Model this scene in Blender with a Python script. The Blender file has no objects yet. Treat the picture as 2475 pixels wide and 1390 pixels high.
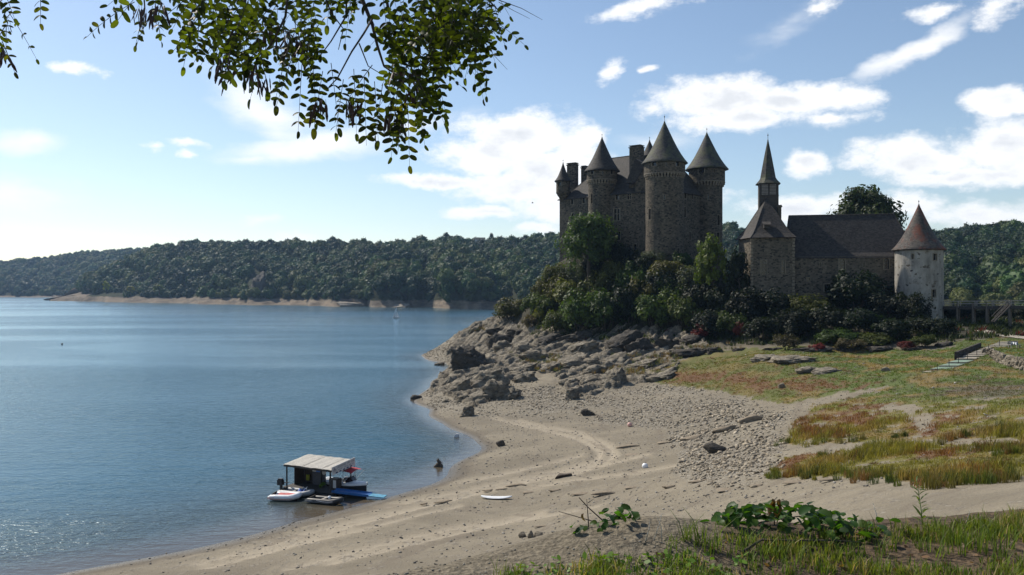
import bpy, bmesh, math, random
import numpy as np
from mathutils import Vector, Matrix, Euler

random.seed(7)
RNG = np.random.default_rng(7)
sc = bpy.context.scene
col = sc.collection
rad = math.radians

# ------------------------------------------------------------------ camera
CAMZ = 20.0
FPX = 2000.0          # focal length in pixels of a 2475 px wide frame
cam_d = bpy.data.cameras.new('camera')
cam_d.sensor_width = 36.0
cam_d.lens = 36.0 * FPX / 2475.0
cam_d.clip_start = 0.05
cam_d.clip_end = 20000.0
cam = bpy.data.objects.new('camera', cam_d)
col.objects.link(cam)
cam.location = (0, 0, CAMZ)
cam.rotation_euler = (rad(90), 0, 0)
sc.camera = cam
sc.render.resolution_x, sc.render.resolution_y = 1024, 575

# ------------------------------------------------------------------ light
SUN_AZ, SUN_EL = 48.0, 45.0       # degrees left of the view axis, elevation
SUN_STRENGTH = 5.0
SKY_STRENGTH = 0.122
EXPOSURE = 0.1
HAZE_DENSITY = 0.00007
sc.view_settings.view_transform = 'Standard'
sc.view_settings.look = 'None'
sc.view_settings.exposure = EXPOSURE
sc.view_settings.gamma = 1.0
sc.view_settings.use_curve_mapping = False
sc.cycles.max_bounces = 6
sc.cycles.diffuse_bounces = 1
sc.cycles.glossy_bounces = 3
sc.cycles.transmission_bounces = 3
sc.cycles.transparent_max_bounces = 6
sc.cycles.volume_bounces = 0
sc.cycles.use_denoising = True
sc.cycles.sample_clamp_indirect = 4.0
sc.cycles.sample_clamp_direct = 2.5
sc.cycles.caustics_reflective = False
sc.cycles.caustics_refractive = False

sdir = Vector((-math.sin(rad(SUN_AZ)) * math.cos(rad(SUN_EL)), math.cos(rad(SUN_AZ)) * math.cos(rad(SUN_EL)), math.sin(rad(SUN_EL))))
sun_d = bpy.data.lights.new('sun', 'SUN')
sun_d.energy = SUN_STRENGTH
sun_d.angle = rad(0.5)
sun_d.color = (1.0, 0.93, 0.82)
sun = bpy.data.objects.new('sun', sun_d)
col.objects.link(sun)
sun.rotation_euler = sdir.to_track_quat('Z', 'Y').to_euler()
sun.location = (-60, 60, 120)


# ------------------------------------------------------------------ node helpers
def N(nt, typ, ins=None, **props):
    nd = nt.nodes.new(typ)
    for k, v in props.items():
        setattr(nd, k, v)
    for k, v in (ins or {}).items():
        s = nd.inputs[k]
        if isinstance(v, bpy.types.NodeSocket):
            nt.links.new(v, s)
        else:
            s.default_value = v
    return nd


def MA(nt, op, a, b=None, c=None, clamp=False):
    nd = nt.nodes.new('ShaderNodeMath')
    nd.operation = op
    nd.use_clamp = clamp
    for i, v in enumerate((a, b, c)):
        if v is None:
            continue
        if isinstance(v, bpy.types.NodeSocket):
            nt.links.new(v, nd.inputs[i])
        else:
            nd.inputs[i].default_value = v
    return nd.outputs[0]


def MIX(nt, f, a, b, blend='MIX'):
    nd = nt.nodes.new('ShaderNodeMix')
    nd.data_type = 'RGBA'
    nd.blend_type = blend
    for i, v in ((0, f), (6, a), (7, b)):
        if isinstance(v, bpy.types.NodeSocket):
            nt.links.new(v, nd.inputs[i])
        else:
            nd.inputs[i].default_value = tuple(v) + (1.0,) if i and len(v) == 3 else v
    return nd.outputs[2]


def SS(nt, x, lo, hi, a=0.0, b=1.0):
    nd = nt.nodes.new('ShaderNodeMapRange')
    nd.interpolation_type = 'SMOOTHSTEP'
    nt.links.new(x, nd.inputs[0])
    for i, v in enumerate((lo, hi, a, b)):
        nd.inputs[i + 1].default_value = v
    return nd.outputs[0]


def NOISE(nt, vec, scale, detail=4.0, rough=0.55, dist=0.0):
    nd = N(nt, 'ShaderNodeTexNoise', {'Scale': scale, 'Detail': detail, 'Roughness': rough, 'Distortion': dist})
    if vec is not None:
        nt.links.new(vec, nd.inputs['Vector'])
    return nd.outputs['Fac']


def VSCALE(nt, vec, s):
    return N(nt, 'ShaderNodeVectorMath', {0: vec, 1: s}, operation='MULTIPLY').outputs[0]


# ------------------------------------------------------------------ sky with clouds
world = bpy.data.worlds.new('World')
sc.world = world
world.use_nodes = True
wt = world.node_tree
wt.nodes.clear()
sky = N(wt, 'ShaderNodeTexSky', sky_type='NISHITA', sun_disc=False, sun_elevation=rad(SUN_EL),
        sun_rotation=rad(360 - SUN_AZ), altitude=400.0, air_density=1.0, dust_density=0.5, ozone_density=0.7)
tc = N(wt, 'ShaderNodeTexCoord')
sp = N(wt, 'ShaderNodeSeparateXYZ', {0: tc.outputs['Generated']})
wx, wy, wz = sp.outputs
az = MA(wt, 'ARCTAN2', wx, wy)
hyp = MA(wt, 'SQRT', MA(wt, 'ADD', MA(wt, 'MULTIPLY', wx, wx), MA(wt, 'MULTIPLY', wy, wy)))
el = MA(wt, 'DIVIDE', wz, MA(wt, 'MAXIMUM', hyp, 0.02))
ab = N(wt, 'ShaderNodeCombineXYZ', {0: az, 1: el, 2: 0.0}).outputs[0]
# billow the outline of every cloud with turbulence
warpn = N(wt, 'ShaderNodeTexNoise', {'Vector': VSCALE(wt, ab, (1, 1.5, 1)), 'Scale': 9.0, 'Detail': 5.0, 'Roughness': 0.6})
warp = N(wt, 'ShaderNodeVectorMath', {0: warpn.outputs['Color'], 1: (0.5, 0.5, 0.5)}, operation='SUBTRACT').outputs[0]
abw = N(wt, 'ShaderNodeVectorMath', {0: warp, 1: (0.085, 0.045, 0.0), 2: ab}, operation='MULTIPLY_ADD').outputs[0]


def cloud_dir(px, v):
    a = math.atan((px - 1237.5) / FPX)
    return a, (695 - v) / FPX * math.cos(a)


# each: centre and half size on the sky (as seen in the picture), tilt, weight
CUMULUS = [
    (1262, 325, 195, 78, 0, 1), (1390, 345, 90, 55, -12, .9), (1180, 385, 150, 50, 4, 1), (1330, 400, 170, 70, 0, 1),
    (1060, 440, 165, 27, 2, .95), (1240, 450, 210, 48, 0, 1), (1340, 500, 120, 55, 0, .8), (1170, 518, 118, 24, 0, .85),
    (1305, 556, 70, 17, 0, .75),
    (1760, 240, 200, 66, 4, 1), (1900, 240, 190, 52, 2, 1), (2040, 232, 110, 48, 10, .8), (1780, 292, 190, 36, 2, .95),
    (1580, 250, 50, 28, 0, .55), (2020, 292, 95, 22, 0, .5),
    (2225, 375, 220, 62, 0, 1), (2430, 350, 150, 100, 0, 1), (2430, 250, 125, 42, 8, .95), (2330, 420, 230, 40, 2, .8),
    (1945, 404, 72, 34, 0, .95), (1930, 512, 170, 46, 0, .8), (2190, 500, 120, 40, 0, .65), (2350, 525, 220, 45, 0, .65),
    (208, 158, 72, 22, 0, .8), (1482, 170, 46, 30, -30, .7), (1573, 163, 20, 12, 0, .6),
    (440, 338, 62, 15, 0, .6), (450, 366, 40, 14, 0, .55), (360, 352, 30, 12, 0, .5),
    (2255, 35, 72, 28, 0, .7), (1995, 14, 52, 26, -15, .7), (1560, 14, 150, 24, -6, .6), (2420, 14, 75, 45, -25, .6),
    (1750, 480, 60, 20, 0, .5), (2880, 330, 260, 80, 0, 1), (3100, 160, 200, 70, 0, .9), (-420, 260, 220, 50, 0, .6),
]
WISPS = [
    (2215, 120, 195, 34, -27, 1.0), (640, 270, 190, 75, 28, .75), (760, 350, 260, 46, -8, .95), (620, 380, 120, 30, 0, .6),
    (60, 330, 130, 40, 0, .7), (20, 470, 220, 60, 0, .6), (610, 535, 60, 20, 0, .6), (700, 572, 70, 14, 0, .6),
    (1000, 300, 160, 30, -14, .5), (1600, 330, 120, 30, 0, .35), (2000, 290, 120, 26, 0, .4), (1900, 60, 200, 30, -20, .25),
]


def cloud_field(lst, vec):
    out = None
    for px, v, rx, ry, tilt, w in lst:
        a, b = cloud_dir(px, v)
        k = math.cos(a) ** 2
        t = rad(-tilt)
        d = N(wt, 'ShaderNodeVectorMath', {0: vec, 1: (a, b, 0)}, operation='SUBTRACT').outputs[0]
        if tilt:
            d = N(wt, 'ShaderNodeVectorRotate', {'Vector': d, 'Angle': -t}, rotation_type='Z_AXIS').outputs[0]
        d = VSCALE(wt, d, (FPX / rx / max(k, .4), FPX / ry / max(math.sqrt(k), .5), 0))
        ln = N(wt, 'ShaderNodeVectorMath', {0: d}, operation='LENGTH').outputs['Value']
        f = MA(wt, 'SUBTRACT', w, MA(wt, 'MULTIPLY', ln, w))
        out = f if out is None else MA(wt, 'MAXIMUM', out, f)
    return out


fc = cloud_field(CUMULUS, abw)
n1 = NOISE(wt, VSCALE(wt, ab, (1, 1.5, 1)), 26.0, 9.0, 0.66)
n2 = NOISE(wt, VSCALE(wt, ab, (1, 1.9, 1)), 11.0, 4.0, 0.5)
dc = MA(wt, 'ADD', fc, MA(wt, 'MULTIPLY', MA(wt, 'SUBTRACT', n1, 0.52), 1.35))
cum = MA(wt, 'POWER', SS(wt, dc, -0.10, 0.52), 0.9)
fw = cloud_field(WISPS, abw)
dw = MA(wt, 'ADD', fw, MA(wt, 'MULTIPLY', MA(wt, 'SUBTRACT', NOISE(wt, VSCALE(wt, ab, (1, 2.6, 1)), 12.0, 6.0, 0.55), 0.55), 0.9))
wis = MA(wt, 'MULTIPLY', SS(wt, dw, -0.1, 0.75), 0.9)
# loose cloud in the rest of the sky, as in view
gen = MA(wt, 'MULTIPLY', SS(wt, NOISE(wt, VSCALE(wt, tc.outputs['Generated'], (1, 1, 2.2)), 3.2, 8.0, 0.6), 0.60, 0.74),
         SS(wt, MA(wt, 'ABSOLUTE', az), 0.72, 1.0))
gen = MA(wt, 'MULTIPLY', gen, SS(wt, el, 0.05, 0.25))
dens = MA(wt, 'MAXIMUM', MA(wt, 'MAXIMUM', cum, wis), MA(wt, 'MULTIPLY', gen, 0.6), clamp=True)
# thick middles and undersides of the clouds are greyer
thick = MA(wt, 'MULTIPLY', SS(wt, dc, 0.30, 0.95), SS(wt, n2, 0.40, 0.62))
ccol = MIX(wt, MA(wt, 'MULTIPLY', thick, 0.75), (8.7, 8.75, 8.8), (5.6, 5.9, 6.4))
skyc = MIX(wt, dens, sky.outputs[0], ccol)
bg = N(wt, 'ShaderNodeBackground', {'Color': skyc, 'Strength': SKY_STRENGTH})
wo = N(wt, 'ShaderNodeOutputWorld', {'Surface': bg.outputs[0]})
world.cycles.sampling_method = 'MANUAL'
world.cycles.sample_map_resolution = 512

# ------------------------------------------------------------------ mesh helpers
WM = {}   # world matrix of every object that has children
I4 = Matrix.Identity(4)


def put(o, parent=None, M=None):
    M = M or I4
    col.objects.link(o)
    if parent is not None:
        o.parent = parent
        o.matrix_parent_inverse = WM.get(parent.name, I4).inverted()
    o.matrix_basis = M
    WM[o.name] = M.copy()
    return o


def tag(o, label=None, cat=None, group=None, kind=None):
    if label: o['label'] = label
    if cat: o['category'] = cat
    if group: o['group'] = group
    if kind: o['kind'] = kind
    return o


def thing(name, loc, label, cat, group=None):
    o = bpy.data.objects.new(name, None)
    o.empty_display_size = 0.3
    put(o, None, Matrix.Translation(Vector(loc)))
    return tag(o, label, cat, group)


def mesh_np(name, V, F, mats=None, cols=None, smooth=False):
    """V (n,3) array, F (m,k) array of equal polygons or list of lists"""
    me = bpy.data.meshes.new(name)
    V = np.asarray(V, dtype=np.float32).reshape(-1, 3)
    if isinstance(F, np.ndarray):
        m, k = F.shape
        me.vertices.add(len(V)); me.vertices.foreach_set('co', V.ravel())
        me.loops.add(m * k); me.loops.foreach_set('vertex_index', F.astype(np.int32).ravel())
        me.polygons.add(m)
        me.polygons.foreach_set('loop_start', np.arange(0, m * k, k, dtype=np.int32))
        me.polygons.foreach_set('loop_total', np.full(m, k, dtype=np.int32))
        me.update(calc_edges=True)
    else:
        me.from_pydata([tuple(map(float, v)) for v in V], [], F)
        me.update()
    if cols is not None:
        cols = np.asarray(cols, dtype=np.float32)
        if cols.shape[1] == 3:
            cols = np.concatenate([cols, np.ones((len(cols), 1), np.float32)], 1)
        at = me.color_attributes.new('Col', 'FLOAT_COLOR', 'POINT')
        at.data.foreach_set('color', cols.ravel())
    if smooth:
        me.polygons.foreach_set('use_smooth', np.ones(len(me.polygons), dtype=bool))
    for m_ in (mats if isinstance(mats, (list, tuple)) else [mats]):
        if m_ is not None:
            me.materials.append(m_)
    return me


def link(name, me, parent=None, M=None):
    return put(bpy.data.objects.new(name, me), parent, M)


class MB:
    def __init__(s):
        s.v, s.f, s.c = [], [], []
        s.col = (1, 1, 1)

    def add(s, v, f):
        b = len(s.v)
        s.v += [tuple(p) for p in v]
        s.f += [[i + b for i in q] for q in f]
        s.c += [s.col] * len(v)
        return s

    def box(s, c, size, rz=0.0, M=None):
        hx, hy, hz = (k / 2 for k in size)
        pts = [Vector((x, y, z)) for x in (-hx, hx) for y in (-hy, hy) for z in (-hz, hz)]
        T = M or (Matrix.Translation(Vector(c)) @ Matrix.Rotation(rz, 4, 'Z'))
        return s.add([T @ p for p in pts], [[0, 1, 3, 2], [4, 6, 7, 5], [0, 4, 5, 1], [2, 3, 7, 6], [0, 2, 6, 4], [1, 5, 7, 3]])

    def beam(s, a, b, w, h=None):
        a, b = Vector(a), Vector(b)
        d = b - a
        q = d.to_track_quat('X', 'Z').to_matrix().to_4x4()
        T = Matrix.Translation((a + b) / 2) @ q
        return s.box(None, (d.length, w, h or w), M=T)

    def tube(s, pts, r, n=8, cap=True):
        pts = [Vector(p) for p in pts]
        rs = r if isinstance(r, (list, tuple)) else [r] * len(pts)
        b = len(s.v)
        prev = None
        for i, p in enumerate(pts):
            t = (pts[min(i + 1, len(pts) - 1)] - pts[max(i - 1, 0)]).normalized()
            if prev is None:
                u = t.orthogonal().normalized()
            else:
                u = (prev - t * prev.dot(t))
                u = u.normalized() if u.length > 1e-6 else t.orthogonal().normalized()
            prev = u
            w = t.cross(u)
            for k in range(n):
                a = 2 * math.pi * k / n
                s.v.append(tuple(p + (u * math.cos(a) + w * math.sin(a)) * rs[i]))
                s.c.append(s.col)
        for i in range(len(pts) - 1):
            for k in range(n):
                k2 = (k + 1) % n
                s.f.append([b + i * n + k, b + i * n + k2, b + (i + 1) * n + k2, b + (i + 1) * n + k])
        if cap:
            s.f.append([b + k for k in range(n)][::-1])
            s.f.append([b + (len(pts) - 1) * n + k for k in range(n)])
        return s

    def lathe(s, c, prof, n=32, a0=0.0, a1=2 * math.pi):
        """prof: list of (r, z); c = (x, y)"""
        full = abs(a1 - a0 - 2 * math.pi) < 1e-6
        m = n if full else n + 1
        b = len(s.v)
        for r, z in prof:
            for k in range(m):
                a = a0 + (a1 - a0) * k / n
                s.v.append((c[0] + r * math.cos(a), c[1] + r * math.sin(a), z))
                s.c.append(s.col)
        for i in range(len(prof) - 1):
            for k in range(n):
                k2 = (k + 1) % m
                s.f.append([b + i * m + k, b + i * m + k2, b + (i + 1) * m + k2, b + (i + 1) * m + k])
        return s

    def build(s, name, mat, parent=None, M=None, smooth=False, color=False):
        me = mesh_np(name, s.v, s.f, mat, s.c if color else None, smooth)
        return link(name, me, parent, M)


# ------------------------------------------------------------------ noise (numpy)
def _hash(ix, iy, iz, seed):
    h = (ix.astype(np.int64) * 374761393 + iy.astype(np.int64) * 668265263 + iz.astype(np.int64) * 2147483647 + seed * 974634777) & 0xffffffff
    h = ((h ^ (h >> 13)) * 1274126177) & 0xffffffff
    h = h ^ (h >> 16)
    return (h & 0xffff) / 65535.0


def vnoise(x, y, z=None, seed=0):
    x = np.asarray(x, float); y = np.asarray(y, float)
    z = np.zeros_like(x) if z is None else np.asarray(z, float)
    x0, y0, z0 = np.floor(x), np.floor(y), np.floor(z)
    fx, fy, fz = x - x0, y - y0, z - z0
    fx, fy, fz = (f * f * (3 - 2 * f) for f in (fx, fy, fz))
    r = 0
    for dx in (0, 1):
        for dy in (0, 1):
            for dz in (0, 1):
                w = (fx if dx else 1 - fx) * (fy if dy else 1 - fy) * (fz if dz else 1 - fz)
                r = r + w * _hash(x0 + dx, y0 + dy, z0 + dz, seed)
    return r


def fbm(x, y, z=None, octv=4, seed=0, gain=0.5):
    a, s, t = 1.0, 0.0, 0.0
    x = np.asarray(x, float); y = np.asarray(y, float)
    z = np.zeros_like(x) if z is None else np.asarray(z, float)
    for i in range(octv):
        s = s + a * vnoise(x * 2 ** i + 13.7 * i, y * 2 ** i - 7.1 * i, z * 2 ** i + 3.3 * i, seed + i)
        t += a
        a *= gain
    return s / t


def sstep(x, lo, hi):
    t = np.clip((np.asarray(x, float) - lo) / (hi - lo), 0, 1)
    return t * t * (3 - 2 * t)


# ------------------------------------------------------------------ places
def P(px, v, Y):
    """world point at distance Y along the view axis that lies towards (px, v) of the 2475 x 1390 photograph"""
    return Vector(((px - 1237.5) / FPX * Y, Y, CAMZ - (v - 695) / FPX * Y))


def PW(px, v, z=0.0):
    """point of height z (on the lake z = 0)"""
    return P(px, v, (CAMZ - z) * FPX / (v - 695))


def uv_of(x, y, z):
    return 1237.5 + FPX * x / y, 695 + FPX * (CAMZ - z) / y
# ------------------------------------------------------------------ materials
def new_mat(name):
    m = bpy.data.materials.new(name)
    m.use_nodes = True
    nt = m.node_tree
    b = nt.nodes['Principled BSDF']
    return m, nt, b


def plain(name, rgb, rough=0.6, var=0.15, scale=3.0, metal=0.0, bump=0.0, bscale=20.0, spec=0.5):
    m, nt, b = new_mat(name)
    tco = N(nt, 'ShaderNodeTexCoord').outputs['Object']
    f = NOISE(nt, tco, scale, 5.0, 0.6)
    lo = tuple(c * (1 - var) for c in rgb)
    hi = tuple(min(c * (1 + var), 1) for c in rgb)
    nt.links.new(MIX(nt, SS(nt, f, 0.3, 0.7), lo, hi), b.inputs['Base Color'])
    b.inputs['Roughness'].default_value = rough
    b.inputs['Metallic'].default_value = metal
    b.inputs['Specular IOR Level'].default_value = spec
    if bump:
        bp = N(nt, 'ShaderNodeBump', {'Strength': bump, 'Distance': 0.05, 'Height': NOISE(nt, tco, bscale, 4.0)})
        nt.links.new(bp.outputs[0], b.inputs['Normal'])
    return m


def masonry(name, cols, mortar, scale, squash=1.7, bump=0.6, plaster=None, pl_amt=0.0, mortar_w=0.06):
    """rubble stone: one cell per stone, mortar in the joints, weather stains"""
    m, nt, b = new_mat(name)
    tco = N(nt, 'ShaderNodeTexCoord').outputs['Object']
    wob = N(nt, 'ShaderNodeTexNoise', {'Vector': tco, 'Scale': 1.3, 'Detail': 2.0})
    wv = N(nt, 'ShaderNodeVectorMath', {0: wob.outputs['Color'], 1: (0.35, 0.35, 0.2), 2: tco}, operation='MULTIPLY_ADD').outputs[0]
    v = VSCALE(nt, wv, (1, 1, squash))
    vo = N(nt, 'ShaderNodeTexVoronoi', {'Vector': v, 'Scale': scale, 'Randomness': 0.85})
    ve = N(nt, 'ShaderNodeTexVoronoi', {'Vector': v, 'Scale': scale, 'Randomness': 0.85}, feature='DISTANCE_TO_EDGE')
    cs = N(nt, 'ShaderNodeSeparateColor', {0: vo.outputs['Color']})
    c = MIX(nt, SS(nt, cs.outputs[0], 0.0, 1.0), cols[0], cols[1])
    c = MIX(nt, SS(nt, cs.outputs[1], 0.62, 0.95), c, cols[2])
    joint = SS(nt, ve.outputs['Distance'], mortar_w * 0.3, mortar_w)
    c = MIX(nt, joint, mortar, c)
    if plaster:
        pn = NOISE(nt, VSCALE(nt, tco, (1, 1, .7)), 0.55, 7.0, 0.68)
        sel = SS(nt, cs.outputs[2], pl_amt - 0.1, pl_amt + 0.02)
        keep = MA(nt, 'MULTIPLY', sel, SS(nt, pn, 0.30, 0.52))
        keep = MA(nt, 'MULTIPLY', keep, joint)
        pc = MIX(nt, SS(nt, NOISE(nt, VSCALE(nt, tco, (1, 1, .35)), 0.9, 6.0, .65), 0.3, 0.75), plaster, tuple(k * 0.55 for k in plaster))
        c = MIX(nt, keep, pc, c)
    stain = SS(nt, NOISE(nt, VSCALE(nt, tco, (1, 1, .25)), 0.45, 6.0, 0.65), 0.42, 0.72)
    c = MIX(nt, MA(nt, 'MULTIPLY', stain, 0.5), c, (0.05, 0.045, 0.035))
    nt.links.new(c, b.inputs['Base Color'])
    b.inputs['Roughness'].default_value = 0.9
    b.inputs['Specular IOR Level'].default_value = 0.2
    h = MA(nt, 'ADD', MA(nt, 'MULTIPLY', joint, 0.7), MA(nt, 'MULTIPLY', NOISE(nt, tco, 9.0, 4.0), 0.5))
    bp = N(nt, 'ShaderNodeBump', {'Strength': bump, 'Distance': 0.12, 'Height': h})
    nt.links.new(bp.outputs[0], b.inputs['Normal'])
    return m


def slate(name, base, moss, moss_amt, rust=None):
    m, nt, b = new_mat(name)
    tco = N(nt, 'ShaderNodeTexCoord').outputs['Object']
    vo = N(nt, 'ShaderNodeTexVoronoi', {'Vector': VSCALE(nt, tco, (1, 1, 1.5)), 'Scale': 2.6, 'Randomness': 0.7})
    cs = N(nt, 'ShaderNodeSeparateColor', {0: vo.outputs['Color']})
    c = MIX(nt, cs.outputs[0], tuple(k * 0.55 for k in base), tuple(k * 1.5 for k in base))
    n = NOISE(nt, tco, 0.5, 7.0, 0.68)
    c = MIX(nt, MA(nt, 'MULTIPLY', SS(nt, n, 0.62 - moss_amt, 0.86 - moss_amt), 0.8), c, moss)
    if rust:
        n3 = NOISE(nt, VSCALE(nt, tco, (1, 1, .5)), 0.42, 6.0, 0.6)
        c = MIX(nt, SS(nt, n3, 0.46, 0.66), c, rust)
    nt.links.new(c, b.inputs['Base Color'])
    b.inputs['Roughness'].default_value = 0.75
    b.inputs['Specular IOR Level'].default_value = 0.3
    h = MA(nt, 'ADD', cs.outputs[1], NOISE(nt, tco, 12.0, 3.0))
    bp = N(nt, 'ShaderNodeBump', {'Strength': 0.55, 'Distance': 0.07, 'Height': h})
    nt.links.new(bp.outputs[0], b.inputs['Normal'])
    return m


def foliage(name, tint=(1, 1, 1), trans=0.35, rough=0.6, inst_var=0.25, spec=0.25, tmul=(1.3, 1.5, .5)):
    """leaf colour comes from each leaf's own colour attribute"""
    m, nt, b = new_mat(name)
    at = N(nt, 'ShaderNodeAttribute', attribute_name='Col').outputs['Color']
    oi = N(nt, 'ShaderNodeObjectInfo').outputs['Random']
    c = MIX(nt, 1.0, at, tint, 'MULTIPLY')
    hs = N(nt, 'ShaderNodeHueSaturation', {'Color': c, 'Saturation': 1.0, 'Hue': MA(nt, 'ADD', 0.5 - 0.03 * inst_var / .25, MA(nt, 'MULTIPLY', oi, 0.06 * inst_var / .25)),
                                           'Value': MA(nt, 'ADD', 1 - inst_var, MA(nt, 'MULTIPLY', MA(nt, 'FRACT', MA(nt, 'MULTIPLY', oi, 7.31)), 2 * inst_var))})
    nt.links.new(hs.outputs[0], b.inputs['Base Color'])
    b.inputs['Roughness'].default_value = rough
    b.inputs['Specular IOR Level'].default_value = spec
    out = nt.nodes['Material Output']
    tr = N(nt, 'ShaderNodeBsdfTranslucent', {'Color': MIX(nt, 1.0, hs.outputs[0], tmul, 'MULTIPLY')})
    mx = N(nt, 'ShaderNodeMixShader', {0: trans, 1: b.outputs[0], 2: tr.outputs[0]})
    nt.links.new(mx.outputs[0], out.inputs['Surface'])
    return m


def attr_mat(name, rough=0.8, bump=0.3, bscale=15.0, spec=0.3):
    m, nt, b = new_mat(name)
    at = N(nt, 'ShaderNodeAttribute', attribute_name='Col').outputs['Color']
    tco = N(nt, 'ShaderNodeTexCoord').outputs['Object']
    f = NOISE(nt, tco, bscale * .4, 5.0, .6)
    c = MIX(nt, SS(nt, f, 0.3, 0.75), MIX(nt, 1.0, at, (.7, .7, .7), 'MULTIPLY'), at)
    nt.links.new(c, b.inputs['Base Color'])
    b.inputs['Roughness'].default_value = rough
    b.inputs['Specular IOR Level'].default_value = spec
    bp = N(nt, 'ShaderNodeBump', {'Strength': bump, 'Distance': 0.03, 'Height': NOISE(nt, tco, bscale, 4.0)})
    nt.links.new(bp.outputs[0], b.inputs['Normal'])
    return m


MT = {}
MT['stone'] = masonry('castle_rubble_stone', ((.165, .138, .10), (.085, .073, .056), (.033, .029, .024)), (.105, .089, .067), 1.9)
MT['chapel'] = masonry('chapel_rubble_stone', ((.175, .148, .108), (.105, .09, .068), (.036, .032, .027)), (.13, .11, .082), 2.1)
MT['quoin'] = plain('dressed_stone', (.19, .16, .115), .85, .3, 1.5, bump=.3)
MT['render'] = masonry('lime_render_over_stone', ((.20, .17, .13), (.12, .10, .08), (.06, .05, .045)), (.5, .47, .42), 1.9, 1.5, .35,
                       plaster=(.40, .375, .33), pl_amt=0.93)
MT['slate'] = slate('dark_roof_slate', (.042, .040, .038), (.085, .09, .042), 0.2)
MT['slate_plain'] = slate('brown_roof_slate', (.036, .031, .027), (.06, .054, .038), 0.05)
MT['slate_red'] = slate('lichen_roof_slate', (.06, .052, .045), (.12, .10, .055), 0.10, rust=(.16, .05, .028))
MT['wood_dark'] = plain('dark_weathered_wood', (.05, .042, .035), .8, .35, 6, bump=.3)
MT['wood_grey'] = plain('grey_weathered_wood', (.30, .27, .235), .8, .3, 5, bump=.3)
MT['iron'] = plain('dark_iron', (.03, .03, .032), .5, .3, 5, metal=.3)
MT['pane'] = plain('dark_window_glass', (.012, .012, .014), .15, .3, 2)
MT['leaf'] = foliage('leaf')
MT['leaf_far'] = foliage('far_leaf', trans=.25, inst_var=.38)
MT['leaf_near'] = foliage('near_leaf', trans=.5, inst_var=.12, rough=.45, tmul=(1.5, 1.7, .35))
MT['leaf_locust'] = foliage('locust_leaf', trans=.55, inst_var=.25, rough=.5, spec=.25, tmul=(2.6, 2.4, .35))
MT['grass'] = foliage('grass_blade', trans=.4, inst_var=.0, rough=.5, tmul=(1.3, 1.3, .5))
MT['bark'] = plain('bark', (.07, .055, .042), .9, .4, 12, bump=.6, bscale=30)
MT['white_paint'] = plain('white_gelcoat', (.78, .78, .77), .3, .06, 3)
MT['black_rubber'] = plain('black_rubber', (.022, .022, .024), .5, .3, 6)
MT['grey_rubber'] = plain('grey_hypalon', (.30, .31, .32), .5, .15, 6)
MT['red_cloth'] = plain('red_canvas', (.46, .03, .035), .7, .15, 5)
MT['red_pvc'] = plain('faded_red_vinyl', (.52, .13, .11), .45, .15, 4)
MT['blue_paint'] = plain('blue_deck_paint', (.02, .12, .34), .5, .2, 4)
MT['blue_worn'] = plain('worn_light_blue_paint', (.08, .28, .40), .55, .3, 4)
MT['blue_cloth'] = plain('blue_tarpaulin', (.06, .13, .42), .5, .3, 6)
MT['pink'] = plain('faded_pink_buoy', (.62, .36, .30), .6, .15, 4)
MT['yellow'] = plain('yellow_plastic', (.30, .30, .03), .6, .2, 3)
MT['green_plant'] = plain('green_cloth', (.10, .17, .03), .7, .4, 8)
MT['dark_board'] = plain('dark_brown_board', (.045, .032, .024), .7, .4, 4)
MT['white_board'] = plain('white_sign_board', (.55, .54, .52), .6, .12, 4)
MT['navy'] = plain('navy_banner_print', (.035, .05, .12), .6, .3, 6)
MT['print_blue'] = plain('blue_print', (.04, .14, .45), .6, .15, 6)
MT['print_dark'] = plain('dark_print', (.05, .05, .06), .6, .3, 6)
MT['thatch'] = plain('grey_straw_matting', (.47, .44, .38), .95, .35, 14, bump=.8, bscale=40)
MT['wood_mid'] = plain('brown_weathered_wood', (.15, .125, .10), .8, .3, 5, bump=.3)
MT['concrete'] = plain('pale_concrete', (.30, .265, .205), .9, .2, 2, bump=.3)
MT['mat_green'] = plain('green_worn_matting', (.20, .27, .20), .9, .25, 2, bump=.3)
MT['path'] = plain('gravel_path', (.34, .30, .24), .95, .25, 3, bump=.5)
MT['sail'] = plain('white_sailcloth', (.8, .8, .8), .6, .05, 3)


def rock_material(name, light, dark):
    m, nt, b = new_mat(name)
    tco = N(nt, 'ShaderNodeTexCoord').outputs['Object']
    geo = N(nt, 'ShaderNodeNewGeometry')
    pos = geo.outputs['Position']
    n = NOISE(nt, VSCALE(nt, pos, (1, 1, 2.2)), 0.9, 8.0, 0.68)
    st = NOISE(nt, VSCALE(nt, pos, (.6, .6, 5.0)), 1.3, 6.0, 0.65, 0.8)
    c = MIX(nt, SS(nt, n, 0.32, 0.68), dark, light)
    c = MIX(nt, MA(nt, 'MULTIPLY', SS(nt, st, 0.5, 0.7), 0.6), c, tuple(k * 0.6 for k in dark))
    c = MIX(nt, MA(nt, 'MULTIPLY', SS(nt, NOISE(nt, pos, 2.5, 4.0), .62, .75), .5), c, (.34, .32, .27))
    nt.links.new(c, b.inputs['Base Color'])
    b.inputs['Roughness'].default_value = 0.9
    b.inputs['Specular IOR Level'].default_value = 0.25
    h = MA(nt, 'ADD', MA(nt, 'MULTIPLY', st, 1.3), NOISE(nt, pos, 3.5, 6.0, .65))
    bp = N(nt, 'ShaderNodeBump', {'Strength': 0.9, 'Distance': 0.35, 'Height': h})
    nt.links.new(bp.outputs[0], b.inputs['Normal'])
    return m


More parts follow.
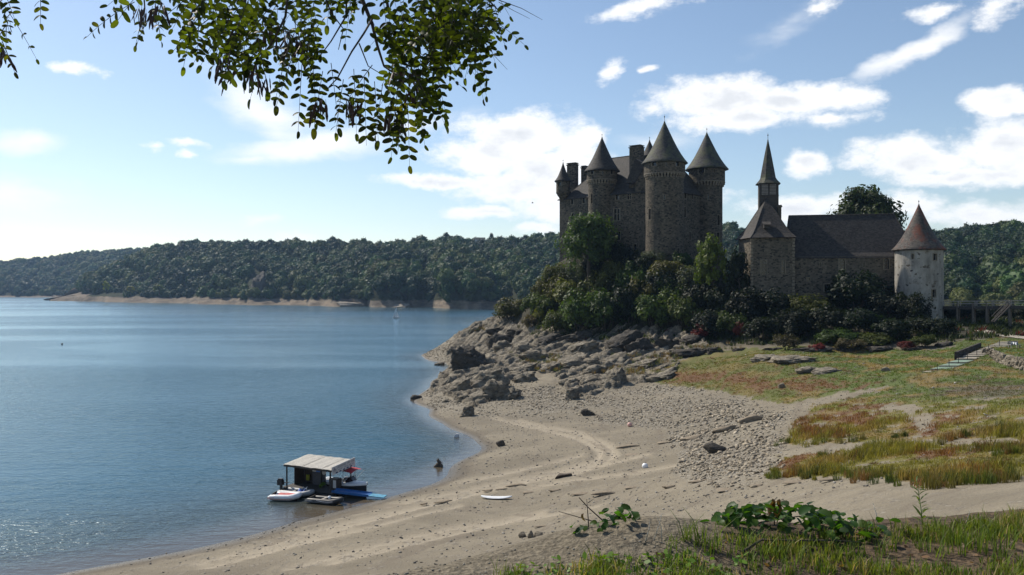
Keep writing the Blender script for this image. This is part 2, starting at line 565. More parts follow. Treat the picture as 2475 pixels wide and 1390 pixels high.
MT['rock'] = rock_material('grey_gneiss', (.36, .31, .235), (.17, .142, .105))
MT['rock_dark'] = rock_material('dark_lichened_rock', (.12, .105, .085), (.05, .044, .038))
MT['rock_far'] = rock_material('far_shore_rock', (.36, .31, .25), (.20, .175, .14))
MT['stone_attr'] = attr_mat('loose_stone')
MT['earth'] = plain('crumbling_sandy_earth', (.22, .175, .12), .95, .3, 3, bump=.8, bscale=6)
MT['clod'] = plain('dark_earth_clod', (.085, .065, .047), .95, .4, 4, bump=.9, bscale=6)
# ------------------------------------------------------------------ the shore: one height field
CTRL = []


def cp(px, v, Y):
    p = P(px, v, Y)
    CTRL.append((p.x, p.y, p.z))


def cw(x, y, z):
    CTRL.append((x, y, z))


SHORE = [(-600, 1480), (-150, 1440), (130, 1390), (400, 1340), (700, 1265), (930, 1205), (1050, 1170), (1082, 1130), (1110, 1112), (1160, 1092), (1166, 1082), (1145, 1068),
         (1090, 1040), (1030, 1005), (1000, 975), (1010, 955), (1042, 922), (1075, 900), (1092, 886), (1062, 876), (1018, 859)]
for s_, t_ in SHORE:
    q_ = PW(s_, t_)
    cw(q_.x, q_.y, 0.0)
# under water, a few metres out from the water's edge
for x, y, z in ((-75, 62, -2.5), (-45, 72, -2.5), (-32, 80, -2.5), (-22, 92, -2.5), (-14, 99, -2.5), (-13, 110, -2.5), (-21, 128, -3),
                (-26, 145, -3), (-28, 165, -3), (-24, 190, -2.5), (-28, 205, -2.5), (-38, 240, -4), (-40, 262, -5), (-15, 292, -4),
                (-60, 100, -6), (-60, 140, -7), (-55, 190, -7), (-55, 240, -8), (-100, 70, -5), (-30, 320, -8), (20, 330, -8), (90, 330, -6),
                (-120, 150, -8), (-110, 260, -8)):
    cw(x, y, z)
# back shore of the castle rock
for x, y, z in ((-12, 268, 0.0), (12, 282, 0.0), (45, 290, 0), (80, 285, 0), (115, 262, 1), (0, 255, 5), (25, 262, 6), (55, 262, 7), (90, 245, 9)):
    cw(x, y, z)
# left beach and the slope below the viewer
for a in ((400, 1390, 55.5), (700, 1330, 61), (1000, 1275, 65), (1000, 1390, 51), (1237, 1206, 75.5), (1237, 1310, 58), (1400, 1200, 72), (1400, 1285, 54),
          (1600, 1180, 67), (1600, 1260, 51), (1850, 1180, 55), (1850, 1250, 43), (2100, 1180, 45), (2100, 1240, 36), (2475, 1180, 36), (2475, 1245, 27.5),
          (1100, 1180, 80), (1180, 1130, 90), (1240, 1075, 102.5), (1240, 1020, 119)):
    cp(*a)
for a in ((1300, 1090, 96), (1400, 1090, 94.5), (1400, 1000, 122), (1600, 1090, 88), (1600, 1010, 112), (1850, 1090, 75), (1850, 970, 111), (2100, 1090, 62), (2475, 1090, 50),
          (2475, 980, 72), (2100, 970, 94), (2475, 905, 103), (2300, 930, 100), (2235, 903, 108), (2100, 900, 118), (1900, 870, 136), (2100, 860, 138), (1900, 845, 147),
          (1700, 930, 131), (1700, 860, 158), (1400, 970, 132), (1250, 985, 129), (1120, 985, 132), (1060, 985, 136)):
    cp(*a)
# rock slope below the castle
for a in ((1500, 890, 158), (1500, 840, 175), (1300, 900, 160), (1200, 900, 168), (1120, 905, 175), (1250, 850, 188), (1350, 850, 184), (1180, 800, 228), (1140, 786, 238),
          (1090, 820, 240), (1060, 845, 238), (1230, 780, 226), (1210, 768, 235), (1300, 790, 206), (1400, 800, 196), (1500, 790, 190), (1600, 800, 182), (1700, 800, 176), (1800, 810, 168),
          (1900, 815, 160), (2000, 820, 154), (2150, 815, 150), (2250, 825, 143), (1320, 735, 215), (1400, 720, 208), (1500, 710, 199), (1600, 715, 190), (1700, 735, 183), (1790, 760, 176)):
    cp(*a)
for x, y, z in ((11, 216, 24.5), (24, 205, 25), (36, 194.5, 25.5), (45, 201, 24.5), (54, 212, 22.5), (30, 224, 25.5), (20, 238, 23), (45, 235, 20), (48, 186, 20.5), (52, 180, 18.5), (56, 173.5, 16.2), (66, 170.5, 15.6),
                (76, 167, 14.4), (82, 160.5, 13.0), (88, 164, 12.9), (68, 186, 17), (90, 180, 14.0), (70, 210, 16), (100, 205, 12), (95, 160, 12.6), (108, 160, 12.5), (100, 145, 11.6),
                (90, 152, 12.4), (120, 165, 15.5), (135, 150, 15.5), (130, 120, 13.5), (150, 190, 17), (140, 230, 12), (160, 140, 17), (92, 133, 11.6), (75, 120, 10.6), (88, 110, 10.4), (110, 105, 12)):
    cw(x, y, z)
# slope under the viewer's bank and mainland to the right
for x, y, z in ((-12, 6, 13.0), (-8, 14, 11.0), (-2, 14, 13.0), (5, 13, 14.0), (14, 13, 15.0), (24, 14, 16.0), (-14, 26, 6.2), (-6, 26, 7.4), (1, 26, 8.4), (8, 26, 9.6), (-20, 40, 2.2), (-10, 42, 2.6), (-4, 42, 3.4), (3, 40, 5.0), (30, 26, 14.5),
                (45, 40, 13.5), (60, 60, 12.5), (80, 85, 12.5), (-40, 20, 4), (-60, 30, 0.5), (-30, 8, 9), (40, 5, 18)):
    cw(x, y, z)

CT = np.array(CTRL)
_c = 5.0


def _phi(dx, dy):
    return np.sqrt(dx * dx + dy * dy + _c * _c)


_n = len(CT)
_A = np.zeros((_n + 3, _n + 3))
_A[:_n, :_n] = _phi(CT[:, None, 0] - CT[None, :, 0], CT[:, None, 1] - CT[None, :, 1]) + np.eye(_n) * -0.35
_A[:_n, _n] = 1; _A[:_n, _n + 1] = CT[:, 0] / 100; _A[:_n, _n + 2] = CT[:, 1] / 100
_A[_n:, :_n] = _A[:_n, _n:].T
_W = np.linalg.solve(_A, np.concatenate([CT[:, 2], np.zeros(3)]))

_EX = np.array([-9, -3.2, -1.7, -0.6, 0.17, 1.1, 2.4, 3.8, 8.0, 30])
_EY = np.array([0.5, 3.3, 4.45, 5.15, 5.5, 5.75, 5.9, 6.15, 6.6, 8.0])


def near_bank(x, y):
    e = y - (np.interp(x, _EX, _EY) + 0.10 * (vnoise(x * 2.3, y * 0.0, seed=31) - .5))
    z = 18.33 + 0.02 * x - 0.62 * 0.5 * (np.sqrt(e * e + 0.03) + e)
    z = z + 0.16 * np.exp(-((x - .85) / .8) ** 2 - ((y - 5.35) / .5) ** 2)
    return z + 0.05 * (fbm(x * 1.5, y * 1.5, seed=5) - .5) + 0.025 * (fbm(x * 7, y * 7, seed=6) - .5)


TERR = [P(2395, 845, 122).xy, P(2420, 858, 113).xy, P(2475, 873, 106).xy, P(2560, 895, 100).xy]   # foot line of the retaining wall


def ground(x, y, detail=True):
    x = np.atleast_1d(np.asarray(x, float)); y = np.atleast_1d(np.asarray(y, float))
    out = np.empty(x.shape)
    fx, fy, fo = x.ravel(), y.ravel(), np.empty(x.size)
    for i in range(0, x.size, 20000):
        xx, yy = fx[i:i + 20000], fy[i:i + 20000]
        k = _phi(xx[:, None] - CT[None, :, 0], yy[:, None] - CT[None, :, 1])
        fo[i:i + 20000] = k @ _W[:_n] + _W[_n] + _W[_n + 1] * xx / 100 + _W[_n + 2] * yy / 100
    z = fo.reshape(x.shape)
    r = np.sqrt(x * x + y * y)
    land = sstep(z, -0.3, 1.2)
    rough = sstep(y, 118, 165) * sstep(y, 262, 235) * np.clip((70 - x) / 30, 0.15, 1) * sstep(z, .3, 2.5)
    if detail:
        z = z + (fbm(x * .12, y * .12, octv=3, seed=1) - .5) * 0.9 * (0.35 + rough) * (0.15 + .85 * land)
        z = z + rough * (np.abs(fbm(x * .33 + .4 * y, y * .33, octv=4, seed=2) - .5) * -3.0 + .5)
        z = z + (fbm(x * .9, y * .9, octv=4, seed=3) - .5) * (0.10 + .5 * rough) * land
    # grass terrace held by the retaining wall
    tx = np.interp(y, [98, 106, 113, 122, 140], [P(2560, 895, 100).x, TERR[2].x, TERR[1].x, TERR[0].x, TERR[0].x + 8])
    tw = sstep(x - tx, 0.3, 1.0) * sstep(y, 96, 99) * sstep(y, 136, 128) * sstep(x, 130, 110)
    z = z * (1 - tw) + tw * np.maximum(z, 10.75)
    nb = near_bank(x, y)
    w = sstep(r, 9, 20)
    k = 0.35
    d = nb - z
    sm = np.maximum(nb, z) + np.where(np.abs(d) < k, (k - np.abs(d)) ** 2 / (4 * k), 0)
    z = np.where(r < 9, nb, nb * (1 - w) + np.maximum(z, np.where(r < 40, sm, z)) * w)
    return z


GX = None


def hit(px, v, y0=12.0, y1=420.0):
    """where the line of sight through (px, v) first meets the land"""
    Y = np.geomspace(y0, y1, 900)
    X = (px - 1237.5) / FPX * Y
    Z = CAMZ - (v - 695) / FPX * Y
    g = np.maximum(ground(X, Y, False), 0.0)
    b = np.nonzero(g >= Z)[0]
    i = b[0] if len(b) else 899
    if i == 0 or not len(b):
        return Vector((X[i], Y[i], g[i]))
    t = (Z[i - 1] - g[i - 1]) / max((Z[i - 1] - g[i - 1]) + (g[i] - Z[i]), 1e-6)
    y = Y[i - 1] + t * (Y[i] - Y[i - 1])
    x = (px - 1237.5) / FPX * y
    return Vector((x, y, float(np.maximum(ground(x, y), 0)[0])))


def in_poly(u, v, poly):
    c = np.zeros(u.shape, bool)
    j = len(poly) - 1
    for i in range(len(poly)):
        xi, yi = poly[i]; xj, yj = poly[j]
        if yi != yj:
            c ^= ((yi > v) != (yj > v)) & (u < (xj - xi) * (v - yi) / (yj - yi) + xi)
        j = i
    return c


def soft_poly(x, y, z, poly, ju=22, jv=8, s=0.6, seed=11):
    """membership of land points in a patch outlined by what the photo shows there, with a ragged border"""
    u, v = uv_of(x, np.maximum(y, .5), z)
    acc = np.zeros(u.shape)
    for k in range(2):
        n = fbm(x * s, y * s, octv=3, seed=seed + 5 * k) - .5
        n2 = fbm(x * s + 50, y * s, octv=3, seed=seed + 40 + 5 * k) - .5
        acc += in_poly(u + n * 2 * ju, v + n2 * 2 * jv, poly)
    return acc / 2


MEADOW = [(1540, 915), (1620, 880), (1700, 848), (1900, 836), (2240, 846), (2330, 838), (2475, 835), (2700, 840), (2700, 1130), (2475, 1148), (2350, 1162), (2250, 1166), (2050, 1152), (1870, 1158), (1858, 1140), (1895, 1092),
          (1925, 1020), (1960, 985), (1830, 966), (1700, 940), (1600, 928)]
RUBBLE = [(1560, 930), (1700, 942), (1800, 968), (1850, 1000), (1890, 1045), (1900, 1100), (1865, 1150), (1800, 1180), (1720, 1195), (1650, 1160), (1640, 1080), (1600, 1040),
          (1480, 1025), (1330, 1015), (1150, 1005), (1000, 985), (1040, 925), (1150, 905), (1300, 930), (1500, 945)]
RUBBLE2 = [(1630, 1010), (1720, 975), (1800, 985), (1900, 1010), (1895, 1100), (1860, 1150), (1780, 1185), (1690, 1180), (1640, 1110)]
BARE = [[(1880, 1080), (2050, 1070), (2300, 1060), (2475, 1062), (2475, 1070), (2200, 1076), (2000, 1094), (1880, 1104)],
        [(2190, 1010), (2250, 1000), (2260, 1035), (2225, 1050)], [(1850, 990), (2050, 945), (2170, 930), (2060, 960), (1940, 990)],
        [(2130, 975), (2230, 985), (2220, 1000), (2130, 995)], [(1960, 1022), (2010, 1022), (2010, 1040), (1960, 1040)]]
REDS = [(1700, 912, 130, 16), (1930, 930, 190, 18), (1800, 920, 90, 14), (2235, 1030, 45, 32), (2050, 1010, 120, 22), (1960, 1035, 90, 25), (1940, 1100, 110, 22), (2290, 1010, 50, 12), (2090, 985, 90, 14),
        (2250, 1095, 90, 12), (1905, 1125, 50, 20), (2360, 1150, 60, 16)]


def meadow_color(x, y, z):
    """plant colour (linear) at points of the meadow: green sward, straw, red docks"""
    u, v = uv_of(x, y, z)
    n = fbm(x * .35, y * .35, octv=4, seed=71)
    n2 = fbm(x * 1.1, y * 1.1, octv=3, seed=72)
    green = np.array([.10, .145, .024]); olive = np.array([.20, .178, .035]); straw = np.array([.26, .185, .065]); red = np.array([.175, .062, .028]); dark = np.array([.045, .062, .02]); mauve = np.array([.13, .10, .085])
    low = sstep(v, 935, 1010)
    c = green * (1 - low)[..., None] + olive * low[..., None]
    k = sstep(n, .50, .62)[..., None]
    c = c * (1 - k) + straw * k
    k = (sstep(n2, .55, .68) * .7)[..., None]
    c = c * (1 - k) + dark * k
    left = sstep(u, 2050, 1750)[..., None] * (1 - low[..., None])
    c = c * (1 - .55 * left) + olive * .75 * .55 * left
    r = np.zeros(u.shape)
    for cx, cy, rx, ry in REDS:
        r = np.maximum(r, 1.25 - np.sqrt(((u - cx) / rx) ** 2 + ((v - cy) / ry) ** 2))
    k = (sstep(r + (n2 - .5) * 2.4, .25, .9) * .8)[..., None]
    c = c * (1 - k) + red * k
    m = np.maximum(0, 1.2 - np.sqrt(((u - 2400) / 190) ** 2 + ((v - 945) / 28) ** 2))
    k = (sstep(m + (n2 - .5), .3, .8) * .7)[..., None]
    c = c * (1 - k) + mauve * k
    return c


def meadow_mask(x, y, z):
    g = soft_poly(x, y, z, MEADOW)
    for k, b in enumerate(BARE):
        g = g * (1 - soft_poly(x, y, z, b, 30, 9, 1.1, 90 + 7 * k))
    u, v = uv_of(x, y, z)
    holes = sstep(fbm(x * .8, y * .8, octv=4, seed=55), .60, .68) * sstep(v, 930, 985)
    return g * (1 - .85 * holes)


def dist_poly(u, v, line):
    d = np.full(u.shape, 1e9)
    for (x0, y0), (x1, y1) in zip(line[:-1], line[1:]):
        dx, dy = x1 - x0, y1 - y0
        t = np.clip(((u - x0) * dx + (v - y0) * dy) / (dx * dx + dy * dy), 0, 1)
        d = np.minimum(d, np.hypot(u - x0 - t * dx, v - y0 - t * dy))
    return d


def world_line(pts):
    return [tuple(hit(*p).xy) for p in pts]


TRACKS = [world_line(l) for l in (
    [(1190, 1008), (1300, 1035), (1400, 1062), (1452, 1090), (1440, 1112), (1370, 1132), (1240, 1160), (1100, 1190), (900, 1232), (650, 1290), (420, 1350)],
    [(1250, 1015), (1390, 1045), (1470, 1080), (1480, 1105), (1420, 1128), (1300, 1152), (1150, 1190), (1000, 1225), (700, 1300), (480, 1362)],
    [(1560, 1100), (1480, 1118), (1400, 1140), (1250, 1168), (1100, 1205), (900, 1258), (600, 1340)],
    [(1400, 1100), (1330, 1118), (1220, 1145), (1120, 1165)],
    [(1620, 1128), (1500, 1150), (1380, 1160), (1280, 1180)],
    [(1100, 1225), (900, 1275), (700, 1320), (500, 1372)],
    [(1300, 1240), (1100, 1275), (900, 1320), (700, 1372)],
    [(1440, 1225), (1250, 1255), (1050, 1300), (800, 1360)])]

NA, NR = 560, 470
AA = np.linspace(rad(-52), rad(50), NA)
RR = np.geomspace(1.1, 345, NR)
gr, ga = np.meshgrid(RR, AA, indexing='ij')
TX, TY = gr * np.sin(ga), gr * np.cos(ga)
TZ = ground(TX, TY)
trk = np.full(TX.shape, 1e9)
for t in TRACKS:
    trk = np.minimum(trk, dist_poly(TX, TY, t))
nearbeach = sstep(TY, 30, 50) * sstep(TZ, .1, .4)
TZ = TZ - 0.16 * np.exp(-(trk / .5) ** 2) * nearbeach + 0.12 * np.exp(-((trk - 1.0) / .4) ** 2) * nearbeach
track = np.exp(-(trk / .75) ** 2) * nearbeach
MGR = meadow_mask(TX, TY, TZ) * (TY > 24)
RUBBLE3 = [(1012, 862), (1100, 815), (1150, 786), (1185, 800), (1120, 860), (1095, 892), (1060, 880)]
MRB = np.maximum(soft_poly(TX, TY, TZ, RUBBLE3, 10, 5, .5, 28) * .7, (.35 + .9 * sstep(fbm(TX * .22, TY * .22, octv=3, seed=77), .35, .6)) * np.maximum(soft_poly(TX, TY, TZ, RUBBLE, 18, 7, .5, 21) * .65, soft_poly(TX, TY, TZ, RUBBLE2, 60, 24, .35, 25))) * (TY > 40)
U_, V_ = uv_of(TX, np.maximum(TY, .5), TZ)
MSOIL = sstep(TY, 160, 176) * sstep(TZ, 6.0, 9.5) + sstep(TY, 128, 150) * sstep(TZ, 9.3, 10.5) * (TX > 40)      # dark leaf litter under the scrub
MSOIL = np.clip(MSOIL + sstep(TX, 30, 60) * sstep(TY, 140, 160), 0, 1)
MNEAR = sstep(gr, 16, 9)
GCOL = meadow_color(TX, np.maximum(TY, .5), TZ)
terr_sel = ((TX > TERR[1].x - 3) & (TY > 96) & (TY < 140) & (TZ > 10.3)).astype(float)
GCOL = GCOL * (1 - terr_sel[..., None]) + np.array([.09, .13, .025]) * terr_sel[..., None]
MGR = np.maximum(MGR, terr_sel * .95)


def grid_faces(nr, na):
    i = np.arange(nr - 1)[:, None] * na + np.arange(na - 1)[None, :]
    return np.stack([i, i + 1, i + na + 1, i + na], -1).reshape(-1, 4)


def land_material():
    m, nt, b = new_mat('shore_ground')
    pos = N(nt, 'ShaderNodeNewGeometry').outputs['Position']
    a1 = N(nt, 'ShaderNodeAttribute', attribute_name='zones')
    z1 = N(nt, 'ShaderNodeSeparateColor', {0: a1.outputs['Color']})
    grass_f, rub_f, soil_f, track_f = z1.outputs[0], z1.outputs[1], z1.outputs[2], a1.outputs['Alpha']
    gcol = N(nt, 'ShaderNodeAttribute', attribute_name='Col').outputs['Color']
    near_f = N(nt, 'ShaderNodeAttribute', attribute_name='near').outputs['Fac']
    zz = N(nt, 'ShaderNodeSeparateXYZ', {0: pos}).outputs[2]
    nbig = NOISE(nt, VSCALE(nt, pos, (.5, 1, 1)), 0.16, 6.0, 0.6, 0.6)
    nmid = NOISE(nt, pos, 1.1, 6.0, 0.65)
    nfin = NOISE(nt, pos, 9.0, 5.0, 0.6)
    sand = MIX(nt, SS(nt, nbig, .35, .65), (.188, .160, .115), (.245, .209, .150))
    sand = MIX(nt, MA(nt, 'MULTIPLY', SS(nt, nmid, .5, .68), .55), sand, (.165, .135, .097))
    sand = MIX(nt, MA(nt, 'MULTIPLY', SS(nt, nfin, .53, .66), .55), sand, (.105, .088, .066))
    sand = MIX(nt, MA(nt, 'MULTIPLY', track_f, .9), sand, (.36, .305, .225))
    # strand lines, parallel to the water, where the level has dropped
    strand = N(nt, 'ShaderNodeTexNoise', {'Vector': N(nt, 'ShaderNodeCombineXYZ', {0: MA(nt, 'ADD', zz, MA(nt, 'MULTIPLY', nbig, .5)), 1: 0.0, 2: 0.0}).outputs[0], 'Scale': 3.2, 'Detail': 3.0}).outputs[0]
    sand = MIX(nt, MA(nt, 'MULTIPLY', SS(nt, strand, .52, .64), .45), sand, (.15, .122, .09))
    # pebbles
    v1 = N(nt, 'ShaderNodeTexVoronoi', {'Vector': pos, 'Scale': 4.5})
    v2 = N(nt, 'ShaderNodeTexVoronoi', {'Vector': pos, 'Scale': 1.8})
    cs = N(nt, 'ShaderNodeSeparateColor', {0: v1.outputs['Color']})
    peb = MIX(nt, cs.outputs[0], (.10, .088, .070), (.36, .325, .265))
    pm = MA(nt, 'MULTIPLY', MA(nt, 'ADD', MA(nt, 'MULTIPLY', rub_f, .9), MA(nt, 'MULTIPLY', SS(nt, nmid, .52, .62), .5)), SS(nt, cs.outputs[1], .25, .5), clamp=True)
    c = MIX(nt, pm, sand, peb)
    wet = SS(nt, zz, 0.10, 0.34, 1.0, 0.0)
    c = MIX(nt, MA(nt, 'MULTIPLY', wet, .62), c, (.06, .05, .038))
    soil = MIX(nt, SS(nt, nmid, .4, .6), (.030, .026, .018), (.055, .05, .028))
    c = MIX(nt, soil_f, c, soil)
    gf = SS(nt, MA(nt, 'ADD', grass_f, MA(nt, 'MULTIPLY', MA(nt, 'SUBTRACT', NOISE(nt, pos, 2.2, 5.0, .7), .5), .9)), .35, .7)
    gc = MIX(nt, SS(nt, NOISE(nt, pos, 5.0, 5.0, .7), .35, .7), MIX(nt, 1.0, gcol, (.55, .55, .55), 'MULTIPLY'), gcol)
    c = MIX(nt, MA(nt, 'MULTIPLY', gf, .82), c, gc)
    # the viewer's own bank: grey grit and brown litter
    n30 = NOISE(nt, pos, 34.0, 6.0, .65)
    n6 = NOISE(nt, pos, 3.0, 5.0, .6)
    grit = MIX(nt, SS(nt, n30, .32, .68), (.085, .070, .048), (.22, .185, .13))
    lit = MIX(nt, SS(nt, NOISE(nt, pos, 26.0, 5.0, .7), .35, .65), (.035, .026, .017), (.14, .095, .055))
    px = N(nt, 'ShaderNodeSeparateXYZ', {0: pos}).outputs[0]
    side = SS(nt, MA(nt, 'ADD', px, MA(nt, 'MULTIPLY', n6, 1.2)), 1.5, 2.3)
    nearc = MIX(nt, side, grit, lit)
    c = MIX(nt, near_f, c, nearc)
    nt.links.new(c, b.inputs['Base Color'])
    b.inputs['Specular IOR Level'].default_value = .25
    nt.links.new(SS(nt, zz, 0.02, 0.22, .35, .95), b.inputs['Roughness'])
    hb = MA(nt, 'ADD', MA(nt, 'MULTIPLY', nmid, .5), MA(nt, 'MULTIPLY', nfin, .35))
    hb = MA(nt, 'ADD', hb, MA(nt, 'MULTIPLY', MA(nt, 'MULTIPLY', pm, MA(nt, 'SUBTRACT', .5, v1.outputs['Distance'])), .8))
    bp = N(nt, 'ShaderNodeBump', {'Strength': .75, 'Distance': .28, 'Height': hb})
    bp2 = N(nt, 'ShaderNodeBump', {'Strength': MA(nt, 'MULTIPLY', near_f, .8), 'Distance': .012, 'Height': n30, 'Normal': bp.outputs[0]})
    nt.links.new(bp2.outputs[0], b.inputs['Normal'])
    return m


land_me = mesh_np('shore', np.stack([TX, TY, TZ], -1).reshape(-1, 3), grid_faces(NR, NA), land_material(), GCOL.reshape(-1, 3), True)
_z = land_me.color_attributes.new('zones', 'FLOAT_COLOR', 'POINT')
_z.data.foreach_set('color', np.stack([MGR, np.clip(MRB, 0, 1), MSOIL * (1 - MGR), track], -1).astype(np.float32).ravel())
_q = land_me.attributes.new('near', 'FLOAT', 'POINT')
_q.data.foreach_set('value', MNEAR.astype(np.float32).ravel())
shore = tag(link('shore', land_me), 'bare sandy and stony reservoir shore rising to grass and rock', kind='structure')

# ------------------------------------------------------------------ lake
WA, WR = 300, 280
wa = np.linspace(rad(-64), rad(64), WA)
wr = np.concatenate([np.geomspace(30, 420, 220), np.geomspace(440, 4200, WR - 220)])
wr_, wa_ = np.meshgrid(wr, wa, indexing='ij')
WX, WY = wr_ * np.sin(wa_), wr_ * np.cos(wa_)
dep = np.where(wr_ < 345, -ground(WX, WY, False), 9.0)
dep = np.clip(dep, 0, 9)


def water_material():
    m, nt, b = new_mat('lake_water')
    nt.nodes.remove(b)
    out = nt.nodes['Material Output']
    pos = N(nt, 'ShaderNodeNewGeometry').outputs['Position']
    dpt = N(nt, 'ShaderNodeAttribute', attribute_name='depth').outputs['Fac']
    body = MIX(nt, SS(nt, dpt, 0.0, 1.0), (.085, .066, .042), (.030, .040, .036))
    body = MIX(nt, SS(nt, dpt, .5, 4.0), body, (.012, .058, .085))
    w1 = NOISE(nt, VSCALE(nt, pos, (1.0, 1.7, 1)), 1.25, 3.0, .55, .3)
    w2 = NOISE(nt, VSCALE(nt, pos, (.55, 1.35, 1)), .42, 3.0, .5, .4)
    w3 = NOISE(nt, VSCALE(nt, pos, (.5, 1.0, 1)), .06, 2.0, .5)
    # breeze: ruffled and calm lanes
    lane = NOISE(nt, VSCALE(nt, pos, (.30, 1.0, 1)), .011, 4.0, .55, .6)
    ruf = SS(nt, lane, .38, .62, .35, 1.25)
    calm = SS(nt, dpt, 0.0, 1.2, .22, 1.0)
    h = MA(nt, 'ADD', MA(nt, 'MULTIPLY', w1, .55), w2)
    bp = N(nt, 'ShaderNodeBump', {'Strength': MA(nt, 'MULTIPLY', ruf, calm), 'Distance': .27, 'Height': h})
    bp2 = N(nt, 'ShaderNodeBump', {'Strength': .3, 'Distance': .6, 'Height': w3, 'Normal': bp.outputs[0]})
    fr = N(nt, 'ShaderNodeFresnel', {'IOR': 1.33, 'Normal': bp2.outputs[0]})
    gl = N(nt, 'ShaderNodeBsdfGlossy', {'Color': (.80, .93, 1, 1), 'Roughness': .15, 'Normal': bp2.outputs[0]})
    df = N(nt, 'ShaderNodeBsdfDiffuse', {'Color': body})
    mx = N(nt, 'ShaderNodeMixShader', {0: fr.outputs[0], 1: df.outputs[0], 2: gl.outputs[0]})
    nt.links.new(mx.outputs[0], out.inputs['Surface'])
    return m


lake_me = mesh_np('lake', np.stack([WX, WY, np.zeros_like(WX)], -1).reshape(-1, 3), grid_faces(WR, WA), water_material(), None, True)
_q = lake_me.attributes.new('depth', 'FLOAT', 'POINT')
_q.data.foreach_set('value', dep.astype(np.float32).ravel())
lake = tag(link('lake', lake_me), 'blue rippled lake reflecting the sky', kind='structure')

# ------------------------------------------------------------------ wooded hills round the lake
# columns: (px, waterline distance, top of bare band z, ridge distance, ridge z of the ground)
HILL_A = [(118, 1252, .8, 1300, 1.0), (145, 1238, 4, 1292, 7), (200, 1205, 6.5, 1330, 26), (300, 1125, 7, 1360, 56), (390, 1050, 7, 1330, 78), (450, 1010, 7, 1290, 82), (600, 955, 7, 1230, 78),
          (720, 908, 6.5, 1180, 77), (800, 880, 6.5, 1150, 77), (900, 850, 6.5, 1130, 70), (1000, 815, 6.5, 1100, 74), (1080, 790, 7, 1080, 74), (1200, 752, 7, 1060, 71), (1340, 715, 7, 1030, 77),
          (1500, 690, 7, 1020, 78), (1650, 660, 7, 1000, 78), (1800, 640, 7, 980, 80)]
HILL_B = [(-900, 1500, 2.5, 2050, 130), (-500, 1600, 2.5, 2100, 110), (-200, 1680, 2.5, 2120, 90), (0, 1700, 2.5, 2100, 72), (110, 1690, 2.5, 2100, 84), (200, 1690, 2.5, 2080, 96), (340, 1700, 2.5, 2080, 104), (440, 1700, 2.5, 2080, 104), (560, 1700, 2.5, 2080, 98)]
HILL_C = [(1500, 560, 6, 860, 60), (1640, 520, 6, 830, 66), (1750, 490, 6, 800, 72), (1800, 480, 6, 780, 66), (1900, 465, 6, 760, 64), (2100, 440, 6, 730, 62), (2265, 420, 6, 700, 61), (2400, 400, 6, 680, 62),
          (2475, 390, 6, 670, 62), (2700, 360, 7, 650, 64), (3000, 320, 8, 620, 70), (3400, 280, 9, 590, 80)]


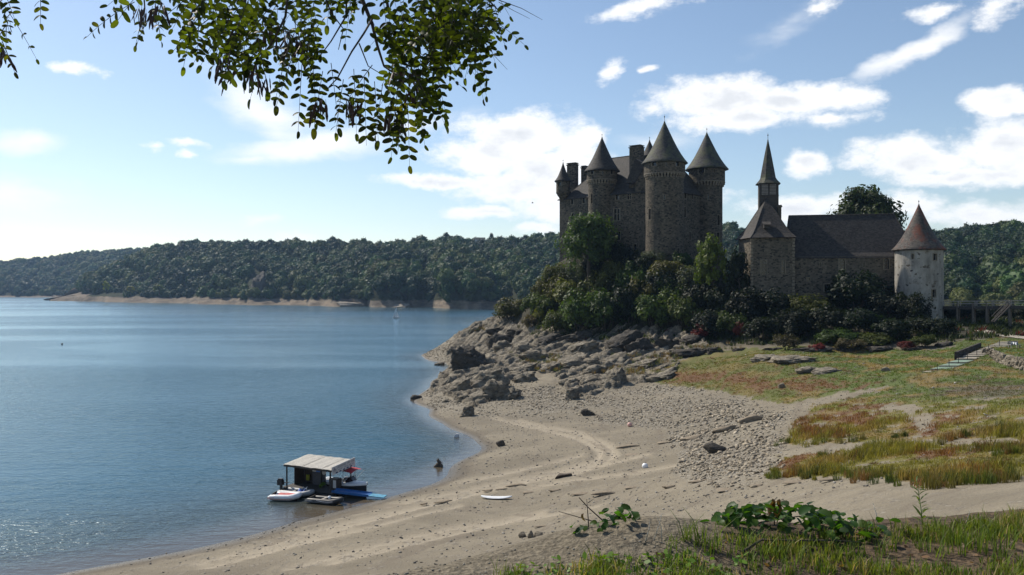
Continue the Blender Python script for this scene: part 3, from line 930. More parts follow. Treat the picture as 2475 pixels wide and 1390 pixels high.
def hill(name, cols, seed, nu, nt_, spur, label, bare_to=-9999):
    C = np.array(cols, float)
    u = np.linspace(C[0, 0], C[-1, 0], nu)
    yb, zb, yr, zr = (np.interp(u, C[:, 0], C[:, k]) for k in (1, 2, 3, 4))
    # t: -0.15..0 underwater skirt, 0..0.06 bare band, 0.06..1 slope, 1..1.6 plateau behind
    t = np.concatenate([[-.08], np.linspace(0, .08, 8), np.linspace(.09, 1, nt_), [1.2, 1.5, 1.9]])
    T, Uu = np.meshgrid(t, u, indexing='ij')
    Yb, Zb, Yr, Zr = (np.broadcast_to(k, T.shape) for k in (yb, zb, yr, zr))
    Y = Yb + (Yr - Yb) * T
    rib = (fbm(Uu / 95.0 + T * .6, T * 1.1 + Uu / 400.0, octv=3, seed=seed) - .5) * 2
    w = sstep(T, -.05, .25) * sstep(T, 1.05, .75)
    shoreb = (fbm(Uu / 45.0, T * 0, octv=3, seed=seed + 9) - .5) * 2
    Y = Y - spur * rib * w - spur * .35 * shoreb * sstep(T, .4, .0)
    Zs = Zb + (Zr - Zb) * (np.clip((T - .08) / .92, 0, 1)) ** .82
    Z = np.where(T <= .08, Zb * np.clip(T, -1, .08) / .08, Zs)
    Z = np.where(T < 0, -4.0, Z)
    Z = np.where(T > 1, Zr - (T - 1) * 14, Z)
    Z = Z + (fbm(Uu / 30.0, T * 6, octv=3, seed=seed + 3) - .5) * 5 * sstep(T, .05, .3)
    Z = Z + (fbm(Uu / 9.0, T * 60, octv=3, seed=seed + 4) - .5) * 3.5 * sstep(T, 0, .04) * sstep(T, .12, .05)
    X = (Uu - 1237.5) / FPX * (Yb + (Yr - Yb) * T)
    V = np.stack([X, Y, Z], -1)
    m, nt, b = new_mat(name + '_ground')
    pos = N(nt, 'ShaderNodeNewGeometry').outputs['Position']
    tt = N(nt, 'ShaderNodeAttribute', attribute_name='band').outputs['Fac']
    n = NOISE(nt, VSCALE(nt, pos, (1, 1, 3)), .05, 7.0, .65)
    bare = MIX(nt, SS(nt, n, .4, .62), (.22, .175, .128), (.13, .11, .088))
    bare = MIX(nt, MA(nt, 'MULTIPLY', SS(nt, NOISE(nt, VSCALE(nt, pos, (.3, .3, 3)), .35, 4.0), .5, .65), .6), bare, (.27, .225, .17))
    nt.links.new(MIX(nt, SS(nt, MA(nt, 'ADD', tt, MA(nt, 'MULTIPLY', MA(nt, 'SUBTRACT', n, .5), .05)), .075, .09), bare, (.035, .038, .02)), b.inputs['Base Color'])
    b.inputs['Roughness'].default_value = 1
    b.inputs['Specular IOR Level'].default_value = .1
    nt.links.new(N(nt, 'ShaderNodeBump', {'Strength': .8, 'Distance': 3.0, 'Height': NOISE(nt, pos, .25, 6.0, .65)}).outputs[0], b.inputs['Normal'])
    me = mesh_np(name, V.reshape(-1, 3), grid_faces(len(t), nu), m, None, True)
    q = me.attributes.new('band', 'FLOAT', 'POINT')
    q.data.foreach_set('value', np.where(Uu < bare_to + 60 * (fbm(Uu / 20.0, T * 4, seed=seed + 6) - .5), 0, T).astype(np.float32).ravel())
    o = tag(link(name, me), label, kind='structure')
    return V, T, o


VA, TA, hillA = hill('hillside', HILL_A, 101, 420, 60, 120, 'long wooded hillside across the lake above a bare shoreline', 215)
VB, TB, hillB = hill('far_hillside', HILL_B, 131, 240, 40, 110, 'distant blue wooded hill at the far left end of the lake')
VC, TC, hillC = hill('near_hillside', HILL_C, 161, 300, 50, 80, 'dark wooded slope behind the chapel and footbridge')


def crown(seed, n_cl=26, per=26, size=.17, flat=.85, spread=.30, cols=((.045, .075, .022), (.075, .10, .03)), bottom=-.45, up=.25, lump=.35, core=.55):
    """leaf clumps through the volume of a crown of radius 1: returns V, F, C"""
    r = np.random.default_rng(seed)
    d = r.normal(size=(n_cl, 3)); d /= np.linalg.norm(d, axis=1)[:, None]
    d[:, 2] = np.where(d[:, 2] < bottom, -d[:, 2], d[:, 2])
    rad_ = (core + (1 - core) * r.random(n_cl) ** .5) * (1 - lump * r.random(n_cl))
    cc = d * rad_[:, None] * np.array([1, 1, flat])
    ccol = np.array(cols[0]) + (np.array(cols[1]) - np.array(cols[0])) * r.random((n_cl, 1))
    ccol *= 0.8 + .4 * r.random((n_cl, 1))
    n = n_cl * per
    k = np.repeat(np.arange(n_cl), per)
    g = r.normal(size=(n, 3)); g /= np.linalg.norm(g, axis=1)[:, None]
    g *= (r.random(n) ** .4)[:, None] * spread * (.7 + .6 * r.random(n_cl))[k][:, None]
    c = cc[k] + g
    nrm = c / (np.linalg.norm(c, axis=1)[:, None] + 1e-6) * .6 + g / spread * .7 + r.normal(size=(n, 3)) * .55 + np.array([0, 0, up])
    nrm /= np.linalg.norm(nrm, axis=1)[:, None]
    t = np.cross(nrm, r.normal(size=(n, 3))); t /= np.linalg.norm(t, axis=1)[:, None]
    b = np.cross(nrm, t)
    s = (size * (.6 + .8 * r.random(n)))[:, None]
    V = np.stack([c + t * s, c + b * s * .55 + nrm * s * .15, c - t * s, c - b * s * .55 + nrm * s * .1], 1).reshape(-1, 3)
    F = np.arange(4 * n).reshape(-1, 4)
    C = np.repeat(ccol[k] * (.75 + .5 * r.random((n, 1))), 4, axis=0)
    return V, F, C


def crown_mesh(name, mat, **kw):
    V, F, C = crown(**kw)
    return mesh_np(name, V, F, mat, C)


def wood_crown(seed, cols):
    """distant crown: solid lumpy body under a skin of leaf sprays"""
    bm = bmesh.new(); bmesh.ops.create_icosphere(bm, subdivisions=3, radius=.80)
    V = np.array([v.co[:] for v in bm.verts]); F = [[l.vert.index for l in f.loops] for f in bm.faces]; bm.free()
    n = fbm(V[:, 0] * 2.2 + seed, V[:, 1] * 2.2, V[:, 2] * 2.2, 3, seed) - .5
    nrm = V / np.linalg.norm(V, axis=1)[:, None]
    V = V + nrm * (n * 1.1)[:, None]
    r = np.random.default_rng(seed)
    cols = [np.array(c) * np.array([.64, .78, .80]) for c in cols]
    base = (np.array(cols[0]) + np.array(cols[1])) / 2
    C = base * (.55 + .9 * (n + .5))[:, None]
    k = r.integers(0, len(V), 620)
    c = V[k] + nrm[k] * r.uniform(-.02, .10, (620, 1)) + r.normal(size=(620, 3)) * .05
    nn = nrm[k] * .8 + r.normal(size=(620, 3)) * .6 + np.array([0, 0, .3]); nn /= np.linalg.norm(nn, axis=1)[:, None]
    t = np.cross(nn, r.normal(size=(620, 3))); t /= np.linalg.norm(t, axis=1)[:, None]
    b = np.cross(nn, t); s = r.uniform(.06, .13, (620, 1))
    Q = np.stack([c + t * s, c + b * s * .6, c - t * s, c - b * s * .6], 1).reshape(-1, 3)
    FQ = (np.arange(2480).reshape(-1, 4) + len(V)).tolist()
    CQ = np.repeat(np.array(cols[0]) + (np.array(cols[1]) - np.array(cols[0])) * r.random((620, 1)), 4, axis=0)
    return mesh_np('wood_crown', np.concatenate([V, Q]), F + FQ, MT['leaf_far'], np.concatenate([C, CQ]))


FAR_CROWNS = []
_pal = [((.026, .045, .018), (.042, .064, .024)), ((.034, .058, .018), (.055, .082, .025)), ((.044, .070, .018), (.07, .098, .025)), ((.052, .08, .02), (.085, .115, .028)), ((.062, .088, .02), (.105, .125, .03)), ((.085, .095, .022), (.14, .135, .032))]
for k in range(6):
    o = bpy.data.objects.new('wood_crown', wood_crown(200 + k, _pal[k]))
    FAR_CROWNS.append(o)


def scatter(name, pts, rz, s, vi, variants, label):
    me = bpy.data.meshes.new(name)
    me.vertices.add(len(pts)); me.vertices.foreach_set('co', np.asarray(pts, np.float32).ravel())
    for nm, typ, arr in (('rz', 'FLOAT', rz), ('sc', 'FLOAT', s), ('vi', 'INT', vi)):
        a = me.attributes.new(nm, typ, 'POINT')
        a.data.foreach_set('value', np.asarray(arr, np.float32 if typ == 'FLOAT' else np.int32))
    ng = bpy.data.node_groups.new(name + '_scatter', 'GeometryNodeTree')
    ng.interface.new_socket('Geometry', in_out='INPUT', socket_type='NodeSocketGeometry')
    ng.interface.new_socket('Geometry', in_out='OUTPUT', socket_type='NodeSocketGeometry')
    gi = ng.nodes.new('NodeGroupInput'); go = ng.nodes.new('NodeGroupOutput')
    jn = ng.nodes.new('GeometryNodeJoinGeometry')

    def attr(nm, t):
        a = ng.nodes.new('GeometryNodeInputNamedAttribute'); a.data_type = t; a.inputs['Name'].default_value = nm
        return a.outputs['Attribute']
    cx = ng.nodes.new('ShaderNodeCombineXYZ'); ng.links.new(attr('rz', 'FLOAT'), cx.inputs[2])
    sv = ng.nodes.new('ShaderNodeCombineXYZ'); ss = attr('sc', 'FLOAT')
    for i in range(3):
        ng.links.new(ss, sv.inputs[i])
    for k, var in enumerate(variants):
        cmp_ = ng.nodes.new('FunctionNodeCompare'); cmp_.data_type = 'INT'; cmp_.operation = 'EQUAL'
        ng.links.new(attr('vi', 'INT'), cmp_.inputs[2]); cmp_.inputs[3].default_value = k
        oi = ng.nodes.new('GeometryNodeObjectInfo'); oi.inputs['Object'].default_value = var
        oi.inputs['As Instance'].default_value = True
        ip = ng.nodes.new('GeometryNodeInstanceOnPoints')
        ng.links.new(gi.outputs[0], ip.inputs['Points'])
        ng.links.new(cmp_.outputs[0], ip.inputs['Selection'])
        ng.links.new(oi.outputs['Geometry'], ip.inputs['Instance'])
        ng.links.new(cx.outputs[0], ip.inputs['Rotation'])
        ng.links.new(sv.outputs[0], ip.inputs['Scale'])
        ng.links.new(ip.outputs[0], jn.inputs[0])
    ng.links.new(jn.outputs[0], go.inputs[0])
    o = link(name, me)
    md = o.modifiers.new('scatter', 'NODES'); md.node_group = ng
    return tag(o, label, kind='stuff')


def plant_hill(name, V, T, spacing, rr, label, gap=None, seed=0):
    r = np.random.default_rng(seed)
    # sample cells by area
    a = V[:-1, :-1]; b = V[1:, :-1]; c = V[:-1, 1:]; d = V[1:, 1:]
    area = .5 * np.linalg.norm(np.cross(b - a, c - a), axis=-1) + .5 * np.linalg.norm(np.cross(b - d, c - d), axis=-1)
    tm = T[:-1, :-1]
    w = np.where((tm > .078) & (tm < 1.12), area, 0)
    n = int(w.sum() / spacing ** 2)
    p = (w / w.sum()).ravel()
    idx = r.choice(len(p), n, p=p)
    i, j = np.unravel_index(idx, w.shape)
    s, t = r.random((2, n, 1))
    pts = a[i, j] * (1 - s) * (1 - t) + b[i, j] * s * (1 - t) + c[i, j] * (1 - s) * t + d[i, j] * s * t
    sz = rr * (.5 + .95 * r.random(n) ** 1.7)
    tv = tm[i, j]
    sz = np.where(tv < .16, sz * .75, sz)
    keep = np.ones(n, bool)
    if gap is not None:
        keep = ~gap(pts)
    pts = pts + np.array([0, 0, 1.0]) * (sz * .62)[:, None]
    patch = fbm(pts[:, 0] / 60, pts[:, 1] / 60, seed=seed + 2)
    vi = np.clip(((patch - .5) * 16 + 2.3 + r.normal(size=n) * 1.1), 0, 5.99).astype(int)  # dark and light crown patches stand in for the slopes' sun and shade
    scatter(name, pts[keep], r.random(n)[keep] * 6.28, sz[keep], vi[keep], FAR_CROWNS, label)


def cliff_gap(p):
    u, v = uv_of(p[:, 0], p[:, 1], p[:, 2])
    return ((np.abs(u - 625 + (v - 680) * .25) < 26) & (v > 655) & (v < 706)) | (u < 190) | ((u < 300) & (v > 708))


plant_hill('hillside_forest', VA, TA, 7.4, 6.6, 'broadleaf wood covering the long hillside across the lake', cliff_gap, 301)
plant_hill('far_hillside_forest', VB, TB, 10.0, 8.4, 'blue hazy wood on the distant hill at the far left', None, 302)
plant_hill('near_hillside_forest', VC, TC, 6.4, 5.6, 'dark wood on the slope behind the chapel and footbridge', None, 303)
# ------------------------------------------------------------------ walls with real openings
def surf_wall(mb, f, sb, zb, ops, depth=.45):
    """f(s, z, d) -> point; sb, zb grid lines; ops = [(s0, s1, z0, z1)] openings with reveals"""
    S = sorted(set([round(s, 4) for s in sb] + [round(k, 4) for o in ops for k in o[:2]]))
    Z = sorted(set([round(z, 4) for z in zb] + [round(k, 4) for o in ops for k in o[2:4]]))
    for s0, s1 in zip(S[:-1], S[1:]):
        for z0, z1 in zip(Z[:-1], Z[1:]):
            sm, zm = (s0 + s1) / 2, (z0 + z1) / 2
            if any(o[0] < sm < o[1] and o[2] < zm < o[3] for o in ops):
                continue
            mb.add([f(s0, z0, 0), f(s1, z0, 0), f(s1, z1, 0), f(s0, z1, 0)], [[0, 1, 2, 3]])
    for s0, s1, z0, z1 in (o[:4] for o in ops):
        a = [f(s0, z0, 0), f(s1, z0, 0), f(s1, z1, 0), f(s0, z1, 0)]
        b = [f(s0, z0, depth), f(s1, z0, depth), f(s1, z1, depth), f(s0, z1, depth)]
        mb.add(a + b, [[0, 1, 5, 4], [1, 2, 6, 5], [2, 3, 7, 6], [3, 0, 4, 7]])


def add_window(parent, f, o, depth=.42, kind='plain', sub=True):
    """the window that closes an opening: dark pane set deep, dressed-stone surround, cross bars"""
    s0, s1, z0, z1 = o[:4]
    mb = MB()
    mb.add([f(s0 - .0, z0, depth), f(s1, z0, depth), f(s1, z1, depth), f(s0, z1, depth)], [[0, 1, 2, 3]])
    w = mb.build('window', MT['pane'], parent)
    fr = MB()
    e = (s1 - s0) * .16 if kind != 'slit' else (s1 - s0) * .3
    g = .12 if kind != 'slit' else .06
    for a, b, c, d in ((s0 - e, s0, z0 - g, z1 + g), (s1, s1 + e, z0 - g, z1 + g), (s0, s1, z0 - g * 1.3, z0), (s0, s1, z1, z1 + g * 1.3)):
        p = [f(a, c, -.035), f(b, c, -.035), f(b, d, -.035), f(a, d, -.035)]
        q = [f(a, c, .1), f(b, c, .1), f(b, d, .1), f(a, d, .1)]
        fr.add(p + q, [[0, 1, 2, 3], [0, 1, 5, 4], [1, 2, 6, 5], [2, 3, 7, 6], [3, 0, 4, 7]])
    if kind == 'cross':
        sm, zm = (s0 + s1) / 2, z0 + (z1 - z0) * .58
        hw, hz = (s1 - s0) * .055, .06
        for a, b, c, d in ((sm - hw, sm + hw, z0, z1), (s0, s1, zm - hz, zm + hz)):
            p = [f(a, c, .08), f(b, c, .08), f(b, d, .08), f(a, d, .08)]
            q = [f(a, c, .3), f(b, c, .3), f(b, d, .3), f(a, d, .3)]
            fr.add(p + q, [[0, 1, 2, 3], [0, 1, 5, 4], [1, 2, 6, 5], [2, 3, 7, 6], [3, 0, 4, 7]])
    if kind == 'arch':
        # rounded head: two stone spandrels closing the upper corners of the opening
        n = 6
        for sg in (0, 1):
            sm, hw = (s0 + s1) / 2, (s1 - s0) / 2
            hz = min(hw_m(f, s0, s1, z1), (z1 - z0) * .4)
            pts = [((s0 if sg == 0 else s1), z1)]
            for k in range(n + 1):
                a = math.pi / 2 * k / n
                pts.append((sm + (-1 if sg == 0 else 1) * hw * math.cos(a), z1 - hz + hz * math.sin(a)))
            p = [f(s, z, .0) for s, z in pts]
            q = [f(s, z, .3) for s, z in pts]
            m = len(pts)
            fr.add(p + q, [list(range(m))] + [[k, k + 1, m + k + 1, m + k] for k in range(m - 1)])
    fr.build('window_surround', MT['quoin'], w if sub else parent)
    return w


def hw_m(f, s0, s1, z):
    a, b = Vector(f(s0, z, 0)), Vector(f(s1, z, 0))
    return (b - a).length / 2


def plane_f(P0, P1):
    P0, P1 = Vector(P0).to_2d(), Vector(P1).to_2d()
    d = (P1 - P0); L = d.length; d = d / L
    n = Vector((d.y, -d.x))           # outward when P0 -> P1 runs left to right seen from outside

    def f(s, z, k):
        p = P0 + d * s - n * k
        return (p.x, p.y, z)
    return f, L


def plane_at(P0, P1, px, v):
    P0, P1 = Vector(P0).to_2d(), Vector(P1).to_2d()
    d = (P1 - P0).normalized()
    t = (px - 1237.5) / FPX
    # P0 + s d = Y (t, 1)
    s = (t * P0.y - P0.x) / (d.x - t * d.y)
    Y = P0.y + s * d.y
    return s, CAMZ - (v - 695) / FPX * Y


def plane_ops(P0, P1, lst):
    out = []
    for px, v0, v1, w, kind in lst:
        s, z1 = plane_at(P0, P1, px, v0)
        _, z0 = plane_at(P0, P1, px, v1)
        Y = P0[1]
        hw = w / FPX * Y / 2 * 1.15
        out.append((s - hw, s + hw, z0, z1, kind))
    return out


def cyl_f(c, Rf):
    def f(a, z, k):
        R = Rf(z) - k
        return (c[0] + R * math.cos(a), c[1] + R * math.sin(a), z)
    return f


def cyl_ops(c, R, lst):
    out = []
    for px, v0, v1, w, kind in lst:
        t = (px - 1237.5) / FPX
        # |Y (t,1) - c| = R, nearest root
        A = t * t + 1; B = -2 * (t * c[0] + c[1]); C = c[0] ** 2 + c[1] ** 2 - R * R
        D = B * B - 4 * A * C
        Y = (-B - math.sqrt(max(D, 0))) / (2 * A)
        a = math.atan2(Y - c[1], Y * t - c[0]) % (2 * math.pi)
        hw = w / FPX * Y / 2 / R * 1.15
        out.append((a - hw, a + hw, CAMZ - (v1 - 695) / FPX * Y, CAMZ - (v0 - 695) / FPX * Y, kind))
    return out


def cone_roof(parent, c, R, z0, z1, mat, name='cone_roof', n=48, flare=.16):
    mb = MB()
    prof = [(R * .90, z0 - .22), (R * 1.0, z0 - .05), (R, z0 + .03)]
    for k in range(1, 15):
        h = k / 14
        r = R * ((1 - h) * (1 - flare) + flare * (1 - h) ** 4.5)
        prof.append((max(r, .05), z0 + (z1 - z0) * h))
    rr = random.Random(int(c[0] * 10))
    mb.lathe(c, prof, n)
    # a slightly uneven, sagging eave line
    for i in range(n):
        dz = rr.uniform(-.05, .05)
        for k in range(3):
            x, y, z = mb.v[k * n + i]
            mb.v[k * n + i] = (x, y, z + dz)
    o = mb.build(name, mat, parent, smooth=True)
    return o


def finial(parent, c, z, h):
    mb = MB()
    mb.lathe(c, [(.16, z - .35), (.13, z), (.05, z + .05), (.045, z + h * .55), (.12, z + h * .6), (.14, z + h * .66), (.1, z + h * .74), (.03, z + h * .8), (.02, z + h)], 8)
    return mb.build('finial', MT['iron'], parent, smooth=True)


def round_tower(parent, c, R0, R1, zb, zc, ze, zt, Re, shaft_ops, par_ops, roof, corb=34, fin=1.0, name='tower'):
    """shaft, corbelled parapet storey, bell-cast cone; parts of the building, pieces of the tower"""
    tw = MB()
    so = cyl_ops(c, R0, shaft_ops)
    fs = cyl_f(c, lambda z: R0 + max(0, (zb + 5 - z)) * .05)
    ring = [2 * math.pi * k / 56 for k in range(57)]
    surf_wall(tw, fs, ring, [zb - 3, zb, zb + 4, (zb + zc) / 2, zc], so)
    po = cyl_ops(c, R1, par_ops)
    fp = cyl_f(c, lambda z: R1)
    surf_wall(tw, fp, ring, [zc + .9, ze], po)
    # closed underside of the parapet and top
    tw.lathe(c, [(R0 - .2, zc + .55), (R1, zc + .9)], 56)
    t = tw.build(name, MT['stone'], parent)
    for o in so:
        add_window(t, fs, o, kind=o[4], sub=False)
    for o in po:
        add_window(t, fp, o, kind=o[4], sub=False)
    cb = MB()
    for k in range(corb):
        a = 2 * math.pi * k / corb
        w = 2 * math.pi * R1 / corb * .52
        for r0, r1, z0, z1 in ((R0 - .1, R1 - .28, zc - .25, zc + .25), (R0 - .1, R1 - .02, zc + .25, zc + .72)):
            rm = (r0 + r1) / 2
            cb.box((c[0] + rm * math.cos(a), c[1] + rm * math.sin(a), (z0 + z1) / 2), (r1 - r0, w, z1 - z0), a)
    cb.lathe(c, [(R1 + .06, zc + .72), (R1 + .06, zc + .93)], 56)
    cb.build('corbel_ring', MT['quoin'], t)
    cone_roof(t, c, Re, ze, zt, roof)
    finial(t, c, zt - .1, fin)
    return t


# ------------------------------------------------------------------ the castle
castle = thing('castle', (30, 212, 24), 'dark stone castle with cone-roofed round towers on its rock', 'castle')
cA, cC, cD, cE = (12.8, 222.5), (36.9, 200.0), (50.5, 214.0), (26.4, 236.5)
ZB, ZE = 20.0, 43.8
ops_f = plane_ops(cA, cC, [(1383, 479, 494, 7, 'plain'), (1411, 477, 491, 7, 'plain'), (1380, 561, 590, 13, 'cross'), (1384, 514, 530, 7, 'plain'), (1413, 530, 548, 7, 'plain'), (1492, 470, 483, 8, 'plain'), (1521, 466, 482, 9, 'cross'),
                           (1491, 505, 533, 13, 'cross'), (1494, 560, 580, 10, 'plain'), (1535, 590, 606, 7, 'plain')])
ops_r = plane_ops(cC, cD, [(1657, 465, 480, 7, 'plain'), (1673, 468, 481, 6, 'plain'), (1656, 500, 525, 7, 'plain'), (1668, 560, 580, 6, 'plain')])
for nm, p0, p1, ops in (('front_wall', cA, cC, ops_f), ('side_wall', cC, cD, ops_r), ('back_wall', cD, cE, []), ('side_wall', cE, cA, [])):
    f, L = plane_f(p0, p1)
    mb = MB()
    surf_wall(mb, f, [0, L * .25, L * .5, L * .75, L], [ZB, 30, 37, ZE], ops)
    w = mb.build(nm, MT['stone'], castle)
    for o in ops:
        add_window(w, f, o, kind=o[4], sub=False)


def hip_roof(parent, eave, zr0, r0, r1, zr1, mat, over=.5, name='roof', bell=.18):
    """hip roof over a 4-point eave polygon (front-left, front-right, back-right, back-left), ridge r0-r1, flared at the eave"""
    c = sum((Vector(p) for p in eave), Vector((0, 0))) / 4
    mb = MB()
    ev = []
    for p in eave:
        d = (Vector(p) - c)
        ev.append(Vector(p) + d.normalized() * over * 1.3)
    low = [Vector((p.x, p.y, zr0 - .25)) for p in ev]
    R0, R1 = Vector((r0[0], r0[1], zr1)), Vector((r1[0], r1[1], zr1))
    tops = [R0, R1, R1, R0]
    mid = []
    for e, t in zip(low, tops):
        k = .20
        p = e.lerp(t, k)
        p.z -= (zr1 - zr0) * bell * .35
        mid.append(p)
    sub = 8
    for (a, b) in ((0, 1), (1, 2), (2, 3), (3, 0)):
        rows = []
        for (qa, qb) in ((low[a], low[b]), (mid[a], mid[b]), (tops[a].copy(), tops[b].copy())):
            rows.append([qa.lerp(qb, k / sub) for k in range(sub + 1)])
        for r_, s_ in zip(rows[:-1], rows[1:]):
            for k in range(sub):
                mb.add([r_[k], r_[k + 1], s_[k + 1], s_[k]], [[0, 1, 2, 3]])
    mb.add([p - Vector((0, 0, .12)) for p in low], [[0, 1, 2, 3]])
    for a in range(4):
        b = (a + 1) % 4
        mb.add([low[a], low[b], low[b] - Vector((0, 0, .12)), low[a] - Vector((0, 0, .12))], [[0, 1, 2, 3]])
    o = mb.build(name, mat, parent)
    rd = MB()
    if (R1 - R0).length > .2:
        rd.tube([R0, R1], .13, 6)
    for e, t in zip(mid, tops):
        rd.tube([e, t], .1, 6)
    rd.build('ridge_tiles', mat, o)
    return o


mainroof = hip_roof(castle, [cA, cC, cD, cE], ZE, (26.8, 222.8), (39.5, 211.0), 54.8, MT['slate_plain'])


def chimney(parent, px, v_top, Y, wpx, zb, d=1.6, rz=-.63, cap=.35, name='chimney'):
    p = P(px, v_top, Y)
    w = wpx / FPX * Y
    mb = MB()
    mb.box((p.x, p.y, (zb + p.z - cap) / 2), (w, d, p.z - cap - zb), rz)
    mb.box((p.x, p.y, p.z - cap), (w + .35, d + .35, .22), rz)
    for k in (-1, 1):
        mb.box((p.x + k * w * .36 * math.cos(rz), p.y + k * w * .36 * math.sin(rz), p.z - .12), (w * .2, d * .9, cap), rz)
    mb.box((p.x, p.y, p.z + .12), (w + .2, d + .2, .16), rz)
    return mb.build(name, MT['stone'], parent)


chimney(castle, 1384, 396, 227, 24, 42)
chimney(castle, 1413, 403, 229, 12, 44)
chimney(castle, 1539, 354, 209, 29, 44, d=2.2)
# upright gable block that carries the middle chimney, with its own steep roof
gb = MB()
_s, _z0 = plane_at(cA, cC, 1546, 400)
_g = plane_f(cA, cC)[0](_s, 0, 2.72)
g0 = Vector((_g[0], _g[1] - 1.0, 50))
gb.box((g0.x, g0.y + 1.0, (ZE - 6 + 50.0) / 2), (3.0, 5.5, 50.0 - ZE + 6), -.63)
gab = gb.build('dormer_block', MT['stone'], castle)
gr_ = MB()
R_ = Matrix.Translation((g0.x, g0.y + 1.0, 0)) @ Matrix.Rotation(-.63, 4, 'Z')
gr_.add([R_ @ Vector(p) for p in ((-4.2, -2.9, 46.0), (-1.4, -2.9, 52.0), (1.7, -2.9, 50.2), (-4.2, 4, 46.0), (-1.4, 4, 52.4), (1.7, 4, 50.2), (-1.55, -2.9, 46.0), (-1.55, 4, 46.0))],
        [[0, 1, 4, 3], [1, 2, 5, 4], [0, 6, 1], [3, 4, 7], [6, 2, 1]])
gr_.build('dormer_roof', MT['slate_plain'], gab)

T1c, T2c, T3c = (23.3, 214.2), (36.86, 200.0), (50.5, 214.5)
round_tower(castle, T1c, 3.55, 3.92, 22, 46.8, 50.0, 59.0, 4.65, [(1430, 468, 492, 6, 'plain'), (1462, 540, 556, 5, 'slit')], [(1431, 411, 421, 9, 'plain'), (1479, 411, 421, 7, 'plain'), (1456, 412, 422, 2, 'slit')], MT['slate_plain'], 30)
round_tower(castle, T2c, 4.55, 4.92, 22, 46.4, 49.9, 60.3, 5.55, [(1570, 504, 531, 8, 'arch'), (1640, 600, 612, 6, 'plain'), (1606, 470, 482, 3, 'slit')], [(1581, 390, 401, 11, 'plain'), (1638, 390, 401, 10, 'plain'), (1610, 390, 402, 2, 'slit')], MT['slate'], 40, 1.6)
round_tower(castle, T3c, 3.95, 4.6, 18, 46.3, 50.5, 60.3, 5.5, [(1737, 520, 545, 7, 'plain'), (1736, 562, 588, 7, 'plain'), (1712, 470, 482, 3, 'slit')], [(1695, 406, 418, 12, 'plain'), (1748, 412, 420, 5, 'plain'), (1727, 408, 418, 2, 'slit')], MT['slate'], 36, 1.3)
# corner turret carried on corbels
bc = (13.7, 222.0)
bt = MB()
po = cyl_ops(bc, 1.85, [(1352, 440, 449, 9, 'plain')])
fb = cyl_f(bc, lambda z: 1.85)
surf_wall(bt, fb, [2 * math.pi * k / 32 for k in range(33)], [45.5, 48.5], po)
bt.lathe(bc, [(.35, 42.9), (.8, 43.6), (.9, 43.65), (1.25, 44.4), (1.4, 44.45), (1.75, 45.2), (1.9, 45.25), (1.9, 45.5), (1.85, 45.5)], 32)
bart = bt.build('corner_turret', MT['stone'], castle)
for o in po:
    add_window(bart, fb, o, kind='plain', sub=False)
cone_roof(bart, bc, 2.3, 48.5, 53.6, MT['slate_plain'], n=32, flare=.25)
finial(bart, bc, 53.5, .9)
# stair turret behind the front tower
sc_ = P(1570, 374, 216)
st = MB()
st.lathe((sc_.x, sc_.y), [(1.9, 44), (1.9, 54.2)], 28)
stt = st.build('stair_turret', MT['stone'], castle)
cone_roof(stt, (sc_.x, sc_.y), 2.45, 54.2, 58.6, MT['slate_plain'], n=32, flare=.22)
finial(stt, (sc_.x, sc_.y), 58.5, .9)
sb_ = MB()
sb_.box((sc_.x - 2.0, sc_.y - .5, 51.5), (3.2, 3.0, 4.6), -.63)
sb_.box((sc_.x - 2.0, sc_.y - .5, 53.9), (3.8, 3.6, .3), -.63)
sb_.build('watch_room', MT['wood_dark'], castle)
# terrace railing by the foot of the front tower
rl = MB()
a_, b_ = P(1555, 634, 196), P(1568, 634, 195)
for k in range(3):
    q = a_.lerp(b_, k / 2)
    rl.beam(q - Vector((0, 0, 1.6)), q + Vector((0, 0, .4)), .1)
for h in (.35, -.35):
    rl.beam(a_ + Vector((0, 0, h)), b_ + Vector((0, 0, h)), .09)
rl.build('terrace_railing', MT['wood_grey'], castle)

# ------------------------------------------------------------------ the chapel
chapel = thing('chapel', (64, 178, 16), 'long stone chapel with steep slate roof and slender bell spire', 'chapel')
aL, a0, a1, aB, aK = (50.4, 184.0), (51.1, 176.3), (59.4, 174.6), (62.0, 186.5), (54.0, 190.0)
AE = 30.8
for nm, p0, p1, ol in (('apse_wall', aL, a0, [(1798, 627, 656, 9, 'arch')]), ('apse_wall', a0, a1, [(1846, 629, 664, 11, 'arch'), (1894, 629, 662, 5, 'slit')]), ('apse_wall', a1, aB, []), ('apse_wall', aB, aK, []), ('apse_wall', aK, aL, [])):
    f, L = plane_f(p0, p1)
    ops = plane_ops(p0, p1, ol)
    mb = MB()
    surf_wall(mb, f, [0, L / 2, L], [10, 20, AE], ops)
    w = mb.build(nm, MT['chapel'], chapel)
    for o in ops:
        add_window(w, f, o, kind=o[4], sub=False)
# buttress-like quoins on the two front corners
for c_ in (a0, a1):
    for k in range(24):
        z = 14.5 + k * .68
        MB().box((c_[0], c_[1], z), (.62 if k % 2 else .42, .42 if k % 2 else .62, .5), -.2).build('corner_stone', MT['quoin'], chapel)
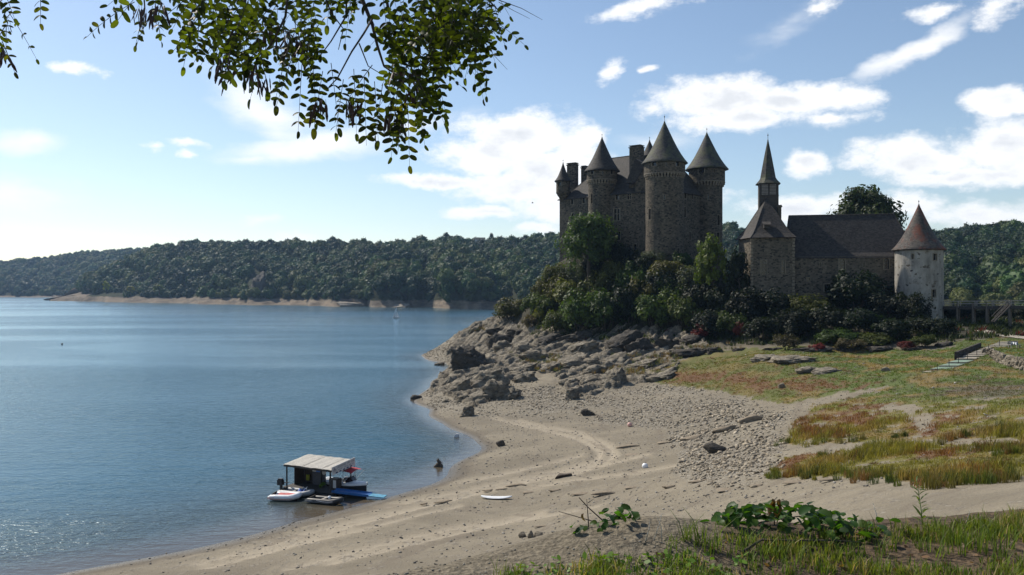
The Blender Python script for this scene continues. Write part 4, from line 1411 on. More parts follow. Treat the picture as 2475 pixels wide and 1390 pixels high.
# apse roof: bell-cast pyramid
pk = Vector((55.9, 182.0, 39.8))
ar = MB()
pts = [Vector(p) for p in (aL, a0, a1, aB, aK)]
cc_ = sum(pts, Vector((0, 0))) / 5
low = [Vector((*(p + (p - cc_).normalized() * .75), AE - .2)) for p in pts]
rows = [low]
for k, (r, h) in enumerate(((.84, .10), (.66, .27), (.44, .52), (.22, .77), (.02, 1.0))):
    rows.append([Vector((pk.x + (l.x - pk.x) * r, pk.y + (l.y - pk.y) * r, AE - .2 + (pk.z - AE) * h)) for l in low])
for r0, r1 in zip(rows[:-1], rows[1:]):
    for k in range(5):
        k2 = (k + 1) % 5
        ar.add([r0[k], r0[k2], r1[k2], r1[k]], [[0, 1, 2, 3]])
ar.add([p - Vector((0, 0, .05)) for p in low], [[0, 1, 2, 3, 4]])
apr = ar.build('apse_roof', MT['slate_plain'], chapel)
hp = MB()
for k in range(5):
    hp.tube([rows[j][k] for j in range(5)], .1, 6)
hp.build('hip_tiles', MT['slate_plain'], apr)
dm = MB()
dq = P(1855, 541, 176.2)
dm.box((dq.x, dq.y + .8, dq.z - .45), (1.1, 1.8, .9), -.2)
dmo = dm.build('roof_dormer', MT['wood_dark'], apr)
dm = MB()
T_ = Matrix.Translation((dq.x, dq.y + .5, dq.z + .15)) @ Matrix.Rotation(-.2, 4, 'Z') @ Matrix.Rotation(rad(18), 4, 'X')
dm.box(None, (1.7, 2.6, .12), M=T_)
dm.build('dormer_roof', MT['slate_plain'], apr)

N0, N1 = (59.2, 175.6), (84.0, 170.4)
nd = Vector((N1[0] - N0[0], N1[1] - N0[1])).normalized(); nn = Vector((-nd.y, nd.x))
dpth = 12.5
N1b = tuple(Vector(N1) + nn * dpth); N0b = tuple(Vector(N0) + nn * dpth)
NE = 26.5
ops = plane_ops(N0, N1, [(1983, 634, 646, 3, 'slit'), (2035, 625, 651, 11, 'arch'), (2088, 634, 646, 3, 'slit'), (2143, 624, 651, 10, 'arch'), (2000, 687, 704, 12, 'plain'), (1953, 672, 679, 6, 'plain'), (2150, 690, 722, 17, 'plain')])
f, L = plane_f(N0, N1)
mb = MB()
surf_wall(mb, f, [0, L / 3, 2 * L / 3, L], [8, 20, NE], ops)
w = mb.build('nave_wall', MT['chapel'], chapel)
for o in ops:
    add_window(w, f, o, kind=o[4], sub=False)
for p0, p1 in ((N1, N1b), (N1b, N0b), (N0b, N0)):
    f, L = plane_f(p0, p1)
    mb = MB(); surf_wall(mb, f, [0, L], [8, NE], [])
    mb.build('nave_wall', MT['chapel'], chapel)
mid0 = (Vector(N0) + Vector(N0b)) / 2; mid1 = (Vector(N1) + Vector(N1b)) / 2
rA = mid0 + nd * .3; rB = mid1 - nd * 3.6
nroof = hip_roof(chapel, [N0, N1, N1b, N0b], NE, rA, rB, 35.75, MT['slate_plain'], over=.35, name='nave_roof', bell=.25)
nf = MB(); nf.lathe(tuple(rB), [(.16, 35.6), (.16, 36.0), (.06, 36.1), (.06, 36.5), (.16, 36.6), (.16, 36.8), (.02, 36.95)], 8)
nf.build('ridge_finial', MT['iron'], nroof)
# bell turret: boarded box with louvres, flared skirt and needle spire
bp_ = P(1856, 445, 184)
bt = MB()
bt.box((bp_.x, bp_.y, 39.6), (3.9, 3.9, 7.0), -.2)
belfry = bt.build('bell_turret', MT['wood_dark'], chapel)
M0 = Matrix.Translation((bp_.x, bp_.y, 0)) @ Matrix.Rotation(-.2, 4, 'Z')
for sx in (-.85, .85):
    for k in range(7):
        sm_ = MB()
        sm_.box(None, (1.35, .42, .07), M=M0 @ Matrix.Translation((sx, -2.02, 40.6 + k * .33)) @ Matrix.Rotation(rad(38), 4, 'X'))
        sm_.build('louvre_slat', MT['wood_grey'], belfry)
cpst = MB()
for sx in (-1.95, 0, 1.95):
    cpst.box(None, (.22, .22, 6.9), M=M0 @ Matrix.Translation((sx, -1.96, 39.6)))
cpst.box(None, (4.2, .3, .22), M=M0 @ Matrix.Translation((0, -1.98, 40.2)))
cpst.build('frame', MT['wood_dark'], belfry)
spm = MB()
prof = [(2.55, 42.85), (2.6, 43.0), (1.95, 43.75), (1.62, 44.3), (1.3, 46.2), (.72, 49.5), (.05, 53.0)]
n4 = []
for r, z in prof:
    n4.append([M0 @ Vector((r * 1.08 * math.cos(a), r * 1.08 * math.sin(a), z)) for a in [math.pi / 8 + math.pi / 4 * k for k in range(8)]])
for r0, r1 in zip(n4[:-1], n4[1:]):
    for k in range(8):
        spm.add([r0[k], r0[(k + 1) % 8], r1[(k + 1) % 8], r1[k]], [[0, 1, 2, 3]])
spm.add(n4[0], [[0, 1, 2, 3, 4, 5, 6, 7]])
spm.build('spire', MT['slate'], belfry)
finial(belfry, (bp_.x, bp_.y), 52.8, 1.6)
chimney(chapel, 1884, 498, 180, 8, 33, d=.8, rz=-.2, cap=.15)
dp = MB()
q = P(2170, 618, 170.9)
dp.tube([(q.x - .2, q.y - .3, q.z + .3), (q.x, q.y - .45, q.z - .3), (q.x, q.y - .45, 15.5)], .09, 6)
dp.build('downpipe', MT['iron'], chapel)

# ------------------------------------------------------------------ the white round tower
wc = (82.1, 167.0)
wtow = thing('round_tower', (wc[0], wc[1], 13), 'whitewashed round tower with reddish cone roof beside the chapel', 'tower')
wo_ = cyl_ops(wc, 4.45, [(2260, 614, 629, 9, 'plain'), (2257, 700, 718, 9, 'plain'), (2206, 614, 626, 4, 'slit')])
fw_ = cyl_f(wc, lambda z: 4.45 + max(0, 15 - z) * .06)
mb = MB()
surf_wall(mb, fw_, [2 * math.pi * k / 64 for k in range(65)], [8, 12, 15, 20, 24, 27.55], wo_, depth=.5)
wbody = mb.build('tower_wall', MT['render'], wtow)
for o in wo_:
    add_window(wbody, fw_, o, kind=o[4], sub=False)
cone_roof(wtow, wc, 5.05, 27.6, 36.9, MT['slate_red'], flare=.2)
finial(wtow, wc, 36.8, .9)

# ------------------------------------------------------------------ footbridge from the tower to the mainland
br = thing('footbridge', (95, 163, 13), 'dark timber footbridge on piles right of the white tower', 'footbridge')
b0, b1 = P(2276, 741, 164), P(2620, 739, 150)
bd = (b1 - b0); bL = bd.length; bdn = bd.normalized(); bn = Vector((-bdn.y, bdn.x, 0))
# deck planks, each its own board
pl_me = MB().box((0, 0, 0), (.34, 2.6, .07))
pm_ = mesh_np('plank', pl_me.v, pl_me.f, MT['wood_dark'])
npl = int(bL / .38)
ang = math.atan2(bdn.y, bdn.x)
for k in range(npl):
    p = b0 + bdn * (.2 + k * .38) + bn * 1.3
    link('plank', pm_, br, Matrix.Translation((p.x, p.y, p.z)) @ Matrix.Rotation(ang, 4, 'Z'))
gd = MB()
for s in (.15, 2.45):
    gd.beam(b0 + bn * s - Vector((0, 0, .32)), b1 + bn * s - Vector((0, 0, .32)), .22, .5)
gd.build('girder', MT['wood_dark'], br)
for s in (.1, 2.5):
    for h in ((.55, 1.0) if s < 1 else (1.0,)):
        rl = MB(); rl.beam(b0 + bn * s + Vector((0, 0, h)), b1 + bn * s + Vector((0, 0, h)), .09, .13)
        rl.build('rail', MT['wood_grey'], br)
    n = int(bL / 2.7)
    for k in range(n + 1):
        p = b0 + bdn * (k * bL / n) + bn * s
        po_ = MB(); po_.beam(p - Vector((0, 0, .3)), p + Vector((0, 0, 1.12)), .13)
        po_.build('railing_post', MT['wood_grey'], br)
for px in (2313, 2351, 2384, 2439, 2500):
    for s in (.15, 2.45):
        t = (px - 1237.5) / FPX
        k = (t * b0.y - b0.x) / (bdn.x - t * bdn.y)
        p = b0 + bdn * k + bn * s
        g = float(ground(p.x, p.y)[0])
        pi_ = MB(); pi_.beam((p.x, p.y, g - .4), (p.x, p.y, p.z + (.6 if s < 1 else -.3)), .28)
        pi_.build('pile', MT['wood_mid'], br)
# stair slung from the side of the bridge
s0, s1 = P(2437, 737, 154.0), P(2396, 778, 151)
sd = MB()
for off in (0, .9):
    o_ = Vector((0, -off, 0))
    sd.beam(s0 + o_, s1 + o_, .12, .25)
    sd.beam(s0 + o_ + Vector((0, 0, .95)), s1 + o_ + Vector((0, 0, .95)), .08, .08)
sd.build('stair_stringer', MT['wood_dark'], br)
for k in range(12):
    q = s0.lerp(s1, (k + .5) / 12) + Vector((0, -.45, 0))
    t_ = MB(); t_.box((q.x, q.y, q.z), (.28, .85, .05))
    t_.build('stair_tread', MT['wood_dark'], br)
# ------------------------------------------------------------------ path, steps, terrace wall
def drape(name, pts_w, width, mat, lift, label=None, n=40):
    """strip of path laid on the land"""
    L = [Vector(p) for p in pts_w]
    V, F = [], []
    m = 5
    for i in range(n + 1):
        t = i / n * (len(L) - 1)
        k = min(int(t), len(L) - 2)
        p = L[k].lerp(L[k + 1], t - k)
        d = (L[k + 1] - L[k]).normalized()
        nn_ = Vector((-d.y, d.x))
        for j in range(m):
            s = (j / (m - 1) - .5) * (width + .25 * math.sin(i * 1.7 + j))
            V.append((p.x + nn_.x * s, p.y + nn_.y * s, 0))
    V = np.array(V)
    V[:, 2] = ground(V[:, 0], V[:, 1]) + lift
    o = link(name, mesh_np(name, V, grid_faces(n + 1, m), mat, None, True))
    return tag(o, label, kind='structure')


path_pts = [P(2372, 787, 150).xy, P(2400, 797, 146).xy, P(2440, 808, 141).xy, P(2490, 817, 137).xy, P(2600, 825, 133).xy]
drape('path', path_pts, 2.6, MT['path'], .12, 'pale gravel path curving down from the footbridge')

stairs = thing('outdoor_steps', P(2255, 902, 108), 'long flight of shallow pale steps climbing the grass to the path', 'steps')
S0, S1 = P(2254, 901, 108.5), P(2440, 826, 134)
# five broad landings with worn matting, then a run of narrow stone treads
marks = [0, .085, .175, .275, .385, .47] + [.47 + .053 * (k + 1) for k in range(10)]
for k in range(len(marks) - 1):
    ta, tb = marks[k], marks[k + 1]
    pa, pb = S0.lerp(S1, ta), S0.lerp(S1, tb)
    zt = pa.z + (.10 if k < 5 else .12)
    w = 2.75 if k < 5 else 2.9
    hw = w / 2
    dd = (pb - pa) * .97
    V = []
    for z in (zt - .45, zt):
        V += [(pa.x - hw, pa.y, z), (pa.x + hw, pa.y, z), (pa.x + dd.x + hw, pa.y + dd.y, z + dd.z * .25), (pa.x + dd.x - hw, pa.y + dd.y, z + dd.z * .25)]
    mb = MB().add(V, [[0, 1, 2, 3], [4, 5, 6, 7], [0, 1, 5, 4], [1, 2, 6, 5], [2, 3, 7, 6], [3, 0, 4, 7]])
    st_ = mb.build('step', MT['concrete'], stairs)
    if k in (1, 2, 3):
        c4 = [Vector(v) for v in V[4:]]
        cen = sum(c4, Vector()) / 4
        mm = MB().add([cen.lerp(v, .93) + Vector((0, 0, .012)) for v in c4] , [[0, 1, 2, 3]])
        mm.build('matting', MT['mat_green'], st_)
for k, t in enumerate((.03, .16, .27, .38, .50, .66, .82)):
    p = S0.lerp(S1, t) + Vector((.25, 0, 0))
    mb = MB().beam(p - Vector((0, 0, .3)), p + Vector((0, 0, 1.05)), .06)
    mb.build('handrail_post', MT['iron'], stairs)
kb = MB()
ka, kc = P(2310, 855, 119.5), P(2369, 832, 132)
for i in range(8):
    a_, b_ = ka.lerp(kc, i / 8), ka.lerp(kc, (i + 1) / 8)
    ga_, gb_ = (float(ground(q.x, q.y)[0]) for q in (a_, b_))
    kb.add([(a_.x - .2, a_.y, ga_ - .5), (a_.x + .2, a_.y, ga_ - .5), (b_.x + .2, b_.y, gb_ - .5), (b_.x - .2, b_.y, gb_ - .5),
            (a_.x - .2, a_.y, a_.z + .25), (a_.x + .2, a_.y, a_.z + .25), (b_.x + .2, b_.y, b_.z + .25), (b_.x - .2, b_.y, b_.z + .25)],
           [[4, 5, 6, 7], [0, 1, 5, 4], [1, 2, 6, 5], [2, 3, 7, 6], [3, 0, 4, 7]])
kb.build('side_wall', MT['rock_dark'], stairs)

# dry-stone retaining wall, stone by stone
rw = thing('retaining_wall', (P(2420, 870, 112).x, 112, 9), 'curved dry stone retaining wall holding the grass terrace', 'wall')


def rock_mesh(name, seed, sub=3, cuts=9, rough=.16, strata=0.0, mat=None, flat=1.0):
    """angular rock: a sphere cut by random planes, then broken up by noise; radius about 1"""
    bm = bmesh.new()
    bmesh.ops.create_icosphere(bm, subdivisions=sub, radius=1.0)
    V = np.array([v.co[:] for v in bm.verts])
    F = np.array([[l.vert.index for l in f.loops] for f in bm.faces])
    bm.free()
    r = np.random.default_rng(seed)
    V = V * 1.25
    for k in range(cuts):
        d = r.normal(size=3)
        if strata:
            d *= np.array([.5, .8, 1.5]) if k % 2 else np.array([1, 1, .35])
        d /= np.linalg.norm(d)
        h = r.uniform(.5, .92)
        s = V @ d
        over = np.maximum(s - h, 0)
        V = V - over[:, None] * d[None, :] * .94
    nn_ = V / (np.linalg.norm(V, axis=1)[:, None] + 1e-6)
    n = fbm(V[:, 0] * 2.1 + seed, V[:, 1] * 2.1, V[:, 2] * 2.1, 4, seed) - .5
    V = V + nn_ * (n * 2 * rough)[:, None]
    if strata:
        n = fbm(V[:, 0] * 4.5 + .6 * V[:, 2], V[:, 1] * 4.5 + seed, V[:, 2] * 9, 3, seed + 3) - .5
        V = V + nn_ * (n * .5)[:, None]
    if strata:
        w = V[:, 2] * 5.5 + (fbm(V[:, 0] * 1.4, V[:, 1] * 1.4, None, 3, seed + 5) - .5) * 3
        st_ = np.abs((w % 1.0) - .5) * 2
        V = V + nn_ * np.array([1, 1, .1]) * ((st_ - .5) * strata)[:, None]
    V[:, 2] *= flat
    return mesh_np(name, V, F, mat, None, False)


STONES = [rock_mesh('stone', 900 + k, 1, 7, .1, 0, MT['rock']) for k in range(5)]
wl = [Vector((*t, 0)) for t in (P(2378, 850, 123).xy, *[q for q in TERR])]
cnt = 0
tot = sum((b - a).length for a, b in zip(wl[:-1], wl[1:]))
for row in range(5):
    s = (row % 2) * .2
    while s < tot * .86 and cnt < 290:
        acc = 0
        for a, b in zip(wl[:-1], wl[1:]):
            l_ = (b - a).length
            if s <= acc + l_:
                p = a.lerp(b, (s - acc) / l_)
                break
            acc += l_
        g = float(ground(p.x - 1.0, p.y - .4, False)[0])
        top = 10.75
        h = max(top - g, .6)
        z = g + .1 + h * (row + .35) / 5
        w = random.uniform(.42, .62)
        if p.y > 95:
            link('stone', STONES[cnt % 5], rw, Matrix.Translation((p.x - .25 + row * .07, p.y - .1, z)) @ Euler((random.random() * 6, random.random() * 6, random.random() * 6)).to_matrix().to_4x4() @ Matrix.Diagonal((w * .75, w * .7, h / 5 * .85, 1)))
            cnt += 1
        s += w * 1.05
mb = MB()
for a, b in zip(wl[:-1], wl[1:]):
    for i in range(4):
        p, q = a.lerp(b, i / 4), a.lerp(b, (i + 1) / 4)
        gp, gq = (float(ground(k.x - 1.0, k.y - .4, False)[0]) for k in (p, q))
        tp = 10.72
        mb.add([(p.x - .2, p.y, gp - .4), (q.x - .2, q.y, gq - .4), (q.x + .1, q.y, tp), (p.x + .1, p.y, tp), (p.x + .9, p.y + .1, tp), (q.x + .9, q.y + .1, tp)], [[0, 1, 2, 3], [3, 2, 5, 4]])
mb.build('wall_core', MT['rock'], rw)

# bench with a towel
bq = hit(2452, 842)
bench = thing('wooden_bench', (bq.x, bq.y, bq.z), 'small wooden bench with white and blue towel near the path', 'bench')
B0 = Matrix.Translation((bq.x, bq.y, bq.z)) @ Matrix.Rotation(.25, 4, 'Z')
for k in range(3):
    MB().box(None, (1.9, .17, .06), M=B0 @ Matrix.Translation((0, (k - 1) * .2, .52))).build('seat_plank', MT['wood_grey'], bench)
for k in range(2):
    MB().box(None, (1.9, .05, .16), M=B0 @ Matrix.Translation((0, .36, .78 + .22 * k))).build('backrest_plank', MT['wood_grey'], bench)
for sx in (-.8, .8):
    for sy in (-.2, .3):
        MB().box(None, (.1, .1, .5 if sy < 0 else 1.1), M=B0 @ Matrix.Translation((sx, sy, .25 if sy < 0 else .55))).build('leg', MT['wood_grey'], bench)
tw_ = thing('beach_towel', (bq.x, bq.y, bq.z + .55), 'crumpled white and blue towel lying on the bench', 'towel')
V = []
for i in range(9):
    for j in range(7):
        x, y = -.45 + i * .11, -.28 + j * .1
        V.append(B0 @ Vector((x, y, .60 + .28 * max(0, math.sin(i * 1.3 + j * .8)) + .1 * math.sin(j * 2.2 + i))))
link('cloth', mesh_np('cloth', [v[:] for v in V], grid_faces(9, 7), MT['white_paint'], None, True), tw_)
V2 = [B0 @ Vector((.12 + i * .1, -.3 + j * .1, .66 + .2 * max(0, math.sin(i * 1.7 + j)))) for i in range(4) for j in range(6)]
link('blue_fold', mesh_np('blue_fold', [v[:] for v in V2], grid_faces(4, 6), MT['blue_cloth'], None, True), tw_)

# ------------------------------------------------------------------ bedrock of the castle point: tilted, broken slabs
OUTC = [(1035, 940), (1068, 905), (1085, 835), (1130, 783), (1200, 762), (1300, 795), (1450, 785), (1650, 795), (1730, 842), (1650, 872), (1630, 905), (1520, 930), (1440, 955), (1385, 968), (1345, 915),
        (1285, 892), (1245, 930), (1200, 962), (1150, 985), (1105, 970), (1055, 950)]
ox, oy = np.meshgrid(np.arange(-26, 62, .33), np.arange(118, 240, .36))
oz = ground(ox, oy, False)
om = soft_poly(ox, oy, oz, OUTC, 16, 9, .3, 141)
om = np.minimum(om, 1) * sstep(fbm(ox * .16, oy * .16, octv=3, seed=143) + .25 * om, .40, .62) * sstep(oz, -.6, .3)


def slabs(x, y, phi, L, amp, seed):
    ac = x * math.sin(phi) - y * math.cos(phi)
    al = x * math.cos(phi) + y * math.sin(phi)
    wv = (fbm(x * .09, y * .09, octv=3, seed=seed) - .5) * 3.2 + (fbm(al * .35, ac * .12, octv=3, seed=seed + 1) - .5) * .9
    t = ac / L + wv
    k = np.floor(t)
    fr = t - k
    hgt = .35 + 1.1 * vnoise(k * 3.7, al / (L * 2.6) + k * 1.3, seed=seed + 2)
    return amp * hgt * (np.where(fr < .86, fr / .86, (1 - fr) / .14) - .35)


oh = slabs(ox, oy, rad(38), 5.2, 1.35, 150) + slabs(ox, oy, rad(50), 2.0, .8, 160) + slabs(ox, oy, rad(28), 1.0, .42, 165)
oh = oh + (fbm(ox * 1.1, oy * 1.1, octv=3, seed=170) - .5) * .7 - np.abs(fbm(ox * .5, oy * .5, octv=4, seed=171) - .5) * 2.2 + .35
ozz = oz - .9 + om * (1.05 + .72 * oh)
MT['bedrock'] = rock_material('bedrock', (.34, .295, .225), (.105, .09, .068))
tag(link('bedrock', mesh_np('bedrock', np.stack([ox, oy, ozz], -1).reshape(-1, 3), grid_faces(*ox.shape), MT['bedrock'], None, False)), 'tilted grey bedrock slabs of the rocky point below the castle', kind='structure')

# ------------------------------------------------------------------ separate ledges and blocks of the shore (pieces of the shore)
LEDGE = [rock_mesh('rock', 400 + k, 4, 10, .26, .24, MT['bedrock']) for k in range(7)]
LEDGED = [rock_mesh('rock', 450 + k, 4, 10, .26, .24, MT['rock_dark']) for k in range(4)]


def place_rock(me, px0, px1, v0, v1, tilt=0, deep=.8, name='rock', parent=None, rz=None, sink=.5):
    """rock that spans px0..px1 across and stands from v1 (foot) up to v0"""
    p = hit((px0 + px1) / 2, v1 - (v1 - v0) * .12)
    k = p.y / FPX
    w, h = (px1 - px0) * k / 2, (v1 - v0) * k / 2
    M = Matrix.Translation((p.x, p.y + w * deep * .5, p.z + h * (1 - sink))) @ Matrix.Rotation(rad(-tilt), 4, 'Y') @ Matrix.Rotation(rz if rz is not None else random.uniform(-.4, .4), 4, 'Z')
    M = M @ Matrix.Diagonal((w * 1.08, max(w * deep, h * .9), h * 1.2, 1))
    return link(name, me, parent, M)


OUT = [(1166, 1236, 802, 852, 5, 1), (1160, 1201, 852, 892, 0, 0), (1195, 1242, 822, 855, 5, 0), (1242, 1288, 820, 856, 8, 0), (1350, 1462, 818, 866, 20, 0), (1451, 1545, 796, 858, 15, 1),
       (1512, 1567, 817, 863, 15, 1), (1588, 1645, 805, 852, 15, 1), (1605, 1690, 843, 872, 8, 1), (1262, 1325, 848, 874, 5, 0), (1346, 1418, 858, 897, 12, 0), (1414, 1453, 864, 892, 10, 0),
       (1451, 1523, 853, 886, 14, 0), (1509, 1596, 864, 897, 16, 0), (1471, 1514, 887, 938, 30, 0), (1349, 1389, 911, 935, 5, 0), (1370, 1407, 915, 935, 10, 0), (1408, 1453, 908, 938, 10, 0),
       (1365, 1407, 928, 972, 25, 0), (1446, 1476, 920, 941, 5, 0), (1560, 1640, 887, 920, 14, 0), (1079, 1139, 912, 957, 25, 0), (1132, 1215, 890, 949, 32, 0), (1179, 1238, 911, 972, 34, 0),
       (1118, 1186, 945, 975, 20, 0), (1115, 1151, 970, 1009, 20, 0), (1071, 1098, 910, 938, 10, 0), (1146, 1168, 775, 803, 20, 0), (1123, 1157, 788, 806, 15, 0), (1288, 1350, 806, 838, 10, 1),
       (1350, 1420, 800, 832, 12, 1), (1560, 1600, 850, 872, 10, 0), (1690, 1740, 838, 860, 8, 1), (1640, 1700, 805, 838, 10, 1), (1925, 2000, 836, 852, 4, 1), (2020, 2062, 836, 850, 4, 1), (2090, 2150, 834, 850, 6, 1),
       (2262, 2300, 822, 840, 5, 1), (2196, 2236, 834, 848, 5, 1), (1850, 1890, 832, 846, 8, 1), (1765, 1800, 834, 848, 8, 1), (1236, 1300, 868, 905, 14, 0), (1300, 1352, 874, 905, 14, 0),
       (1240, 1290, 900, 930, 20, 0), (1415, 1470, 884, 912, 16, 0), (1490, 1560, 840, 866, 16, 1), (1180, 1240, 785, 806, 8, 1), (1225, 1290, 786, 815, 8, 1), (1050, 1075, 872, 884, 10, 0),
       (1815, 1880, 857, 876, 4, 0), (1870, 1965, 858, 879, 4, 0), (1932, 1985, 886, 903, 6, 0), (1975, 2035, 886, 902, 4, 0), (1096, 1140, 950, 975, 20, 0), (1205, 1260, 940, 968, 26, 0)]
for k, (x0, x1, v0, v1, tl, dk) in enumerate(OUT):
    place_rock(LEDGED[k % 4] if dk else LEDGE[k % 7], x0, x1, v0, v1, tl, parent=shore, sink=.85 if x0 > 1690 and dk else .85)
# broken rock between the ledges
rk = np.random.default_rng(5)
for k in range(110):
    px = rk.uniform(1070, 1640)
    lo = np.interp(px, [1070, 1150, 1300, 1500, 1640], [905, 880, 865, 860, 855]); hi = np.interp(px, [1070, 1150, 1300, 1500, 1640], [975, 970, 905, 930, 890])
    v = rk.uniform(lo, hi)
    s = rk.uniform(2, 8)
    place_rock(LEDGE[k % 7], px - s, px + s, v - s * rk.uniform(.7, 1.3), v, rk.uniform(0, 35), parent=shore)

bb = place_rock(rock_mesh('boulder', 477, 5, 12, .12, .05, MT['rock_dark']), 1084, 1168, 816, 912, 4, .8, 'boulder', None, .2, .45)
tag(bb, 'huge dark angular boulder at the water edge of the rocky point', 'boulder')

NAMED = [  # singled-out boulders and clods on the beach
    (1198, 1224, 1066, 1080, 'clod', 'dark squared tree stump lying on the sand near the inlet', 'stump', 'tree_stump'),
    (1340, 1378, 1141, 1157, 'clod', 'dark brown clod of earth in the middle of the beach', 'clod', 'earth_clod'),
    (1405, 1440, 990, 1006, 'rock_dark', 'dark rock alone on the pebbles below the outcrop', 'rock', 'beach_rock'),
    (1708, 1752, 1072, 1098, 'rock_dark', 'long dark slab among the pale rubble', 'rock', 'stone_slab'),
    (990, 1016, 952, 968, 'rock_dark', 'flat dark rock awash off the stony point', 'rock', 'shore_rock'),
    (1096, 1112, 1048, 1058, 'white_board', 'white-topped stone in the shallows of the inlet', 'stone', 'pale_stone'),
    (1880, 1898, 928, 940, 'earth', 'small orange-brown boulder on the meadow', 'boulder', 'meadow_boulder'),
    (1630, 1650, 838, 852, 'rock', 'pale boulder at the foot of the scrub', 'boulder', 'pale_boulder'),
    (2134, 2152, 889, 899, 'rock', 'lone pale stone in the grass left of the steps', 'stone', 'lone_stone'),
    (1255, 1272, 1286, 1300, 'rock', 'leftmost stone of the small pile on the near beach', 'stone', 'piled_stone'),
    (1272, 1292, 1282, 1302, 'rock', 'middle stone of the small pile on the near beach', 'stone', 'piled_stone'),
    (1290, 1312, 1282, 1296, 'rock', 'flat rightmost stone of the small pile on the near beach', 'stone', 'piled_stone'),
]
for k, (x0, x1, v0, v1, m_, lab, cat, nm) in enumerate(NAMED):
    tag(place_rock(rock_mesh(nm, 520 + k, 3, 9, .18, 0, MT[m_]), x0, x1, v0, v1, 0, .7, nm), lab, cat)

# crumbled edges of dried mud on the beach (pieces of the shore)
CLODS = [rock_mesh('crumbled_bank', 560 + k, 3, 8, .3, 0, MT['earth'], .6) for k in range(4)]
for k, (x0, x1, v0, v1, tl) in enumerate([(1160, 1200, 1180, 1188, 4), (1195, 1230, 1176, 1186, 3), (1222, 1285, 1166, 1178, 5), (1255, 1300, 1184, 1192, 2), (1320, 1365, 1180, 1190, 3), (1375, 1440, 1190, 1197, 2), (1430, 1505, 1184, 1198, 3), (1500, 1550, 1174, 1182, 3),
                                          (1595, 1645, 1168, 1182, 2), (1660, 1720, 1158, 1168, 5), (1490, 1560, 1072, 1082, 6), (1580, 1630, 1062, 1072, 6), (1630, 1720, 1046, 1062, 9), (1715, 1790, 1022, 1044, 12), (1785, 1860, 998, 1022, 12), (1500, 1560, 1094, 1101, 4),
                                          (1010, 1040, 1212, 1220, 6), (1045, 1100, 1206, 1214, 5), (1290, 1330, 1268, 1274, 3), (1720, 1790, 1180, 1190, 3), (1800, 1860, 1170, 1180, 4), (1885, 1960, 1160, 1168, 3), (1980, 2060, 1154, 1162, 2)]):
    place_rock(CLODS[k % 4], x0 + (x1 - x0) * .12, x1 - (x1 - x0) * .12, v0 + 2, v1, tl, .5, 'crumbled_bank', shore, .1, .7)

# ------------------------------------------------------------------ loose stones
def scatter_stones(name, pts, size, cols, seed, label, mat):
    r = np.random.default_rng(seed)
    t = (1 + 5 ** .5) / 2
    B = np.array([(-1, t, 0), (1, t, 0), (-1, -t, 0), (1, -t, 0), (0, -1, t), (0, 1, t), (0, -1, -t), (0, 1, -t), (t, 0, -1), (t, 0, 1), (-t, 0, -1), (-t, 0, 1)], float) / 1.9
    Fb = np.array([(0, 11, 5), (0, 5, 1), (0, 1, 7), (0, 7, 10), (0, 10, 11), (1, 5, 9), (5, 11, 4), (11, 10, 2), (10, 7, 6), (7, 1, 8), (3, 9, 4), (3, 4, 2), (3, 2, 6), (3, 6, 8), (3, 8, 9), (4, 9, 5), (2, 4, 11), (6, 2, 10), (8, 6, 7), (9, 8, 1)])
    n = len(pts)
    V = B[None] * (1 + .28 * r.normal(size=(n, 12, 1)))
    V = V * (r.uniform(.6, 1.3, (n, 1, 3)) * np.array([1.15, .9, .55]))
    a = r.random(n) * 6.28
    ca, sa = np.cos(a)[:, None], np.sin(a)[:, None]
    tl = r.normal(size=(n, 1)) * .35
    x, y, z = V[..., 0], V[..., 1], V[..., 2]
    x, z = x * np.cos(tl) - z * np.sin(tl), x * np.sin(tl) + z * np.cos(tl)
    V = np.stack([x * ca - y * sa, x * sa + y * ca, z], -1) * size[:, None, None] * .5
    V = V + (pts + np.array([0, 0, 1]) * (size * .12)[:, None])[:, None, :]
    F = (Fb[None] + (np.arange(n) * 12)[:, None, None]).reshape(-1, 3)
    c = cols[0] + (cols[1] - cols[0]) * r.random((n, 1))
    C = np.repeat(c * (.75 + .5 * r.random((n, 1))), 12, axis=0)
    o = link(name, mesh_np(name, V.reshape(-1, 3), F, mat, C))
    return tag(o, label, kind='stuff')


def sample_land(weight, n, seed):
    """random points of the land, chosen with a weight per square metre"""
    r = np.random.default_rng(seed)
    dr = np.gradient(RR)[:, None]
    a = gr * dr * (AA[1] - AA[0]) * weight
    a = a[:-1, :-1]
    p = (a / a.sum()).ravel()
    i, j = np.unravel_index(r.choice(len(p), n, p=p), a.shape)
    s, t = r.random((2, n))
    f = lambda A: A[i, j] * (1 - s) * (1 - t) + A[i + 1, j] * s * (1 - t) + A[i, j + 1] * (1 - s) * t + A[i + 1, j + 1] * s * t
    return np.stack([f(TX), f(TY), f(TZ)], -1), r


